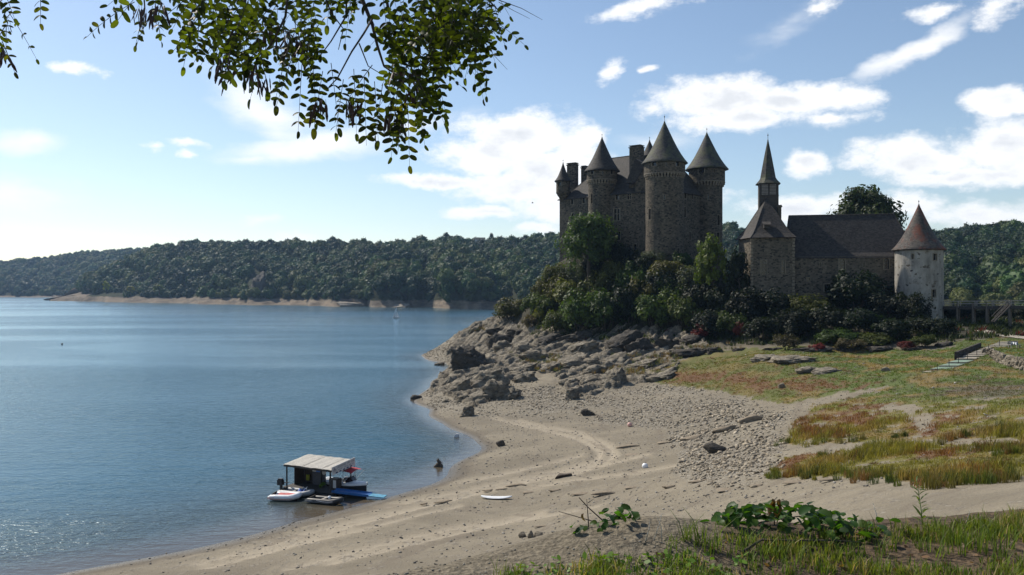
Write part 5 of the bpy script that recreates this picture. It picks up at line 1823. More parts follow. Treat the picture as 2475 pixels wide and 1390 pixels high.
inview = (U_ > -60) & (U_ < 2760) & (V_ < 1450)
pts, r_ = sample_land(MRB * (TZ > .05) * inview, 12500, 61)
rubk = soft_poly(pts[:, 0], pts[:, 1], pts[:, 2], RUBBLE2, 60, 24, .35, 25)
sz = (.09 + .30 * r_.random(len(pts)) ** 2.8) * (1 + .55 * rubk) * (pts[:, 1] / 110) ** .5
scatter_stones('rubble', pts, sz, np.array([[.20, .16, .11], [.46, .39, .285]]), 62, 'pale loose stones strewn over the shore below the outcrop', MT['stone_attr'])
beach_w = (TZ > .05) * (TZ < 9) * (TY > 45) * (TY < 150) * (1 - MGR) * inview * (.25 + fbm(TX * .15, TY * .15, seed=88) ** 3 * 5)
pts, r_ = sample_land(beach_w, 12000, 63)
scatter_stones('pebbles', pts, .05 + .20 * r_.random(len(pts)) ** 5, np.array([[.10, .085, .068], [.36, .33, .28]]), 64, 'scattered pebbles on the sandy beach', MT['stone_attr'])
pts, r_ = sample_land((MGR > .3) * (TY > 40) * inview * 1.0, 500, 65)
scatter_stones('meadow_stones', pts, .1 + .25 * r_.random(len(pts)) ** 3, np.array([[.25, .23, .19], [.45, .42, .36]]), 66, 'pale stones lying in the meadow grass', MT['stone_attr'])
# ------------------------------------------------------------------ trees and shrubs round the castle
def trunk_mesh(mb, base, top, r0, r1, bend=.1, limbs=5, lr=.6, spread=1.0, rr=None, n=8):
    rr = rr or random.Random(1)
    base, top = Vector(base), Vector(top)
    h = (top - base).length
    pts = []
    for i in range(7):
        t = i / 6
        pts.append(base.lerp(top, t) + Vector((rr.uniform(-1, 1), rr.uniform(-1, 1), 0)) * bend * h * .12 * (t > 0))
    mb.tube(pts, [r0 * (1 + .5 * (i == 0)) + (r1 - r0) * i / 6 for i in range(7)], n)
    for k in range(limbs):
        t = rr.uniform(.45, .95)
        i = min(int(t * 6), 5)
        p = pts[i].lerp(pts[i + 1], t * 6 - i)
        a = rr.uniform(0, 6.28)
        L = lr * h * rr.uniform(.5, 1) * (1.2 - t * .5)
        d = Vector((math.cos(a) * spread, math.sin(a) * spread, rr.uniform(.5, 1.1))).normalized()
        q = p + d * L * .5 + Vector((0, 0, -.03 * L))
        e = p + d * L + Vector((0, 0, .12 * L))
        rb = (r0 + (r1 - r0) * t) * .55
        mb.tube([p, q, e], [rb, rb * .65, rb * .2], 6)
        for s in range(2):
            a2 = a + rr.uniform(-1.1, 1.1)
            d2 = Vector((math.cos(a2), math.sin(a2), rr.uniform(.2, 1))).normalized()
            mb.tube([q, q + d2 * L * .45], [rb * .5, rb * .12], 5)


def tree(name, px, vb, v0, px0, px1, label, cols, seed, trunk_top=.55, kind='round', n_cl=60, per=46, size=.085, parts=True, cat='tree', leaf='leaf', vcb=None, Y=None):
    """tree standing at (px, vb); crown spans px0..px1 and v0..vcb"""
    p = hit(px, vb) if Y is None else Vector(((px - 1237.5) / FPX * Y, Y, float(ground((px - 1237.5) / FPX * Y, Y)[0])))
    k = p.y / FPX
    vcb = vcb if vcb is not None else vb - (vb - v0) * .3
    zt = CAMZ - (v0 - 695) * k
    zb = CAMZ - (vcb - 695) * k
    cx = ((px0 + px1) / 2 - 1237.5) * k
    w = (px1 - px0) * k / 2
    o = thing(name, p, label, cat)
    rr = random.Random(seed)
    mb = MB()
    trunk_mesh(mb, p - Vector((0, 0, .4)), (cx * .6 + p.x * .4, p.y, zb + (zt - zb) * trunk_top), w * .075 + .06, w * .02 + .02, .35, 7, .38, 1.0, rr)
    mb.build('trunk', MT['bark'], o, smooth=True)
    me = crown_mesh('crown', MT[leaf], seed=seed, n_cl=n_cl, per=per, size=size, flat=1.0, cols=cols, bottom=-.75, spread=.24, lump=.30, core=.35)
    link('crown', me, o, Matrix.Translation((cx, p.y, (zt + zb) / 2)) @ Matrix.Rotation(rr.uniform(0, 6), 4, 'Z') @ Matrix.Diagonal((w * .92, w * .92, (zt - zb) / 2 * .95, 1)))
    return o


GREEN = ((.038, .060, .012), (.068, .094, .020)); OLIVE = ((.066, .074, .015), (.112, .115, .026)); DARK = ((.008, .014, .006), (.017, .026, .008)); BRIGHT = ((.075, .13, .018), (.12, .18, .028)); YELLOW = ((.15, .16, .02), (.21, .20, .03)); GREY = ((.065, .075, .045), (.10, .105, .065)); RED = ((.10, .014, .014), (.17, .03, .022)); BROWN = ((.075, .06, .03), (.11, .085, .045))  # DARK includes the castle's shade in its tone; GREEN and OLIVE include sunlit brightening

tree('broadleaf_tree', 1424, 706, 503, 1348, 1500, 'slender open tree in front of the castle wall, tallest on the rock', ((.045, .07, .018), (.08, .105, .028)), 611, .75, n_cl=120, per=46, size=.055, vcb=665)
tree('broadleaf_tree', 1722, 740, 572, 1672, 1764, 'bright green leafy tree between the castle and the chapel', BRIGHT, 612, n_cl=60, per=46, size=.085, vcb=708)
tree('evergreen_tree', 1786, 752, 596, 1752, 1822, 'dark evergreen against the chapel apse', DARK, 613, n_cl=50, per=46, size=.085, vcb=745)
tree('oak_tree', 2093, 600, 446, 1994, 2192, 'big round dark tree rising behind the chapel roof', ((.022, .038, .012), (.046, .064, .018)), 614, .6, n_cl=240, per=60, size=.055, vcb=640, Y=206)

SHRUBV = {}


def shrub_mesh(key, cols, seed, size=.105, n_cl=46, per=80, spread=.27):
    if key not in SHRUBV:
        SHRUBV[key] = crown_mesh('foliage', MT['leaf'], seed=seed, n_cl=n_cl, per=per, size=size, flat=.9, cols=cols, bottom=-.25, spread=spread, lump=.42, core=.3, up=.4)
    return SHRUBV[key]


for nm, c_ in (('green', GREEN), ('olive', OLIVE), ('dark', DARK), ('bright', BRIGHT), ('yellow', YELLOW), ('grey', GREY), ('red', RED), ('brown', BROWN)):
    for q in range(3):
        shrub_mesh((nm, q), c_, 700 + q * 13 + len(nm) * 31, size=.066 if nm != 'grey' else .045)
STEM = MB()
for q in range(6):
    a = q * 1.05
    STEM.tube([(.05 * math.cos(a), .05 * math.sin(a), -.75), (.25 * math.cos(a), .25 * math.sin(a), -.2), (.5 * math.cos(a), .5 * math.sin(a), .4)], [.03, .022, .008], 5)
STEM_ME = mesh_np('stem', STEM.v, STEM.f, MT['bark'])


def shrub(px, vb, w, h, key, label, group=None, q=0, name='shrub'):
    p = hit(px, vb)
    k = p.y / FPX
    ww, hh = w * k / 2, h * k / 2
    o = thing(name, p, label, 'shrub', group)
    M = Matrix.Translation((p.x, p.y + ww * .3, p.z + hh * .72)) @ Matrix.Rotation(random.uniform(0, 6.28), 4, 'Z') @ Matrix.Diagonal((ww * 1.05, ww * 1.05, hh * 1.3, 1))
    link('stem', STEM_ME, o, M)
    link('foliage', shrub_mesh((key, q % 3), None, 0), o, M)
    return o


TH = 'shrubs of the thicket below the castle'
CH = 'shrubs along the foot of the chapel'
SHRUBS = [
    (1236, 776, 98, 62, 'olive', 'rounded yellow-green bush alone at the left end of the rock'),
    (1304, 786, 40, 44, 'yellow', 'small bright yellow bush beside the rounded bush'),
    (1283, 800, 46, 40, 'brown', 'low brownish bush just below the small yellow bush'),
    (1352, 735, 90, 85, 'olive', 'sunlit olive bush under the left corner of the castle'),
    (1318, 770, 80, 70, 'green', 'green bush at the left edge of the thicket'),
    (1392, 700, 80, 70, 'grey', 'greyish bush at the foot of the slender tree'),
    (1405, 815, 120, 120, 'green', 'broad pale green bush above the dark ledges'),
    (1350, 812, 80, 74, 'olive', 'olive bush at the lower left of the thicket'),
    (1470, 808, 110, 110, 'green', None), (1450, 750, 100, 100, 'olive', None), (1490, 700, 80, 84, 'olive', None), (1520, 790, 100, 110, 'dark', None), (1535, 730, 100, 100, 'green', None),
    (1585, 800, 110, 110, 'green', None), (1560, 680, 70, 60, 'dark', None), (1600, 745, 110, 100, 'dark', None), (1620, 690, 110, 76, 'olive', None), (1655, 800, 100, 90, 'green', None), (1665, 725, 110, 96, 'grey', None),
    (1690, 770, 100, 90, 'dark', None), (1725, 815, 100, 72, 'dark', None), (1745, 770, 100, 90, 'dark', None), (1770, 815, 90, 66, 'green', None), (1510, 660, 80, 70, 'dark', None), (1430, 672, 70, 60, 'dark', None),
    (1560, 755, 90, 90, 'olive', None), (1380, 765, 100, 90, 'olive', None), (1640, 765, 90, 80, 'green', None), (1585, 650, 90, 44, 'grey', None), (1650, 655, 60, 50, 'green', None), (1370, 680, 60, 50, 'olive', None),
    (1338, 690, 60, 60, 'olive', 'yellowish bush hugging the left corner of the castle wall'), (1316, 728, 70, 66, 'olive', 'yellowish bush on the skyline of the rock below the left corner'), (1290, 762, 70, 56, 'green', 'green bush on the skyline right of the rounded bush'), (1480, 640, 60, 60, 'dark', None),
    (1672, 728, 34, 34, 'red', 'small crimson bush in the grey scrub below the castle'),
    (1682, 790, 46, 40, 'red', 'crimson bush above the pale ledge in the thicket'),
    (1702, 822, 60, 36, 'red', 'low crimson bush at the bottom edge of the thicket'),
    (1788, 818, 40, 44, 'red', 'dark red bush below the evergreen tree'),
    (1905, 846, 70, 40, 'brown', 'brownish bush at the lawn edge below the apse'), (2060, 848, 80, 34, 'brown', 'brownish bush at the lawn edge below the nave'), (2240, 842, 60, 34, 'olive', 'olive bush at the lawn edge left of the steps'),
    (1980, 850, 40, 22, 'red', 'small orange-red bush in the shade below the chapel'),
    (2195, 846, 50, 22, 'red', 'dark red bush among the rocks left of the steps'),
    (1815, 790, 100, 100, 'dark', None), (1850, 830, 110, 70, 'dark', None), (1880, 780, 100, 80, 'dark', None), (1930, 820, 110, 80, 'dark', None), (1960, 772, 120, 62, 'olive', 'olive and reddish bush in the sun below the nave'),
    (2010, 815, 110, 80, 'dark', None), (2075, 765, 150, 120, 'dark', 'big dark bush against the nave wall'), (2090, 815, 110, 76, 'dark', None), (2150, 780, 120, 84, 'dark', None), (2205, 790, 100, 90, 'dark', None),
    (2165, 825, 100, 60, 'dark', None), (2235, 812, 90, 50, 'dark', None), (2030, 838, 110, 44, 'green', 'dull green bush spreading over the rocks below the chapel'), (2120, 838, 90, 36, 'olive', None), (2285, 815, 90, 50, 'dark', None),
]
LABS = []
for k, (px, vb, w, h, key, lab) in enumerate(SHRUBS):
    left = px < 1800
    if lab is None:
        hue = {'dark': 'dark green', 'green': 'mid green', 'olive': 'olive', 'grey': 'grey twiggy'}[key]
        if left:
            where = 'left tower' if px < 1480 else 'wall between two towers' if px < 1550 else 'front tower' if px < 1640 else 'wall right of the front tower' if px < 1700 else 'right tower'
            row = 'against the foot of the' if vb < 705 else 'high in the thicket below the' if vb < 757 else 'halfway down the thicket below the' if vb < 795 else 'at the thicket bottom below the'
            lab = '%s shrub %s %s' % (hue, row, where)
        else:
            where = 'apse' if px < 1860 else 'left half of the nave' if px < 2000 else 'right half of the nave' if px < 2140 else 'white tower'
            row = 'close under the' if vb < 795 else 'on the slope below the' if vb < 828 else 'among the rocks below the'
            lab = '%s shrub %s %s' % (hue, row, where)
        grp = TH if left else CH
    else:
        grp = None
    LABS.append([px, vb, w, h, key, lab, grp, k])
for a in LABS:
    same = sorted(b[0] for b in LABS if b[5] == a[5])
    lab = a[5]
    if len(same) > 1:
        lab += ', ' + (['left of two', 'right of two'] if len(same) == 2 else ['left of three', 'middle of three', 'right of three'])[same.index(a[0])]
    shrub(*a[:5], lab, a[6], a[7])
for k, px in enumerate((2300, 2340, 2380, 2420, 2465, 2510)):  # dark hedge put in to fill the shaded gap under the deck
    q = P(px, 760, 172)
    g = float(ground(q.x, q.y)[0])
    o = thing('shrub', (q.x, q.y, g), 'dark shrub added for the shade behind the footbridge, ' + ['next to the white tower', 'between its first two piles', 'between its second and third piles', 'left of the hanging stair', 'right of the hanging stair', 'at the edge of the picture'][k], 'shrub', 'added shrubs behind the footbridge')
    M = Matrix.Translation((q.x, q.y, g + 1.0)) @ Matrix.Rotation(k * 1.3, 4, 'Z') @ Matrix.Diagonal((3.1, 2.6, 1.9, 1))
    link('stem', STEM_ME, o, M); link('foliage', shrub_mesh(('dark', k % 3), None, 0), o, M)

# ------------------------------------------------------------------ single trees across the lake
def far_tree(px, v_base, Y, h, w, key, label, name='lakeside_tree', pal=YELLOW):
    p = P(px, v_base, Y)
    o = thing(name, p, label, 'tree')
    mb = MB(); mb.tube([p - Vector((0, 0, 1)), p + Vector((0, 0, h * .5))], [w * .07, w * .03], 6)
    mb.build('trunk', MT['bark'], o)
    me = crown_mesh('crown', MT['leaf'], seed=key, n_cl=26, per=26, size=.17, flat=1, cols=pal, bottom=-.5, spread=.3)
    link('crown', me, o, Matrix.Translation((p.x, p.y, p.z + h * .58)) @ Matrix.Diagonal((w / 2, w / 2, h * .45, 1)))


far_tree(257, 708, 1085, 15, 9, 801, 'yellowing tree near the left end of the far shore')
far_tree(316, 714, 1050, 12, 10, 802, 'pale yellow-green tree standing above the far beach')
far_tree(385, 712, 1010, 12, 13, 803, 'bushy olive tree right of the pale tree on the far shore', pal=OLIVE)
far_tree(1078, 586, 1085, 12, 11, 804, 'round-headed tree standing up on the far ridge', 'ridge_tree', DARK)
far_tree(1104, 587, 1085, 9, 10, 805, 'smaller open tree beside the round-headed ridge tree', 'ridge_tree', DARK)
far_tree(1188, 584, 1072, 11, 5, 806, 'narrow pointed tree beside the farmhouse on the ridge', 'ridge_tree', DARK)
hq = P(1160, 589, 1068)
fh = thing('farmhouse', hq, 'small pale farmhouse half hidden on the far ridge', 'house')
hb = MB(); hb.box((hq.x, hq.y, hq.z + 1.5), (13, 7, 7)); hb.build('wall', MT['white_board'], fh)
hb = MB(); hb.add([(hq.x - 7, hq.y - 4, hq.z + 5), (hq.x + 7, hq.y - 4, hq.z + 5), (hq.x + 7, hq.y, hq.z + 8), (hq.x - 7, hq.y, hq.z + 8), (hq.x + 7, hq.y + 4, hq.z + 5), (hq.x - 7, hq.y + 4, hq.z + 5)], [[0, 1, 2, 3], [3, 2, 4, 5], [0, 3, 5], [1, 4, 2]])
hb.build('roof', MT['slate'], fh)
for x in (-3.5, 0, 3.5):
    MB().box((hq.x + x, hq.y - 3.52, hq.z + 3), (1.2, .1, 1.6)).build('window', MT['pane'], fh)
# rock cliff on the far hillside and rocky spurs at its water line
for k, (x0, x1, v0, v1, Y, lab) in enumerate([(600, 648, 660, 708, 985, 'grey rock face among the trees of the far hillside'), (815, 880, 724, 743, 862, 'broad pale rock mound on the far shore'),
                                              (950, 990, 729, 745, 822, 'low rock mound on the far shore behind the sailboat')]):
    p = P((x0 + x1) / 2, (v0 + v1) / 2, Y)
    w, h = (x1 - x0) * Y / FPX / 2, (v1 - v0) * Y / FPX / 2
    o = link('cliff', rock_mesh('cliff', 830 + k, 4, 9, .32, .12, MT['rock_dark'] if k == 0 else MT['rock_far']), None, Matrix.Translation((p.x, p.y + (4 if k == 0 else 10), p.z - h * (.1 if k == 0 else .95))) @ Matrix.Diagonal((w if k == 0 else w * 1.4, w * .8, h * 1.15, 1)))
    tag(o, lab, 'rock')

# ------------------------------------------------------------------ meadow plants
def blades(name, base, h, spread, nb, width, colf, seed, label, lean=.5, seg=2, parent=None):
    """tufts: nb curved blades on each base point"""
    r = np.random.default_rng(seed)
    n = len(base)
    B = np.repeat(base, nb, axis=0); H = np.repeat(h, nb) * r.uniform(.5, 1.1, n * nb)
    C = np.repeat(colf, nb, axis=0) * r.uniform(.6, 1.4, (n * nb, 1))
    a = r.random(n * nb) * 6.283
    o = np.stack([np.cos(a), np.sin(a), 0 * a], -1) * (np.repeat(spread, nb) * r.random(n * nb) ** .5)[:, None]
    a2 = r.random(n * nb) * 6.283
    d = np.stack([np.cos(a2), np.sin(a2), 0 * a2], -1) * (lean * r.random(n * nb))[:, None]
    sd = np.stack([-np.sin(a2 + r.normal(size=n * nb) * .8), np.cos(a2), 0 * a2], -1) * np.repeat(width, nb)[:, None] * .5
    p0 = B + o
    p1 = p0 + (d * .35 + np.array([0, 0, .6])) * H[:, None]
    p2 = p0 + (d + np.array([0, 0, 1.0])) * H[:, None]
    V = np.stack([p0 - sd, p0 + sd, p1 + sd * .7, p1 - sd * .7, p2], 1)
    m = n * nb
    i = np.arange(m) * 5
    F = np.concatenate([np.stack([i, i + 1, i + 2], -1), np.stack([i, i + 2, i + 3], -1), np.stack([i + 3, i + 2, i + 4], -1)])
    o_ = link(name, mesh_np(name, V.reshape(-1, 3), F, MT['grass'], np.repeat(C, 5, axis=0)), parent)
    return tag(o_, label, kind='stuff')


pts, r_ = sample_land(MGR ** 2 * (TY > 28) * (TY < 150) * inview * (1 + 2.5 * sstep(V_, 990, 1080)), 27000, 71)
u, v = uv_of(pts[:, 0], pts[:, 1], pts[:, 2])
low = sstep(v, 960, 1060)
cc = meadow_color(pts[:, 0], pts[:, 1], pts[:, 2])
tall = fbm(pts[:, 0] * .25, pts[:, 1] * .25, octv=3, seed=91)
h = (.10 + .14 * r_.random(len(pts))) * (1 - low) + low * (.12 + .62 * sstep(tall, .44, .62)) * r_.uniform(.6, 1.2, len(pts))
blades('meadow_grass', pts, h, .12 + .55 * h, 7, .016 + .02 * h + pts[:, 1] * .00022, cc * 1.15, 72, 'green, straw and red tufts of meadow grass above the beach', .7)
# clumps along the lower edge of the meadow, tall and yellow
EDGE = [(1868, 1150), (1890, 1155), (1925, 1150), (1950, 1158), (1985, 1145), (2010, 1150), (2060, 1155), (2085, 1160), (2120, 1150), (2150, 1165), (2190, 1162), (2215, 1170), (2250, 1178), (2275, 1182), (2305, 1165), (2330, 1172), (2365, 1172), (2400, 1160), (2430, 1165), (2460, 1155),
        (2120, 1092), (2100, 1085), (2085, 1100), (2060, 1070), (2160, 1060), (2420, 1085), (2440, 1100), (2300, 1060), (2350, 1050), (2400, 1040), (2450, 1050), (1900, 1072), (2030, 1060), (2250, 1075), (2005, 1105), (1975, 1075)]
bp, hh, cl = [], [], []
for k, (px, v) in enumerate(EDGE):
    p = hit(px, v)
    for j in range(6):
        x, y = p.x + random.gauss(0, .55), p.y + random.gauss(0, .4)
        bp.append((x, y, float(ground(x, y)[0])))
        hh.append(random.uniform(.35, .85))
        cl.append([(.17, .155, .03), (.10, .125, .025), (.22, .12, .05), (.15, .13, .04), (.05, .075, .02)][(k + (j > 4)) % 5])
blades('tall_grass', np.array(bp), np.array(hh), np.array(hh) * .45, 46, np.full(len(bp), .028), np.array(cl), 73, 'tall yellow and reddish weeds along the lower edge of the meadow', .55)
# ground cover in the shade of the castle rock
pts, r_ = sample_land((MSOIL > .5) * (TY < 215) * inview * (TX < 110), 3600, 74)
cc = np.array([.035, .048, .016]) * r_.uniform(.5, 1.8, (len(pts), 1))
red = r_.random(len(pts)) < .05
cc[red] = np.array([.11, .02, .015])
# dry grass in the cracks of the bedrock
bp, cl = [], []
for px, v, rx, rv, n in ((1320, 890, 45, 16, 60), (1345, 880, 20, 20, 30), (1160, 800, 20, 8, 16), (1600, 880, 50, 14, 60), (1470, 905, 30, 8, 20), (1540, 905, 40, 10, 40), (1260, 870, 25, 8, 16), (1400, 850, 30, 6, 16), (1700, 850, 50, 10, 40), (1520, 875, 30, 8, 20)):
    for k in range(n):
        p = hit(px + random.gauss(0, rx * .6), v + random.gauss(0, rv * .6))
        bp.append((p.x, p.y, p.z + .55)); cl.append(random.choice([(.16, .105, .05), (.11, .11, .035), (.07, .09, .022), (.19, .13, .06)]))
blades('rock_grass', np.array(bp), np.full(len(bp), .7), np.full(len(bp), .45), 16, np.full(len(bp), .06), np.array(cl), 76, 'dry brown grass growing in cracks of the bedrock', .8)
blades('undergrowth', pts, r_.uniform(.4, 1.3, len(pts)), np.full(len(pts), .7), 14, np.full(len(pts), .16), cc, 75, 'dark brambles and undergrowth covering the castle rock', 1.0)
# ------------------------------------------------------------------ boats and pontoon
def frame2(o, ang):
    """local frame: x along, y across (left of x), z up"""
    return Matrix.Translation(Vector(o)) @ Matrix.Rotation(ang, 4, 'Z')


MT['print_grey'] = plain('worn_grey_print', (.26, .25, .27), .7, .2, 6)
PC, PA = (-19.0, 81.4), rad(-27)
PF = frame2((PC[0], PC[1], 0), PA)
pon = thing('floating_kiosk', (PC[0], PC[1], 0), 'open-sided floating boat-hire kiosk with a flat straw-matted roof', 'kiosk')


def lb(name, c, size, mat, parent, F=PF, M=None):
    return MB().box(None, size, M=F @ Matrix.Translation(Vector(c)) @ (M or I4)).build(name, mat, parent)


for k in range(4):
    mb = MB(); y = -1.35 + .9 * k
    mb.tube([PF @ Vector((-3.0, y, .12)), PF @ Vector((3.0, y, .12))], .26, 10)
    mb.build('float', MT['black_rubber'], pon)
pk_me = MB().box((0, 0, 0), (.24, 3.5, .05))
pk_m = mesh_np('deck_plank', pk_me.v, pk_me.f, MT['wood_dark'])
for k in range(24):
    link('deck_plank', pk_m, pon, PF @ Matrix.Translation((-2.99 + k * .26, 0, .42)))
for x, y, h in ((-2.7, -1.55, 2.62), (2.7, -1.55, 2.62), (-2.7, 1.55, 2.95), (2.7, 1.55, 2.95), (.1, .2, 2.75)):
    lb('post', (x, y, .42 + (h - .42) / 2), (.11, .11, h - .42), MT['iron'], pon)
# roof: five mats on a frame, tilted a little towards the viewer
RT = PF @ Matrix.Translation((0, 0, 2.78)) @ Matrix.Rotation(rad(5.5), 4, 'X')
roof = MB()
for y in (-1.7, 1.7):
    roof.box(None, (5.9, .1, .16), M=RT @ Matrix.Translation((0, y, -.08)))
for x in (-2.9, 2.9):
    roof.box(None, (.1, 3.3, .15), M=RT @ Matrix.Translation((x, 0, -.075)))
roof_o = roof.build('roof_frame', MT['wood_dark'], pon)
for k in range(5):
    V = []
    for i in range(8):
        for j in range(12):
            x = -2.95 + k * 1.19 + i * 1.15 / 7; y = -1.8 + j * 3.6 / 11
            V.append(RT @ Vector((x, y, .05 + random.uniform(-.015, .02) + .03 * math.sin(i / 7 * math.pi) + (.02 if k % 2 else 0))))
    mb = MB().add(V, [list(q) for q in grid_faces(8, 12)])
    V2 = [v - Vector((0, 0, .05)) for v in V]
    mb.add(V2, [list(q) for q in grid_faces(8, 12)])
    mb.build('straw_mat', MT['thatch'], roof_o, smooth=False)
# sign across the right-hand end of the roof
sg = MB().box(None, (.05, 3.5, .78), M=PF @ Matrix.Translation((3.05, 0, 2.72)) @ Matrix.Rotation(rad(5.5), 4, 'X')).build('sign_board', MT['white_board'], pon)
SM = PF @ Matrix.Translation((3.08, 0, 2.72)) @ Matrix.Rotation(rad(5.5), 4, 'X')
let = MB()
rr = random.Random(4)
let.add([SM @ Vector((.01, y, z)) for y, z in ((-1.6, -.02), (-1.15, -.02), (-1.42, .32))], [[0, 1, 2]])
for row, (z, h, y0, y1) in enumerate(((.17, .20, -1.0, 1.6), (-.09, .12, -1.5, 1.6))):
    y = y0
    while y < y1:
        w = rr.uniform(.09, .16)
        # worn, unreadable capitals: a stem and one or two bars each
        let.box(None, (.012, .03, h), M=SM @ Matrix.Translation((.004, y, z)))
        let.box(None, (.012, w * .8, .03), M=SM @ Matrix.Translation((.006, y + w * .4, z + rr.choice((-.4, 0, .4)) * h)))
        if rr.random() < .6:
            let.box(None, (.012, .028, h * rr.uniform(.5, 1)), M=SM @ Matrix.Translation((.004, y + w * .75, z)))
        y += w + .05 + (.12 if rr.random() < .15 else 0)
let.build('lettering', MT['print_grey'], sg)
lp = MB()
for k in range(5):
    lp.box(None, (.012, .3, .13), M=SM @ Matrix.Translation((.004, -1.1 + k * .55, -.29)))
lp.build('picture_row', MT['navy'], sg)
# back wall panels, banner, shelves, counter
lb('back_panel', (-1.75, .9, 1.45), (1.55, .06, 2.0), MT['dark_board'], pon)
lb('side_panel', (-2.62, .2, 1.45), (.06, 1.5, 2.0), MT['dark_board'], pon)
lb('shelf', (-1.75, .75, 2.1), (1.55, .4, .06), MT['dark_board'], pon)
bn = lb('banner', (-.25, .35, 1.55), (1.65, .05, 2.25), MT['print_dark'], pon)
lb('banner_head', (-.25, .31, 2.35), (1.6, .03, .6), MT['navy'], bn)
lb('banner_stripe', (-.2, .31, 1.86), (1.2, .035, .24), MT['print_blue'], bn)
lb('banner_label', (-.82, .305, 1.86), (.45, .04, .2), MT['white_board'], bn)
mb = MB()
C_ = [PF @ Vector((.38 + .26 * math.cos(a), .285, 1.8 + .24 * math.sin(a))) for a in [2 * math.pi * k / 20 for k in range(20)]]
mb.add(C_, [list(range(20))]); mb.build('round_emblem', MT['white_board'], bn)
bl = MB()
for k in range(6):
    bl.box(None, (.2, .012, .035), M=PF @ Matrix.Translation((-.75 + k * .24, .288, 2.42)))
bl.build('banner_lettering', MT['white_board'], bn)
lb('counter', (1.95, .1, .92), (.9, .8, 1.0), MT['dark_board'], pon)
lb('counter_poster', (2.2, -.315, .95), (.36, .02, .75), MT['white_board'], pon)
yj = lb('life_jacket', (-1.9, .62, 1.0), (.34, .2, .55), MT['yellow'], None)
tag(yj, 'yellow life jacket hanging inside the kiosk', 'life jacket')
gp = link('potted_plant', crown_mesh('potted_plant', MT['leaf'], seed=861, n_cl=14, per=20, size=.2, cols=BRIGHT), None, PF @ Matrix.Translation((1.15, -.7, .78)) @ Matrix.Diagonal((.42, .42, .38, 1)))
tag(gp, 'small green plant on the kiosk deck by the counter', 'plant')
# gangway
g0, g1 = PF @ Vector((2.6, -.9, .5)), PW(930, 1206)
g1 = Vector((g1.x, g1.y, .22))
gw = thing('gangway', (g0.x, g0.y, 0), 'blue sloping gangway from the kiosk to the beach', 'gangway')
gdir = (g1 - g0); gq = gdir.to_track_quat('X', 'Z').to_matrix().to_4x4()
GM = Matrix.Translation(g0) @ gq
GL = gdir.length
MB().box(None, (GL * .72, .95, .08), M=GM @ Matrix.Translation((GL * .36, 0, 0))).build('deck', MT['blue_paint'], gw)
MB().box(None, (GL * .29, .95, .07), M=GM @ Matrix.Translation((GL * .865, 0, 0))).build('foot_plate', MT['blue_worn'], gw)
for s in (-.5, .5):
    MB().box(None, (GL * .72, .06, .22), M=GM @ Matrix.Translation((GL * .36, s, .03))).build('edge_board', MT['blue_paint'], gw)


def loft(mb, secs):
    """secs: list of equal-length point lists"""
    n = len(secs[0])
    b = len(mb.v)
    for s in secs:
        mb.v += [tuple(p) for p in s]; mb.c += [mb.col] * n
    for i in range(len(secs) - 1):
        for k in range(n - 1):
            mb.f.append([b + i * n + k, b + i * n + k + 1, b + (i + 1) * n + k + 1, b + (i + 1) * n + k])


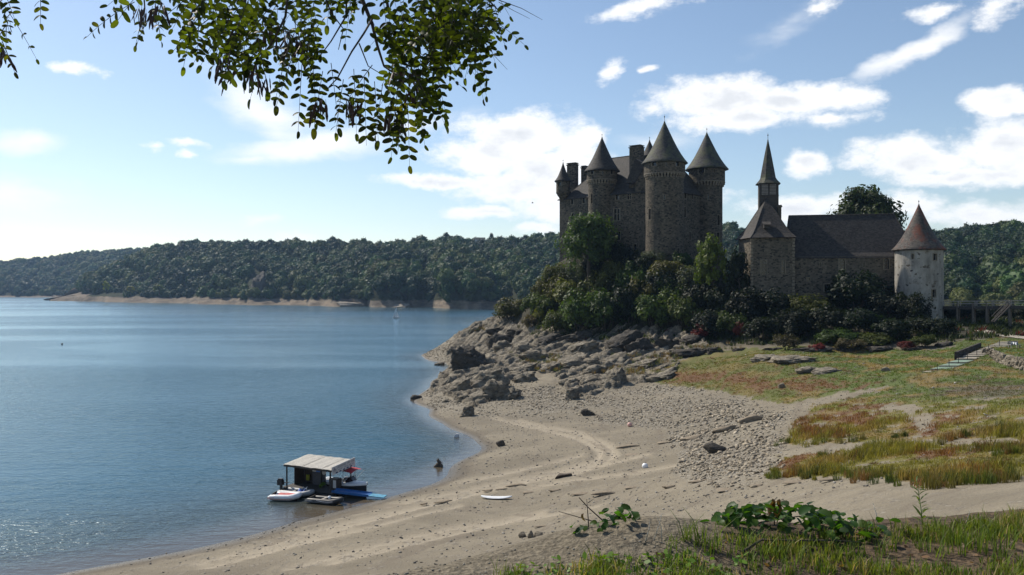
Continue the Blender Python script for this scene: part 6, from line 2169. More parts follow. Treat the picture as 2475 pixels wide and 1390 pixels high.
def motorboat():
    bow, stern = PW(888, 1178, .55), PW(779, 1161, .55)
    d = bow - stern
    F = frame2((stern.x, stern.y, 0), math.atan2(d.y, d.x))
    L = Vector((d.x, d.y)).length
    o = thing('motorboat', F.translation, 'white motorboat with red sun canopy moored behind the kiosk', 'boat')
    st_ = [(0, .92, .75), (.2, 1.0, .74), (.45, 1.02, .76), (.65, .95, .82), (.8, .72, .88), (.92, .36, .93), (1.0, .03, .96)]
    hull = MB(); top = MB(); deck = MB()
    H, W_ = [], []
    for t, b, z in st_:
        x = t * L
        k = .12 + .10 * t ** 3
        H.append([F @ Vector((x - (.12 if t == 1 else 0), y * b, zz)) for y, zz in ((1.0, z - .2), (.93, .28), (.72, .05), (0, -.2 + k), (-.72, .05), (-.93, .28), (-1.0, z - .2))])
        W_.append([F @ Vector((x, y * b, zz)) for y, zz in ((1.0, z - .2), (1.03, z - .1), (1.0, z), (.86, z + .03))])
        W_[-1] = W_[-1] + [F @ Vector((x, -y * b, zz)) for y, zz in ((.86, z + .03), (1.0, z), (1.03, z - .1), (1.0, z - .2))]
    loft(hull, H)
    hull.f.append(list(range(7)))
    hull.build('hull', MT['black_rubber'], o, smooth=True)
    for half in (0, 1):
        loft(top, [w[half * 4:half * 4 + 4] for w in W_])
    top.build('gunwale', MT['white_paint'], o, smooth=True)
    fd = []
    for t, b, z in st_[3:]:
        fd.append([F @ Vector((t * L, y * b * .9, z + .03 + .09 * (1 - y * y))) for y in (1, .5, 0, -.5, -1)])
    loft(deck, fd)
    # stern engine cover deck
    fd = [[F @ Vector((t * L, y * b * .9, z + .02 + h * (1 - y * y))) for y in (1, .5, 0, -.5, -1)] for (t, b, z), h in zip(((0, .92, .75), (.1, .96, .75), (.22, 1.0, .74)), (.02, .12, .05))]
    loft(deck, fd)
    deck.build('deck', MT['white_paint'], o, smooth=True)
    ck = MB(); ck.box(None, (L * .46, 1.6, .05), M=F @ Matrix.Translation((L * .43, 0, .3)))
    ck.build('cockpit_floor', MT['grey_rubber'], o)
    cv = MB()
    loft(cv, [[F @ Vector((t * L, y * .82, z)) for y, z in ((1, .76), (.5, .86), (0, .9), (-.5, .86), (-1, .76))] for t in (.1, .2, .3, .36)])
    cv.build('tonneau_cover', MT['grey_rubber'], o, smooth=True)
    for y in (-.45, .45):
        MB().box(None, (.5, .5, .45), M=F @ Matrix.Translation((L * .52, y, .55))).build('seat', MT['white_paint'], o)
        MB().box(None, (.12, .5, .5), M=F @ Matrix.Translation((L * .47, y, .9)) @ Matrix.Rotation(rad(-12), 4, 'Y')).build('backrest', MT['white_paint'], o)
    ws = MB()
    loft(ws, [[F @ Vector((L * .70 - .12 * abs(y) * 2, y * .8, .9)), F @ Vector((L * .63 - .12 * abs(y) * 2, y * .72, 1.32))] for y in (-1, -.5, 0, .5, 1)])
    ws.build('windscreen', MT['pane'], o)
    wf = MB(); wf.tube([F @ Vector((L * .63 - .12 * abs(y) * 2, y * .72, 1.33)) for y in (-1, -.5, 0, .5, 1)], .025, 6)
    wf.build('windscreen_frame', MT['white_paint'], o)
    cn = MB()
    loft(cn, [[F @ Vector((L * t, y * .95, 1.95 + .22 * (1 - y * y) + .08 * math.sin((t - .45) / .35 * math.pi))) for y in (1, .6, .2, -.2, -.6, -1)] for t in (.45, .53, .62, .71, .80)])
    c_ = cn.build('canopy', MT['red_cloth'], o, smooth=True)
    cf = MB()
    for s in (-.95, .95):
        for t0, t1 in ((.6, .45), (.6, .62), (.6, .8)):
            cf.tube([F @ Vector((L * t0, s, .85)), F @ Vector((L * t1, s, 1.95))], .018, 5)
    cf.build('canopy_frame', MT['white_paint'], c_)
    tb = MB(); tb.tube([F @ Vector((L * .60, s, z)) for s, z in ((-.95, .8), (-.8, 2.35), (0, 2.6), (.8, 2.35), (.95, .8))], .03, 6)
    tb.build('tow_arch', MT['iron'], o)
    return o


motorboat()


def tube_boat(name, a, b, beam, r, label, tube_mat, stripe, floor, z=.1, motor=False, stuff=None):
    """inflatable: U-shaped tube with cone ends at the stern, pointed bow"""
    d = b - a
    F = frame2((a.x, a.y, 0), math.atan2(d.y, d.x))
    L = Vector((d.x, d.y)).length
    o = thing(name, F.translation, label, 'inflatable boat')
    hb = beam / 2 - r
    path = [(-.25, hb, 0, .35), (0, hb, 0, .9)] + [(L * t, hb, 0, 1) for t in (.2, .45, .65)] + [(L * .8, hb * .82, .06, 1), (L * .92, hb * .45, .14, 1), (L - r * .6, 0, .2, .95)]
    full = path + [(x, -y, zz, k) for x, y, zz, k in path[-2::-1]]
    mb = MB(); mb.tube([F @ Vector((x, y, z + r * .7 + zz)) for x, y, zz, k in full], [r * k for *_, k in full], 12)
    tb = mb.build('tube', tube_mat, o, smooth=True)
    for s, zz_ in ((1, .1), (1, -.35)):
        mb = MB(); mb.tube([F @ Vector((x + (r * .9 if i == 7 else 0), y + (1 if y > 0 else -1 if y < 0 else 0) * r * .9, z + r * (.7 + zz_) + zz)) for i, (x, y, zz, k) in enumerate(full)], r * .10, 5)
        mb.build('rubbing_strip', stripe, tb)
    mb = MB(); mb.box(None, (L * .82, hb * 2, .05), M=F @ Matrix.Translation((L * .41, 0, z + .05)))
    mb.build('floor', floor, o)
    mb = MB(); mb.box(None, (.06, hb * 2, r * 2.0), M=F @ Matrix.Translation((.12, 0, z + r * .9)))
    mb.build('transom', MT['wood_dark'], o)
    mb = MB(); mb.box(None, (.28, hb * 2 + r, .05), M=F @ Matrix.Translation((L * .42, 0, z + r * 1.35)))
    mb.build('thwart', MT['wood_grey'], o)
    gl = MB()
    gl.tube([F @ Vector((L * t, -(hb + r * .95), z + r * (1.15 - .35 * math.sin((t - .3) / .5 * math.pi)))) for t in (.3, .4, .5, .6, .7, .8)], .02, 5)
    gl.build('grab_line', MT['white_paint'], o)
    if motor:
        e = MB()
        e.box(None, (.55, .42, .5), M=F @ Matrix.Translation((-.28, 0, z + .95)))
        e.box(None, (.42, .34, .14), M=F @ Matrix.Translation((-.28, 0, z + 1.26)))
        e.box(None, (.2, .18, 1.0), M=F @ Matrix.Translation((-.22, 0, z + .3)))
        e.tube([F @ Vector((0, 0, z + .95)), F @ Vector((.65, .1, z + 1.02))], .035, 6)
        e.build('outboard_motor', MT['iron'], o)
    return o, F, L


A1, A2 = PW(684, 1184, .35), PW(757, 1192, .35)
o1, F1, L1 = tube_boat('inflatable_boat', A1, A2, 1.7, .24, 'black and white inflatable boat with an outboard motor beside the kiosk', MT['grey_rubber'], MT['black_rubber'], MT['black_rubber'], motor=True)
tp = thing('blue_tarpaulin', F1 @ Vector((L1 * .7, 0, .4)), 'bundled blue and white sheet lying in the motor dinghy', 'tarpaulin')
V = [F1 @ Vector((L1 * .55 + i * .11, -.4 + j * .12, .45 + .3 * max(0, math.sin(i * 1.1)) * max(.2, math.sin(j * .9)) + .05 * math.sin(i * 3 + j * 2))) for i in range(8) for j in range(7)]
link('cloth', mesh_np('cloth', [v[:] for v in V], grid_faces(8, 7), MT['blue_cloth'], None, True), tp)
V = [F1 @ Vector((L1 * .63 + i * .1, .05 + j * .1, .62 + .2 * max(0, math.sin(i * 1.4 + j)))) for i in range(5) for j in range(5)]
link('white_cloth', mesh_np('white_cloth', [v[:] for v in V], grid_faces(5, 5), MT['white_paint'], None, True), tp)
A1, A2 = PW(752, 1203, .35), PW(829, 1210, .35)
o2, F2, L2 = tube_boat('inflatable_boat', A1, A2, 1.5, .22, 'black inflatable dinghy with pale stripes, nearest the camera', MT['black_rubber'], MT['grey_rubber'], MT['grey_rubber'])
fn = MB(); fn.lathe((0, 0), [(.02, -.16), (.13, -.12), (.17, 0), (.13, .12), (.02, .16)], 12)
fo = fn.build('fender', MT['white_paint'], None, F2 @ Matrix.Translation((L2 * .55, .15, .48)), True)
tag(fo, 'round white fender lying in the black dinghy', 'fender')
# red towable
A1, A2 = PW(660, 1198, .3), PW(727, 1200, .3)
o3, F3, L3 = tube_boat('towable_float', A1, A2, 1.75, .27, 'red and white inflatable towing float at the left end of the kiosk', MT['white_paint'], MT['red_pvc'], MT['red_pvc'])
cs = MB()
for k in range(3):
    cs.box(None, (L3 * .2, 1.15, .16), M=F3 @ Matrix.Translation((L3 * (.3 + .2 * k), 0, .42)))
for k in range(3):
    MB().box(None, (L3 * .19, 1.12, .16), M=F3 @ Matrix.Translation((L3 * (.3 + .2 * k), 0, .42))).build('cushion', MT['red_pvc'], o3)

# sailing dinghy far out
sp_ = PW(957, 769)
sb = thing('sailboat', sp_, 'small white sailing dinghy far out on the lake', 'sailboat')
SF = frame2(sp_, rad(20))
hl = MB()
loft(hl, [[SF @ Vector((x, y * b, z)) for y, z in ((1, .55), (.8, .1), (0, -.2), (-.8, .1), (-1, .55))] for x, b in ((-1.9, .6), (-.6, .8), (.8, .65), (2.1, .05))])
hl.build('hull', MT['white_paint'], sb, smooth=True)
MB().box(None, (3.6, 1.1, .06), M=SF @ Matrix.Translation((-.1, 0, .5))).build('deck', MT['white_paint'], sb)
ms = MB(); ms.tube([SF @ Vector((.5, 0, .4)), SF @ Vector((.45, 0, 7.2))], [.06, .04], 6); ms.build('mast', MT['grey_rubber'], sb)
sl = MB()
loft(sl, [[SF @ Vector((.42 - w * t, .25 * math.sin(t * math.pi) * (1 - h) + .02, 1.1 + h * 6.0)) for t in (0, .25, .5, .75, 1)] for h, w in ((0, 2.3), (.25, 1.9), (.5, 1.4), (.75, .75), (1, .05))])
sl.build('mainsail', MT['sail'], sb, smooth=True)
MB().beam(SF @ Vector((.4, 0, 1.05)), SF @ Vector((-2.0, 0, 1.05)), .07).build('boom', MT['grey_rubber'], sb)
jb = MB().add([SF @ Vector(p) for p in ((.5, .05, 5.0), (2.0, .05, .7), (.7, .3, 1.0))], [[0, 1, 2]]); jb.build('jib', MT['sail'], sb)
cr = MB(); cr.lathe((0, 0), [(.02, .5), (.25, .55), (.28, .9), (.2, 1.1), (.08, 1.15), (.13, 1.3), (.1, 1.42), (.01, 1.46)], 10)
cr.build('sailor', MT['navy'], sb, SF @ Matrix.Translation((-.9, .3, 0)), True)


def buoy(px, v, r, mat, label, on_water=False):
    p = PW(px, v) if on_water else hit(px, v)
    o = thing('mooring_buoy', p, label, 'buoy')
    mb = MB(); prof = [(max(r * math.sin(math.pi * k / 12), .01), r * .9 - r * math.cos(math.pi * k / 12)) for k in range(13)]
    mb.lathe((p.x, p.y), [(a, b + p.z - r * .12) for a, b in prof], 20)
    mb.build('float', mat, o, smooth=True)
    mb = MB(); mb.lathe((p.x, p.y), [(r * .16, p.z + r * 1.7), (r * .16, p.z + r * 1.85), (.01, p.z + r * 1.9)], 10)
    mb.tube([(p.x + .1 * r * math.cos(a), p.y, p.z + r * 1.95 + .12 * r * math.sin(a)) for a in [k * .7 for k in range(10)]], r * .04, 5)
    mb.build('eye', MT['iron'], o)


buoy(1559, 1132, .30, MT['white_paint'], 'white round buoy stranded on the sand')
buoy(1522, 1032, .32, MT['pink'], 'faded pink round buoy stranded on the pebbles')
buoy(150, 833, .32, MT['iron'], 'small dark buoy floating far out on the left', True)
# driftwood stump standing in the shallows
dq = PW(1060, 1128)
dw = thing('driftwood_stump', dq, 'black driftwood stump sticking out of the shallows', 'driftwood')
mb = MB(); mb.tube([dq + Vector((-.55, 0, -.1)), dq + Vector((-.1, .1, .18)), dq + Vector((.45, 0, .05))], [.12, .3, .18], 8)
mb.build('log', MT['clod'], dw, smooth=False)
mb = MB(); mb.tube([dq + Vector((.25, 0, 0)), dq + Vector((.2, .05, .4)), dq + Vector((-.12, .1, .72)), dq + Vector((.0, .1, .9))], [.24, .2, .16, .06], 8)
mb.build('broken_branch', MT['clod'], dw, smooth=False)
MB().add([dq + Vector(p) for p in ((.3, -.22, .35), (.5, -.22, .4), (.46, -.2, .6), (.33, -.2, .55))], [[0, 1, 2, 3]]).build('bleached_scar', MT['white_board'], dw)
# paddle board
p0, p1 = hit(1163, 1206), hit(1237, 1207)
dd = (p1 - p0); L = dd.length
BF = Matrix.Translation((p0 + p1) / 2 + Vector((0, 0, .10))) @ Matrix.Rotation(math.atan2(dd.y, dd.x), 4, 'Z') @ Matrix.Rotation(-math.asin(dd.z / L), 4, 'Y')
bo = MB(); secs = []
for k in range(15):
    t = k / 14
    w = .37 * (math.sin(math.pi * min(max(t, .004), .996)) ** .45)
    up = .16 * abs(t - .5) ** 2.5 * 4
    x = (t - .5) * L
    secs.append([BF @ Vector((x, y * w, z + up)) for y, z in ((-1, 0), (-.8, .07), (0, .09), (.8, .07), (1, 0), (.7, -.05), (0, -.07), (-.7, -.05), (-1, 0))])
loft(bo, secs)
pb = bo.build('paddle_board', MT['white_paint'], None, None, True)
tag(pb, 'white paddle board lying on the sand', 'paddle board')
# a bird high over the far shore
bq_ = P(1287, 491, 160)
bd_ = thing('bird', bq_, 'tiny dark bird flying in front of the cloud left of the castle', 'bird')
bm_ = MB()
bm_.tube([bq_ + Vector(p) for p in ((-.22, 0, 0), (-.1, 0, .02), (.08, 0, .02), (.2, 0, .05), (.27, 0, .04))], [.015, .05, .06, .035, .008], 7)
wing = [(-.05, 0, .04), (.1, 0, .04), (.05, .35, .2), (-.1, .62, .14), (-.12, .3, .17)]
bm_.add([bq_ + Vector(p) for p in wing], [[0, 1, 2, 4], [4, 2, 3]])
bm_.add([bq_ + Vector((x, -y, z)) for x, y, z in wing], [[0, 1, 2, 4], [4, 2, 3]])
bm_.build('body', MT['iron'], bd_)
# ------------------------------------------------------------------ the viewer's bank: grass, brambles, twigs
def near_pts(n, seed, poly, jit=10):
    """points on the near bank inside a patch given in photo terms"""
    r = np.random.default_rng(seed)
    out = []
    while sum(len(o) for o in out) < n:
        x = r.uniform(-3.5, 7.5, 6000); y = r.uniform(3.2, 8.5, 6000)
        z = near_bank(x, y)
        u, v = uv_of(x, y, z)
        k = in_poly(u + r.normal(size=6000) * jit, v + r.normal(size=6000) * jit * .6, poly)
        out.append(np.stack([x, y, z], -1)[k])
    return np.concatenate(out)[:n], r


G1 = [(1190, 1400), (1260, 1372), (1330, 1378), (1450, 1362), (1560, 1352), (1640, 1340), (1700, 1322), (1760, 1302), (1900, 1300), (2100, 1295), (2200, 1285), (2475, 1248), (2900, 1215), (2900, 1600), (1100, 1600)]
pts, r_ = near_pts(9200, 81, G1)
n_ = fbm(pts[:, 0] * 2.2, pts[:, 1] * 2.2, octv=3, seed=82)
keep = n_ > .43
pts, n_ = pts[keep], n_[keep]
base = np.array([.10, .155, .022]) * (1 - sstep(n_, .5, .62))[:, None] + np.array([.15, .185, .03]) * sstep(n_, .5, .62)[:, None]
dry = r_.random(len(pts)) < .16
base[dry] = np.array([.36, .28, .13])
hgt = np.where(n_ > .55, .085, .05) * r_.uniform(.6, 1.5, len(pts))
blades('bank_grass', pts, hgt, np.full(len(pts), .05), 7, np.full(len(pts), .0065), base, 83, 'short green and dry grass on the near bank', .9)
# taller tufts
TUFT = [(1700, 1322, .26), (1715, 1328, .3), (2010, 1320, .2), (2100, 1335, .22), (2330, 1310, .26), (2380, 1300, .3), (2410, 1330, .3), (2440, 1300, .24), (2300, 1345, .2), (1960, 1370, .18), (1860, 1350, .2), (2460, 1360, .22), (1900, 1390, .16), (2200, 1330, .18), (1800, 1330, .2), (2350, 1335, .26), (1640, 1330, .14), (2230, 1300, .18), (2270, 1285, .16)]


def near_hit(px, v):
    Y = np.linspace(3.0, 9, 1500)
    X = (px - 1237.5) / FPX * Y; Z = CAMZ - (v - 695) / FPX * Y
    g = near_bank(X, Y)
    b = np.nonzero(g >= Z)[0]
    i = b[0] if len(b) else int(np.argmin(Z - g))
    return Vector((X[i], Y[i], g[i]))


bp, hh = [], []
for px, v, h in TUFT:
    p = near_hit(px, v)
    for j in range(3):
        x, y = p.x + random.gauss(0, .07), p.y + random.gauss(0, .06)
        bp.append((x, y, float(near_bank(np.array(x), np.array(y))))); hh.append(h * random.uniform(.35, .8))
blades('tall_bank_grass', np.array(bp), np.array(hh), np.full(len(bp), .04), 13, np.full(len(bp), .006), np.tile(np.array([[.13, .18, .03]]), (len(bp), 1)), 84, 'taller grass tufts on the near bank', .8)
# clover and small broad leaves
pts, r_ = near_pts(2600, 85, [(1290, 1372), (1440, 1352), (1560, 1350), (1700, 1345), (1800, 1360), (1800, 1480), (1150, 1480), (1230, 1385)], 8)


def flat_leaves(name, pts, size, cols, seed, label, lift=.03, tilt=.6):
    r = np.random.default_rng(seed)
    n = len(pts)
    nrm = np.stack([r.normal(size=n) * tilt, r.normal(size=n) * tilt - .2, np.ones(n)], -1); nrm /= np.linalg.norm(nrm, axis=1)[:, None]
    t = np.cross(nrm, r.normal(size=(n, 3))); t /= np.linalg.norm(t, axis=1)[:, None]
    b = np.cross(nrm, t)
    s = size[:, None]
    c = pts + np.array([0, 0, 1.]) * (lift * r.random(n))[:, None]
    V = np.stack([c - t * s, c - t * s * .2 + b * s * .6, c + t * s * .6 + b * s * .4, c + t * s, c + t * s * .6 - b * s * .4, c - t * s * .2 - b * s * .6], 1).reshape(-1, 3)
    F = np.arange(n * 6).reshape(-1, 6)
    o = link(name, mesh_np(name, V, F, MT['grass'], np.repeat(cols * r.uniform(.6, 1.4, (n, 1)), 6, axis=0)))
    return tag(o, label, kind='stuff')


flat_leaves('clover', pts, r_.uniform(.014, .028, len(pts)), np.tile(np.array([[.13, .23, .03]]), (len(pts), 1)), 86, 'bright green clover patch at the bottom edge of the bank', .05)
pts, r_ = near_pts(1500, 87, [(1560, 1330), (1760, 1300), (2100, 1290), (2475, 1260), (2900, 1230), (2900, 1500), (1500, 1500)], 8)
flat_leaves('leaf_litter', pts, r_.uniform(.010, .03, len(pts)), np.array([[.12, .07, .035]]) * r_.uniform(.5, 1.6, (len(pts), 1)), 88, 'brown dead leaves and straw on the near bank', .02, .9)
pts, r_ = near_pts(500, 187, [(900, 1380), (1300, 1320), (1600, 1295), (1660, 1330), (1400, 1400), (900, 1480)], 8)
scatter_stones('bank_grit', pts, r_.uniform(.006, .022, len(pts)), np.array([[.12, .11, .09], [.3, .28, .23]]), 188, 'small grit on the grey earth mound', MT['stone_attr'])

# bramble leaf: folded, toothed oval
def leaf_mesh(name, mat, L, W, n=6, fold=.25, col=(.05, .11, .02), tooth=.0, seed=0, curl=.15, shape=.8):
    r = random.Random(seed)
    V, F, C = [], [], []
    for i in range(n + 1):
        t = i / n
        w = W * math.sqrt(max(0, 1 - (2 * t ** shape - 1) ** 2)) if 0 < i < n else .0005
        w *= 1 + (tooth * (1 if i % 2 else -1))
        z = -curl * L * (t - .3) ** 2
        V += [(t * L, -w / 2, z + fold * w / 2), (t * L, 0, z), (t * L, w / 2, z + fold * w / 2)]
        C += [col, tuple(k * 1.25 for k in col), col]
    for i in range(n):
        for j in range(2):
            a = i * 3 + j
            F.append((a, a + 3, a + 4, a + 1))
    return mesh_np(name, V, np.array(F), mat, np.array(C))


BR = [leaf_mesh('leaf', MT['leaf_near'], .066, .046, 8, .25, c, .06, k, cu) for k, (c, cu) in enumerate([((.030, .068, .014), .2), ((.042, .09, .016), .4), ((.022, .048, .011), .1), ((.055, .10, .02), .6)])]
DRY = [leaf_mesh('dry_leaf', MT['leaf_near'], .075, .035, 6, .7, (.10, .055, .028), .05, 9, 1.2)]


def stem(parent, pts, r0, r1, name='stem', mat='bark'):
    mb = MB(); n = len(pts)
    mb.tube(pts, [r0 + (r1 - r0) * i / (n - 1) for i in range(n)], 6)
    return mb.build(name, MT[mat], parent, smooth=True)


def leaf_at(parent, p, me, s, rr, yaw=None, pitch=None, name='leaf'):
    yaw = rr.uniform(0, 6.28) if yaw is None else yaw
    pitch = rr.uniform(-.2, .9) if pitch is None else pitch
    M = Matrix.Translation(p) @ Matrix.Rotation(yaw, 4, 'Z') @ Matrix.Rotation(pitch, 4, 'Y') @ Matrix.Rotation(rr.uniform(-.7, .7), 4, 'X') @ Matrix.Scale(s, 4)
    return link(name, me, parent, M)


rr = random.Random(17)
Yb = 5.35
b1 = thing('bramble', near_hit(1480, 1302), 'leafy bramble with bare canes left of the grass mound', 'bramble')
for pl_, r0 in (([(1510, 1310), (1470, 1270), (1420, 1225), (1400, 1203)], .006), ([(1490, 1305), (1440, 1262), (1350, 1236)], .005), ([(1425, 1312), (1422, 1260), (1418, 1206)], .005), ([(1500, 1300), (1540, 1270), (1500, 1235)], .004), ([(1480, 1300), (1450, 1280), (1400, 1268)], .003), ([(1422, 1215), (1435, 1206)], .003), ([(1385, 1310), (1372, 1292), (1358, 1285)], .003)):
    stem(b1, [P(x, v, Yb + rr.uniform(-.05, .15)) for x, v in pl_], r0, r0 * .5, 'cane')
for x, v in [(1480, 1228), (1470, 1240), (1494, 1236), (1504, 1230), (1526, 1236), (1540, 1248), (1524, 1255), (1512, 1246), (1455, 1262), (1440, 1262), (1470, 1262), (1490, 1258), (1418, 1270), (1402, 1268), (1392, 1276), (1454, 1275), (1440, 1285), (1475, 1290), (1488, 1300), (1510, 1275), (1530, 1285), (1545, 1280), (1555, 1290), (1420, 1295), (1400, 1290), (1480, 1300), (1535, 1262), (1380, 1300), (1462, 1250), (1498, 1270)]:
    for k in range(3):
        leaf_at(b1, P(x + rr.gauss(0, 8), v + rr.gauss(0, 6), Yb + rr.uniform(-.15, .2)), BR[rr.randrange(4)], rr.uniform(.75, 1.2), rr)
for x, v in [(1430, 1296), (1455, 1298), (1362, 1292), (1372, 1305), (1390, 1308), (1410, 1240)]:
    leaf_at(b1, P(x, v, Yb), DRY[0], rr.uniform(.6, 1), rr, pitch=1.2, name='dry_leaf')
Yc_ = 5.5
b2 = thing('bramble', near_hit(1880, 1320), 'low spreading bramble patch on top of the grass mound', 'bramble')
for pl_, r0 in (([(1760, 1300), (1840, 1262), (1930, 1248), (2050, 1262), (2140, 1280)], .006), ([(1700, 1290), (1790, 1262), (1860, 1240)], .005), ([(1875, 1330), (1872, 1270), (1868, 1212), (1878, 1202)], .006), ([(1960, 1300), (1900, 1290), (1800, 1300)], .004), ([(2040, 1300), (2100, 1268), (2160, 1265)], .004), ([(1750, 1320), (1740, 1280), (1770, 1240)], .004)):
    stem(b2, [P(x, v, Yc_ + rr.uniform(-.1, .2)) for x, v in pl_], r0, r0 * .5, 'cane')
for k in range(275):
    t = rr.random()
    x = 1690 + 430 * t + rr.gauss(0, 12)
    topv = np.interp(x, [1680, 1720, 1780, 1850, 1950, 2020, 2070, 2160], [1280, 1252, 1212, 1214, 1214, 1232, 1256, 1264])
    v = topv + abs(rr.gauss(0, 32)) + 4
    leaf_at(b2, P(x, v, Yc_ + rr.uniform(-.3, .3)), BR[rr.randrange(4)], rr.uniform(.8, 1.5), rr)
for x, v in [(1782, 1222), (1770, 1228), (1795, 1226), (1786, 1236), (1725, 1252), (1715, 1260), (1740, 1258), (1680, 1282), (2060, 1240), (2075, 1248), (2128, 1250), (2150, 1256)]:
    leaf_at(b2, P(x, v, Yc_ - .1), BR[rr.randrange(4)], rr.uniform(.9, 1.2), rr)
for x, v in [(1868, 1205), (1875, 1210), (1880, 1218), (1862, 1214), (1884, 1206), (1876, 1226), (1905, 1300), (1890, 1310), (1920, 1305), (1750, 1325), (1740, 1318), (2040, 1320), (2070, 1310), (2080, 1325), (2000, 1300)]:
    leaf_at(b2, P(x, v, Yc_ - .15), DRY[0], rr.uniform(.7, 1.2), rr, pitch=1.35, name='dry_leaf')
tw = thing('fallen_branch', near_hit(1870, 1345), 'bare forked stick lying on the grass mound', 'branch')
p_ = [near_hit(1795, 1342) + Vector((0, 0, .02)), near_hit(1840, 1325) + Vector((0, 0, .05)), near_hit(1880, 1312) + Vector((0, 0, .04))]
stem(tw, p_, .009, .006, 'stick')
stem(tw, [p_[1] + Vector((.01, 0, 0)), near_hit(1930, 1326) + Vector((0, 0, .05)), near_hit(2010, 1322) + Vector((0, 0, .04)), near_hit(2080, 1318) + Vector((0, 0, .02))], .008, .004, 'side_stick')
wd = thing('weed', near_hit(2230, 1268), 'tall thin flowering weed at the edge of the near bank', 'plant')
q0 = near_hit(2230, 1270)
W = [P(2230, 1272, q0.y), P(2226, 1230, q0.y), P(2220, 1190, q0.y), P(2215, 1160, q0.y)]
stem(wd, W, .004, .0015, 'stalk', 'green_plant')
wl_ = leaf_mesh('leaf', MT['leaf_near'], .07, .012, 4, .3, (.10, .13, .05), 0, 3, .4)
for k in range(34):
    t = k / 34
    i = min(int(t * 3), 2)
    p = W[i].lerp(W[i + 1], t * 3 - i)
    leaf_at(wd, p, wl_, rr.uniform(.6, 1.3) * (1.2 - .5 * t), rr, pitch=rr.uniform(-1.0, -.2))
g1s = []
for k, (x0, v0, x1, v1) in enumerate([(1655, 1310, 1620, 1232), (1690, 1300, 1650, 1225), (1600, 1312, 1588, 1250), (1580, 1308, 1600, 1240), (2330, 1280, 2345, 1230), (2120, 1290, 2110, 1215), (1560, 1310, 1570, 1260)]):
    p = near_hit(x0, v0)
    o = thing('grass_stalk', p, ['long bent grass stalk left of the bramble patch', 'second long grass stalk left of the bramble patch', 'thin dry stalk between the two brambles', 'thin dry stalk leaning right between the brambles', 'upright grass stalk on the right of the bank', 'upright grass stalk above the bramble patch', 'short dry stalk beside the left bramble'][k], 'grass stalk')
    e = P(x1, v1, p.y)
    stem(o, [p, p.lerp(e, .5) + Vector((.01, 0, .02)), e], .0035, .001, 'stalk', 'green_plant' if k < 2 else 'thatch')

# ------------------------------------------------------------------ the locust tree that overhangs the view
TB = Vector((-4.6, 2.6, 0)); TB.z = float(ground(TB.x, TB.y)[0])
loc = thing('locust_tree', TB, 'locust tree branches with leaflets and brown pods hanging in from above', 'tree')
mb = MB(); mb.tube([TB - Vector((0, 0, .4)), TB + Vector((.05, 0, 1.5)), TB + Vector((.15, .1, 3.4)), TB + Vector((.3, .2, 5.5)), TB + Vector((.4, .3, 8.0))], [.24, .19, .16, .13, .07], 12)
mb.build('trunk', MT['bark'], loc, smooth=True)
LY = 3.3
mb = MB(); limb = [TB + Vector((.15, .1, 3.4)), Vector((-3.2, 2.9, 22.3)), Vector((-1.6, 3.2, 22.2)), Vector((-.4, 3.4, 21.75)), Vector((.3, 3.6, 21.5))]
mb.tube(limb, [.11, .08, .055, .03, .012], 10); mb.build('limb', MT['bark'], loc, smooth=True)


def br_(pts, r0, r1, Y=LY):
    mb = MB(); n = len(pts)
    mb.tube([P(x, v, Y + dy) for x, v, dy in pts], [r0 + (r1 - r0) * i / (n - 1) for i in range(n)], 6)
    mb.build('branch', MT['bark'], loc, smooth=True)


br_([(872, -90, .1), (876, 0, .05), (900, 60, 0), (912, 110, 0), (928, 160, 0)], .010, .004)
br_([(905, 70, 0), (960, 110, .05), (985, 150, .1)], .005, .002)
br_([(900, 45, 0), (880, 80, -.05), (850, 125, -.1), (815, 190, -.1), (795, 210, -.1)], .005, .002)
br_([(928, 160, 0), (970, 190, 0), (1000, 250, 0)], .004, .0015)
br_([(868, 105, -.06), (890, 160, 0), (915, 175, 0)], .003, .0015)
br_([(840, -60, 0), (836, 40, 0), (800, 100, 0), (770, 140, 0)], .005, .002)
br_([(772, -40, 0), (800, 30, 0), (830, 70, 0), (818, 120, .1)], .004, .0015)
br_([(925, -50, .1), (940, 30, .1), (980, 90, .2), (1020, 140, .2)], .008, .003)
br_([(1030, -60, .2), (1060, 20, .2), (1110, 70, .2), (1150, 110, .2)], .008, .003)
br_([(1130, -50, .3), (1180, 0, .3), (1210, 30, .3)], .006, .002)
br_([(600, -60, .1), (590, 20, .1), (560, 80, .1), (545, 120, .1)], .008, .003)
br_([(700, -60, 0), (690, 40, 0), (660, 100, 0), (620, 150, .1)], .007, .002)
br_([(480, -40, .1), (470, 20, .1), (455, 60, .1)], .004, .002)
br_([(345, -50, .2), (350, 20, .2), (345, 70, .2)], .004, .002)
br_([(1205, 0, .3), (1260, 20, .35), (1311, 48, .4)], .002, .0007)
br_([(1205, 5, .3), (1240, 25, .3), (1280, 45, .3)], .0015, .0006)
br_([(1170, 100, .3), (1195, 135, .3), (1226, 168, .3)], .0015, .0006)
# leaflet: oval, slightly folded
LF = [leaf_mesh('leaflet', MT['leaf_locust'], .040, .0195, 8, .18, c, 0, k, .3, .9) for k, c in enumerate([(.022, .030, .007), (.034, .045, .009), (.013, .018, .006), (.017, .022, .006), (.046, .058, .012)])]
leaflets = []   # (matrix, mesh index, is in the frame)


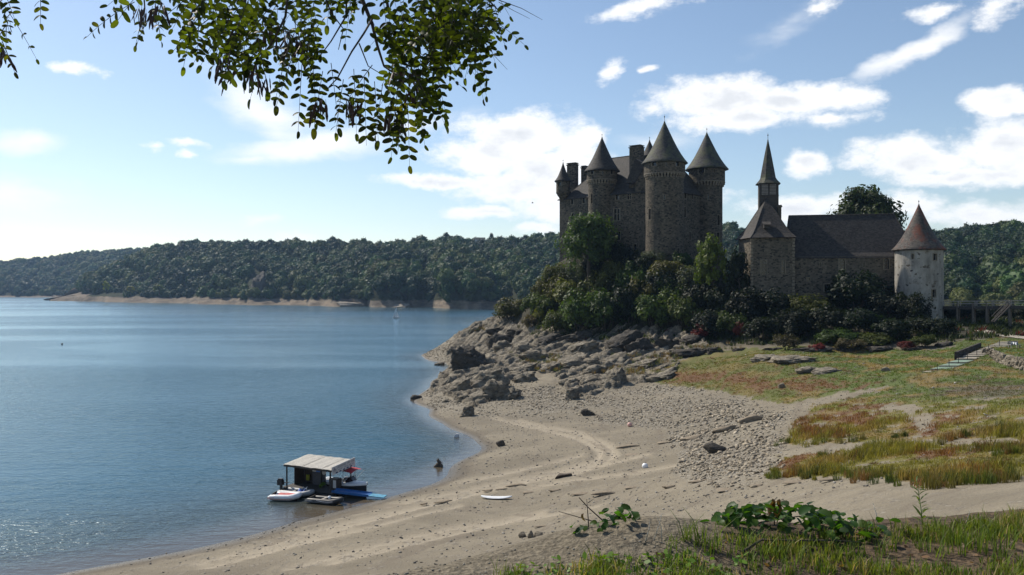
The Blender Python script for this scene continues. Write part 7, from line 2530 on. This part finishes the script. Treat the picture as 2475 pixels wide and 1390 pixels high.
def compound(base, d, L, rr, pairs=7, droop=.5):
    """feather leaf: rachis with opposite leaflets and one at the tip"""
    d = Vector(d).normalized()
    side = d.cross(Vector((0, 1, 0)))
    side = side.normalized() if side.length > .1 else Vector((1, 0, 0))
    nrm = Vector((rr.uniform(-.6, .6), -1 + rr.uniform(-.3, .5), rr.uniform(-.6, .8))).normalized()
    pts = []
    for i in range(pairs + 2):
        t = i / (pairs + 1)
        pts.append(base + d * L * t + Vector((0, 0, -droop * L * t * t * .5)))
    rach.tube(pts, [.0018 - .0011 * i / (pairs + 1) for i in range(pairs + 2)], 4)
    sz = rr.uniform(.68, .98) * min(1.1, L / .19 + .2)
    for i in range(1, pairs + 2):
        t = (pts[min(i + 1, pairs + 1)] - pts[i - 1]).normalized()
        s = t.cross(nrm).normalized()
        dirs = [s * k + t * .45 for k in (-1, 1)] if i <= pairs else [t]
        for q in dirs:
            x = (q + Vector((rr.gauss(0, .18), rr.gauss(0, .18), rr.gauss(0, .18)))).normalized()
            z = (nrm + Vector((rr.gauss(0, .38), rr.gauss(0, .3), rr.gauss(0, .38)))).normalized()
            y = z.cross(x).normalized(); z = x.cross(y)
            k = sz * rr.uniform(.8, 1.15) * (.8 if i in (1,) else 1)
            M = Matrix(((x.x * k, y.x * k, z.x * k, pts[i].x), (x.y * k, y.y * k, z.y * k, pts[i].y), (x.z * k, y.z * k, z.z * k, pts[i].z), (0, 0, 0, 1)))
            if rr.random() < .95:
                leaflets.append((M, rr.randrange(5)))


rach = MB()
rr = random.Random(23)
# single leaves at the edge of the mass (base, direction in the picture, length in pixels)
EDGE_L = [(325, 5, -1, .35, 135), (350, 20, -.25, 1, 80), (375, 15, .1, 1, 70), (360, 40, -.5, .8, 60), (98, -30, .15, 1, 78), (10, 30, .3, .7, 40), (15, 60, .1, 1, 60), (5, 100, .3, .8, 60), (465, 25, -.3, 1, 90), (480, 60, .05, 1, 70), (455, 10, -.5, .8, 60),
          (690, 110, -.2, .9, 60), (700, 145, -.2, 1, 130), (705, 190, -.25, 1, 110), (730, 200, -.1, 1, 130), (755, 170, .0, 1, 150), (780, 220, -.15, 1, 120), (800, 200, .1, 1, 120), (830, 240, -.1, 1, 120), (855, 215, .1, 1, 130), (880, 235, .05, 1, 130), (905, 245, .1, 1, 120), (925, 250, -.2, 1, 110), (900, 205, -.5, .7, 100),
          (960, 270, -.15, 1, 130), (985, 280, .0, 1, 130), (1005, 270, .2, 1, 120), (975, 300, -.1, 1, 100), (1010, 210, .5, 1, 130), (1030, 180, .35, 1, 130), (1035, 150, .3, 1, 140), (1025, 240, .3, 1, 90), (1000, 200, .2, 1, 130), (960, 180, .1, 1, 120), (940, 210, .0, 1, 110), (1050, 120, .15, 1, 110), (1015, 120, .0, 1, 120),
          (1130, 70, .25, 1, 145), (1140, 50, .3, 1, 120), (1150, 90, .2, 1, 120), (1180, 0, .4, 1, 75), (1195, 10, .25, 1, 60), (1160, 20, .6, .9, 70), (1100, 60, .0, 1, 90), (1075, 60, -.1, 1, 95), (1045, 70, .1, 1, 90), (1120, 20, .3, 1, 90), (660, 60, .3, 1, 90), (735, 60, .1, 1, 110), (750, 20, .1, 1, 90), (850, -10, -.1, 1, 110),  (770, 60, -.6, .9, 100), (720, 100, .4, .8, 90), 
          (925, -10, .15, 1, 120), (935, 10, .2, 1, 110), (950, 60, .2, 1, 90), (970, 20, .1, 1, 100), (560, 100, -.2, 1, 80), (530, 60, -.6, .8, 90), (590, 110, .1, 1, 80), (500, 20, -.7, .6, 90), (620, 90, .2, 1, 80), (680, 60, .3, 1, 90)]
for px, v, dx, dv, L in EDGE_L:
    Y = LY + rr.uniform(-.25, .35)
    if v > 140 and px > 650:
        v -= 48
    compound(P(px, v, Y), (dx, rr.uniform(-.3, .3), -dv), L / FPX * Y * 1.08, rr, pairs=max(3, int(L / 17)), droop=rr.uniform(.1, .4))
# dense mass near the top of the frame
for (x0, x1, v0, v1, n) in ((462, 760, -80, 50, 50), (520, 720, 20, 110, 24), (970, 1190, -90, 60, 66), (1000, 1150, 20, 90, 22), (320, 400, -80, -20, 5), (760, 980, -110, -50, 20), (-60, 30, -60, 80, 8), (960, 1050, 100, 220, 12)):
    for k in range(n):
        Y = LY + rr.uniform(-.35, .55)
        compound(P(rr.uniform(x0, x1), rr.uniform(v0, v1), Y), (rr.uniform(-.9, .9), rr.uniform(-.5, .5), -rr.uniform(.3, 1)), rr.uniform(80, 130) / FPX * Y, rr, pairs=rr.choice((4, 5, 6)), droop=rr.uniform(.1, .5))
# unseen crown of the tree above the frame, massed to shade the hanging sprays
for k in range(420):
    p = Vector((rr.uniform(-3.2, .9) if k % 7 == 0 else rr.uniform(-1.5, .9), rr.uniform(3.4, 6.0), rr.uniform(21.9, 23.6)))
    if p.z < 20.35 + p.y * .37:
        continue
    compound(p, (rr.uniform(-1, 1), rr.uniform(-1, 1), -rr.uniform(.1, .8)), rr.uniform(.2, .28), rr, pairs=6, droop=.4)
tag(rach.build('leaf_stalks', MT['bark'], loc), kind='stuff')


def screen_of(M):
    t = M.translation
    u, v = uv_of(t.x, t.y, t.z)
    return u, v


vis = [i for i, (M, k) in enumerate(leaflets) if -20 < screen_of(M)[0] < 2490 and screen_of(M)[1] > 8]
# those that show largest and freest: the outer sprays come first in the list
first = set(vis[:300])
for i in first:
    link('leaflet', LF[leaflets[i][1]], loc, leaflets[i][0])
Vs, Fs, Cs = [], [], []
lv = [np.array([v.co[:] for v in m.vertices]) for m in LF]
lf = np.array([list(p.vertices) for p in LF[0].polygons])
lc = []
for m in LF:
    a = np.empty(len(m.vertices) * 4, np.float32); m.color_attributes['Col'].data.foreach_get('color', a); lc.append(a.reshape(-1, 4)[:, :3])
nb_ = 0
for i, (M, k) in enumerate(leaflets):
    if i in first:
        continue
    m4 = np.array(M)
    Vs.append(lv[k] @ m4[:3, :3].T + m4[:3, 3]); Fs.append(lf + nb_); Cs.append(lc[k] * random.uniform(.75, 1.25)); nb_ += len(lv[k])
fo_ = link('leaflet_mass', mesh_np('leaflet_mass', np.concatenate(Vs), np.concatenate(Fs), MT['leaf_locust'], np.concatenate(Cs)), loc)
tag(fo_, kind='stuff')
# seed pods, hanging in bunches
pod = MB(); pod.lathe((0, 0), [(.0008, 0), (.001, -.02), (.0055, -.028), (.007, -.045), (.0055, -.06), (.0072, -.078), (.005, -.09), (.0015, -.105)], 6)
pod_me = mesh_np('seed_pod', [(x, y * .35, z) for x, y, z in pod.v], pod.f, plain('brown_pod', (.055, .024, .018), .6, .4, 30))
for px, v, n in ((535, 140, 9), (545, 165, 6), (585, 160, 7), (612, 150, 10), (625, 180, 8), (645, 190, 4), (655, 60, 8), (685, 75, 9), (700, 90, 9), (725, 95, 10), (740, 110, 8), (340, 10, 7), (365, 20, 8), (395, 5, 5), (5, 120, 8), (775, 235, 8), (845, 235, 9), (855, 250, 8), (870, 255, 6), (950, 290, 9), (965, 285, 8), (960, 160, 6), (985, 165, 7), (998, 180, 8), (1005, 200, 7), (560, 120, 6), (770, 255, 6), (940, 265, 6), (990, 215, 7)):
    for k in range(n):
        Y = LY + rr.uniform(-.1, .15)
        p = P(px + rr.gauss(0, 9), v + rr.gauss(0, 8), Y)
        M = Matrix.Translation(p) @ Euler((rr.gauss(0, .25), rr.gauss(0, .3), rr.uniform(0, 6.28))).to_matrix().to_4x4() @ Matrix.Scale(rr.uniform(.55, .95), 4)
        link('seed_pod', pod_me, loc, M)

# ------------------------------------------------------------------ air
hz = MB().box((0, 1250, 100), (6400, 2700, 260))
m = bpy.data.materials.new('haze'); m.use_nodes = True
nt = m.node_tree; nt.nodes.clear()
pv = N(nt, 'ShaderNodeVolumePrincipled', {'Color': (.42, .66, 1.0, 1), 'Density': HAZE_DENSITY, 'Anisotropy': .3})
N(nt, 'ShaderNodeOutputMaterial', {'Volume': pv.outputs[0]})
haze = hz.build('haze', m)
tag(haze, kind='stuff')
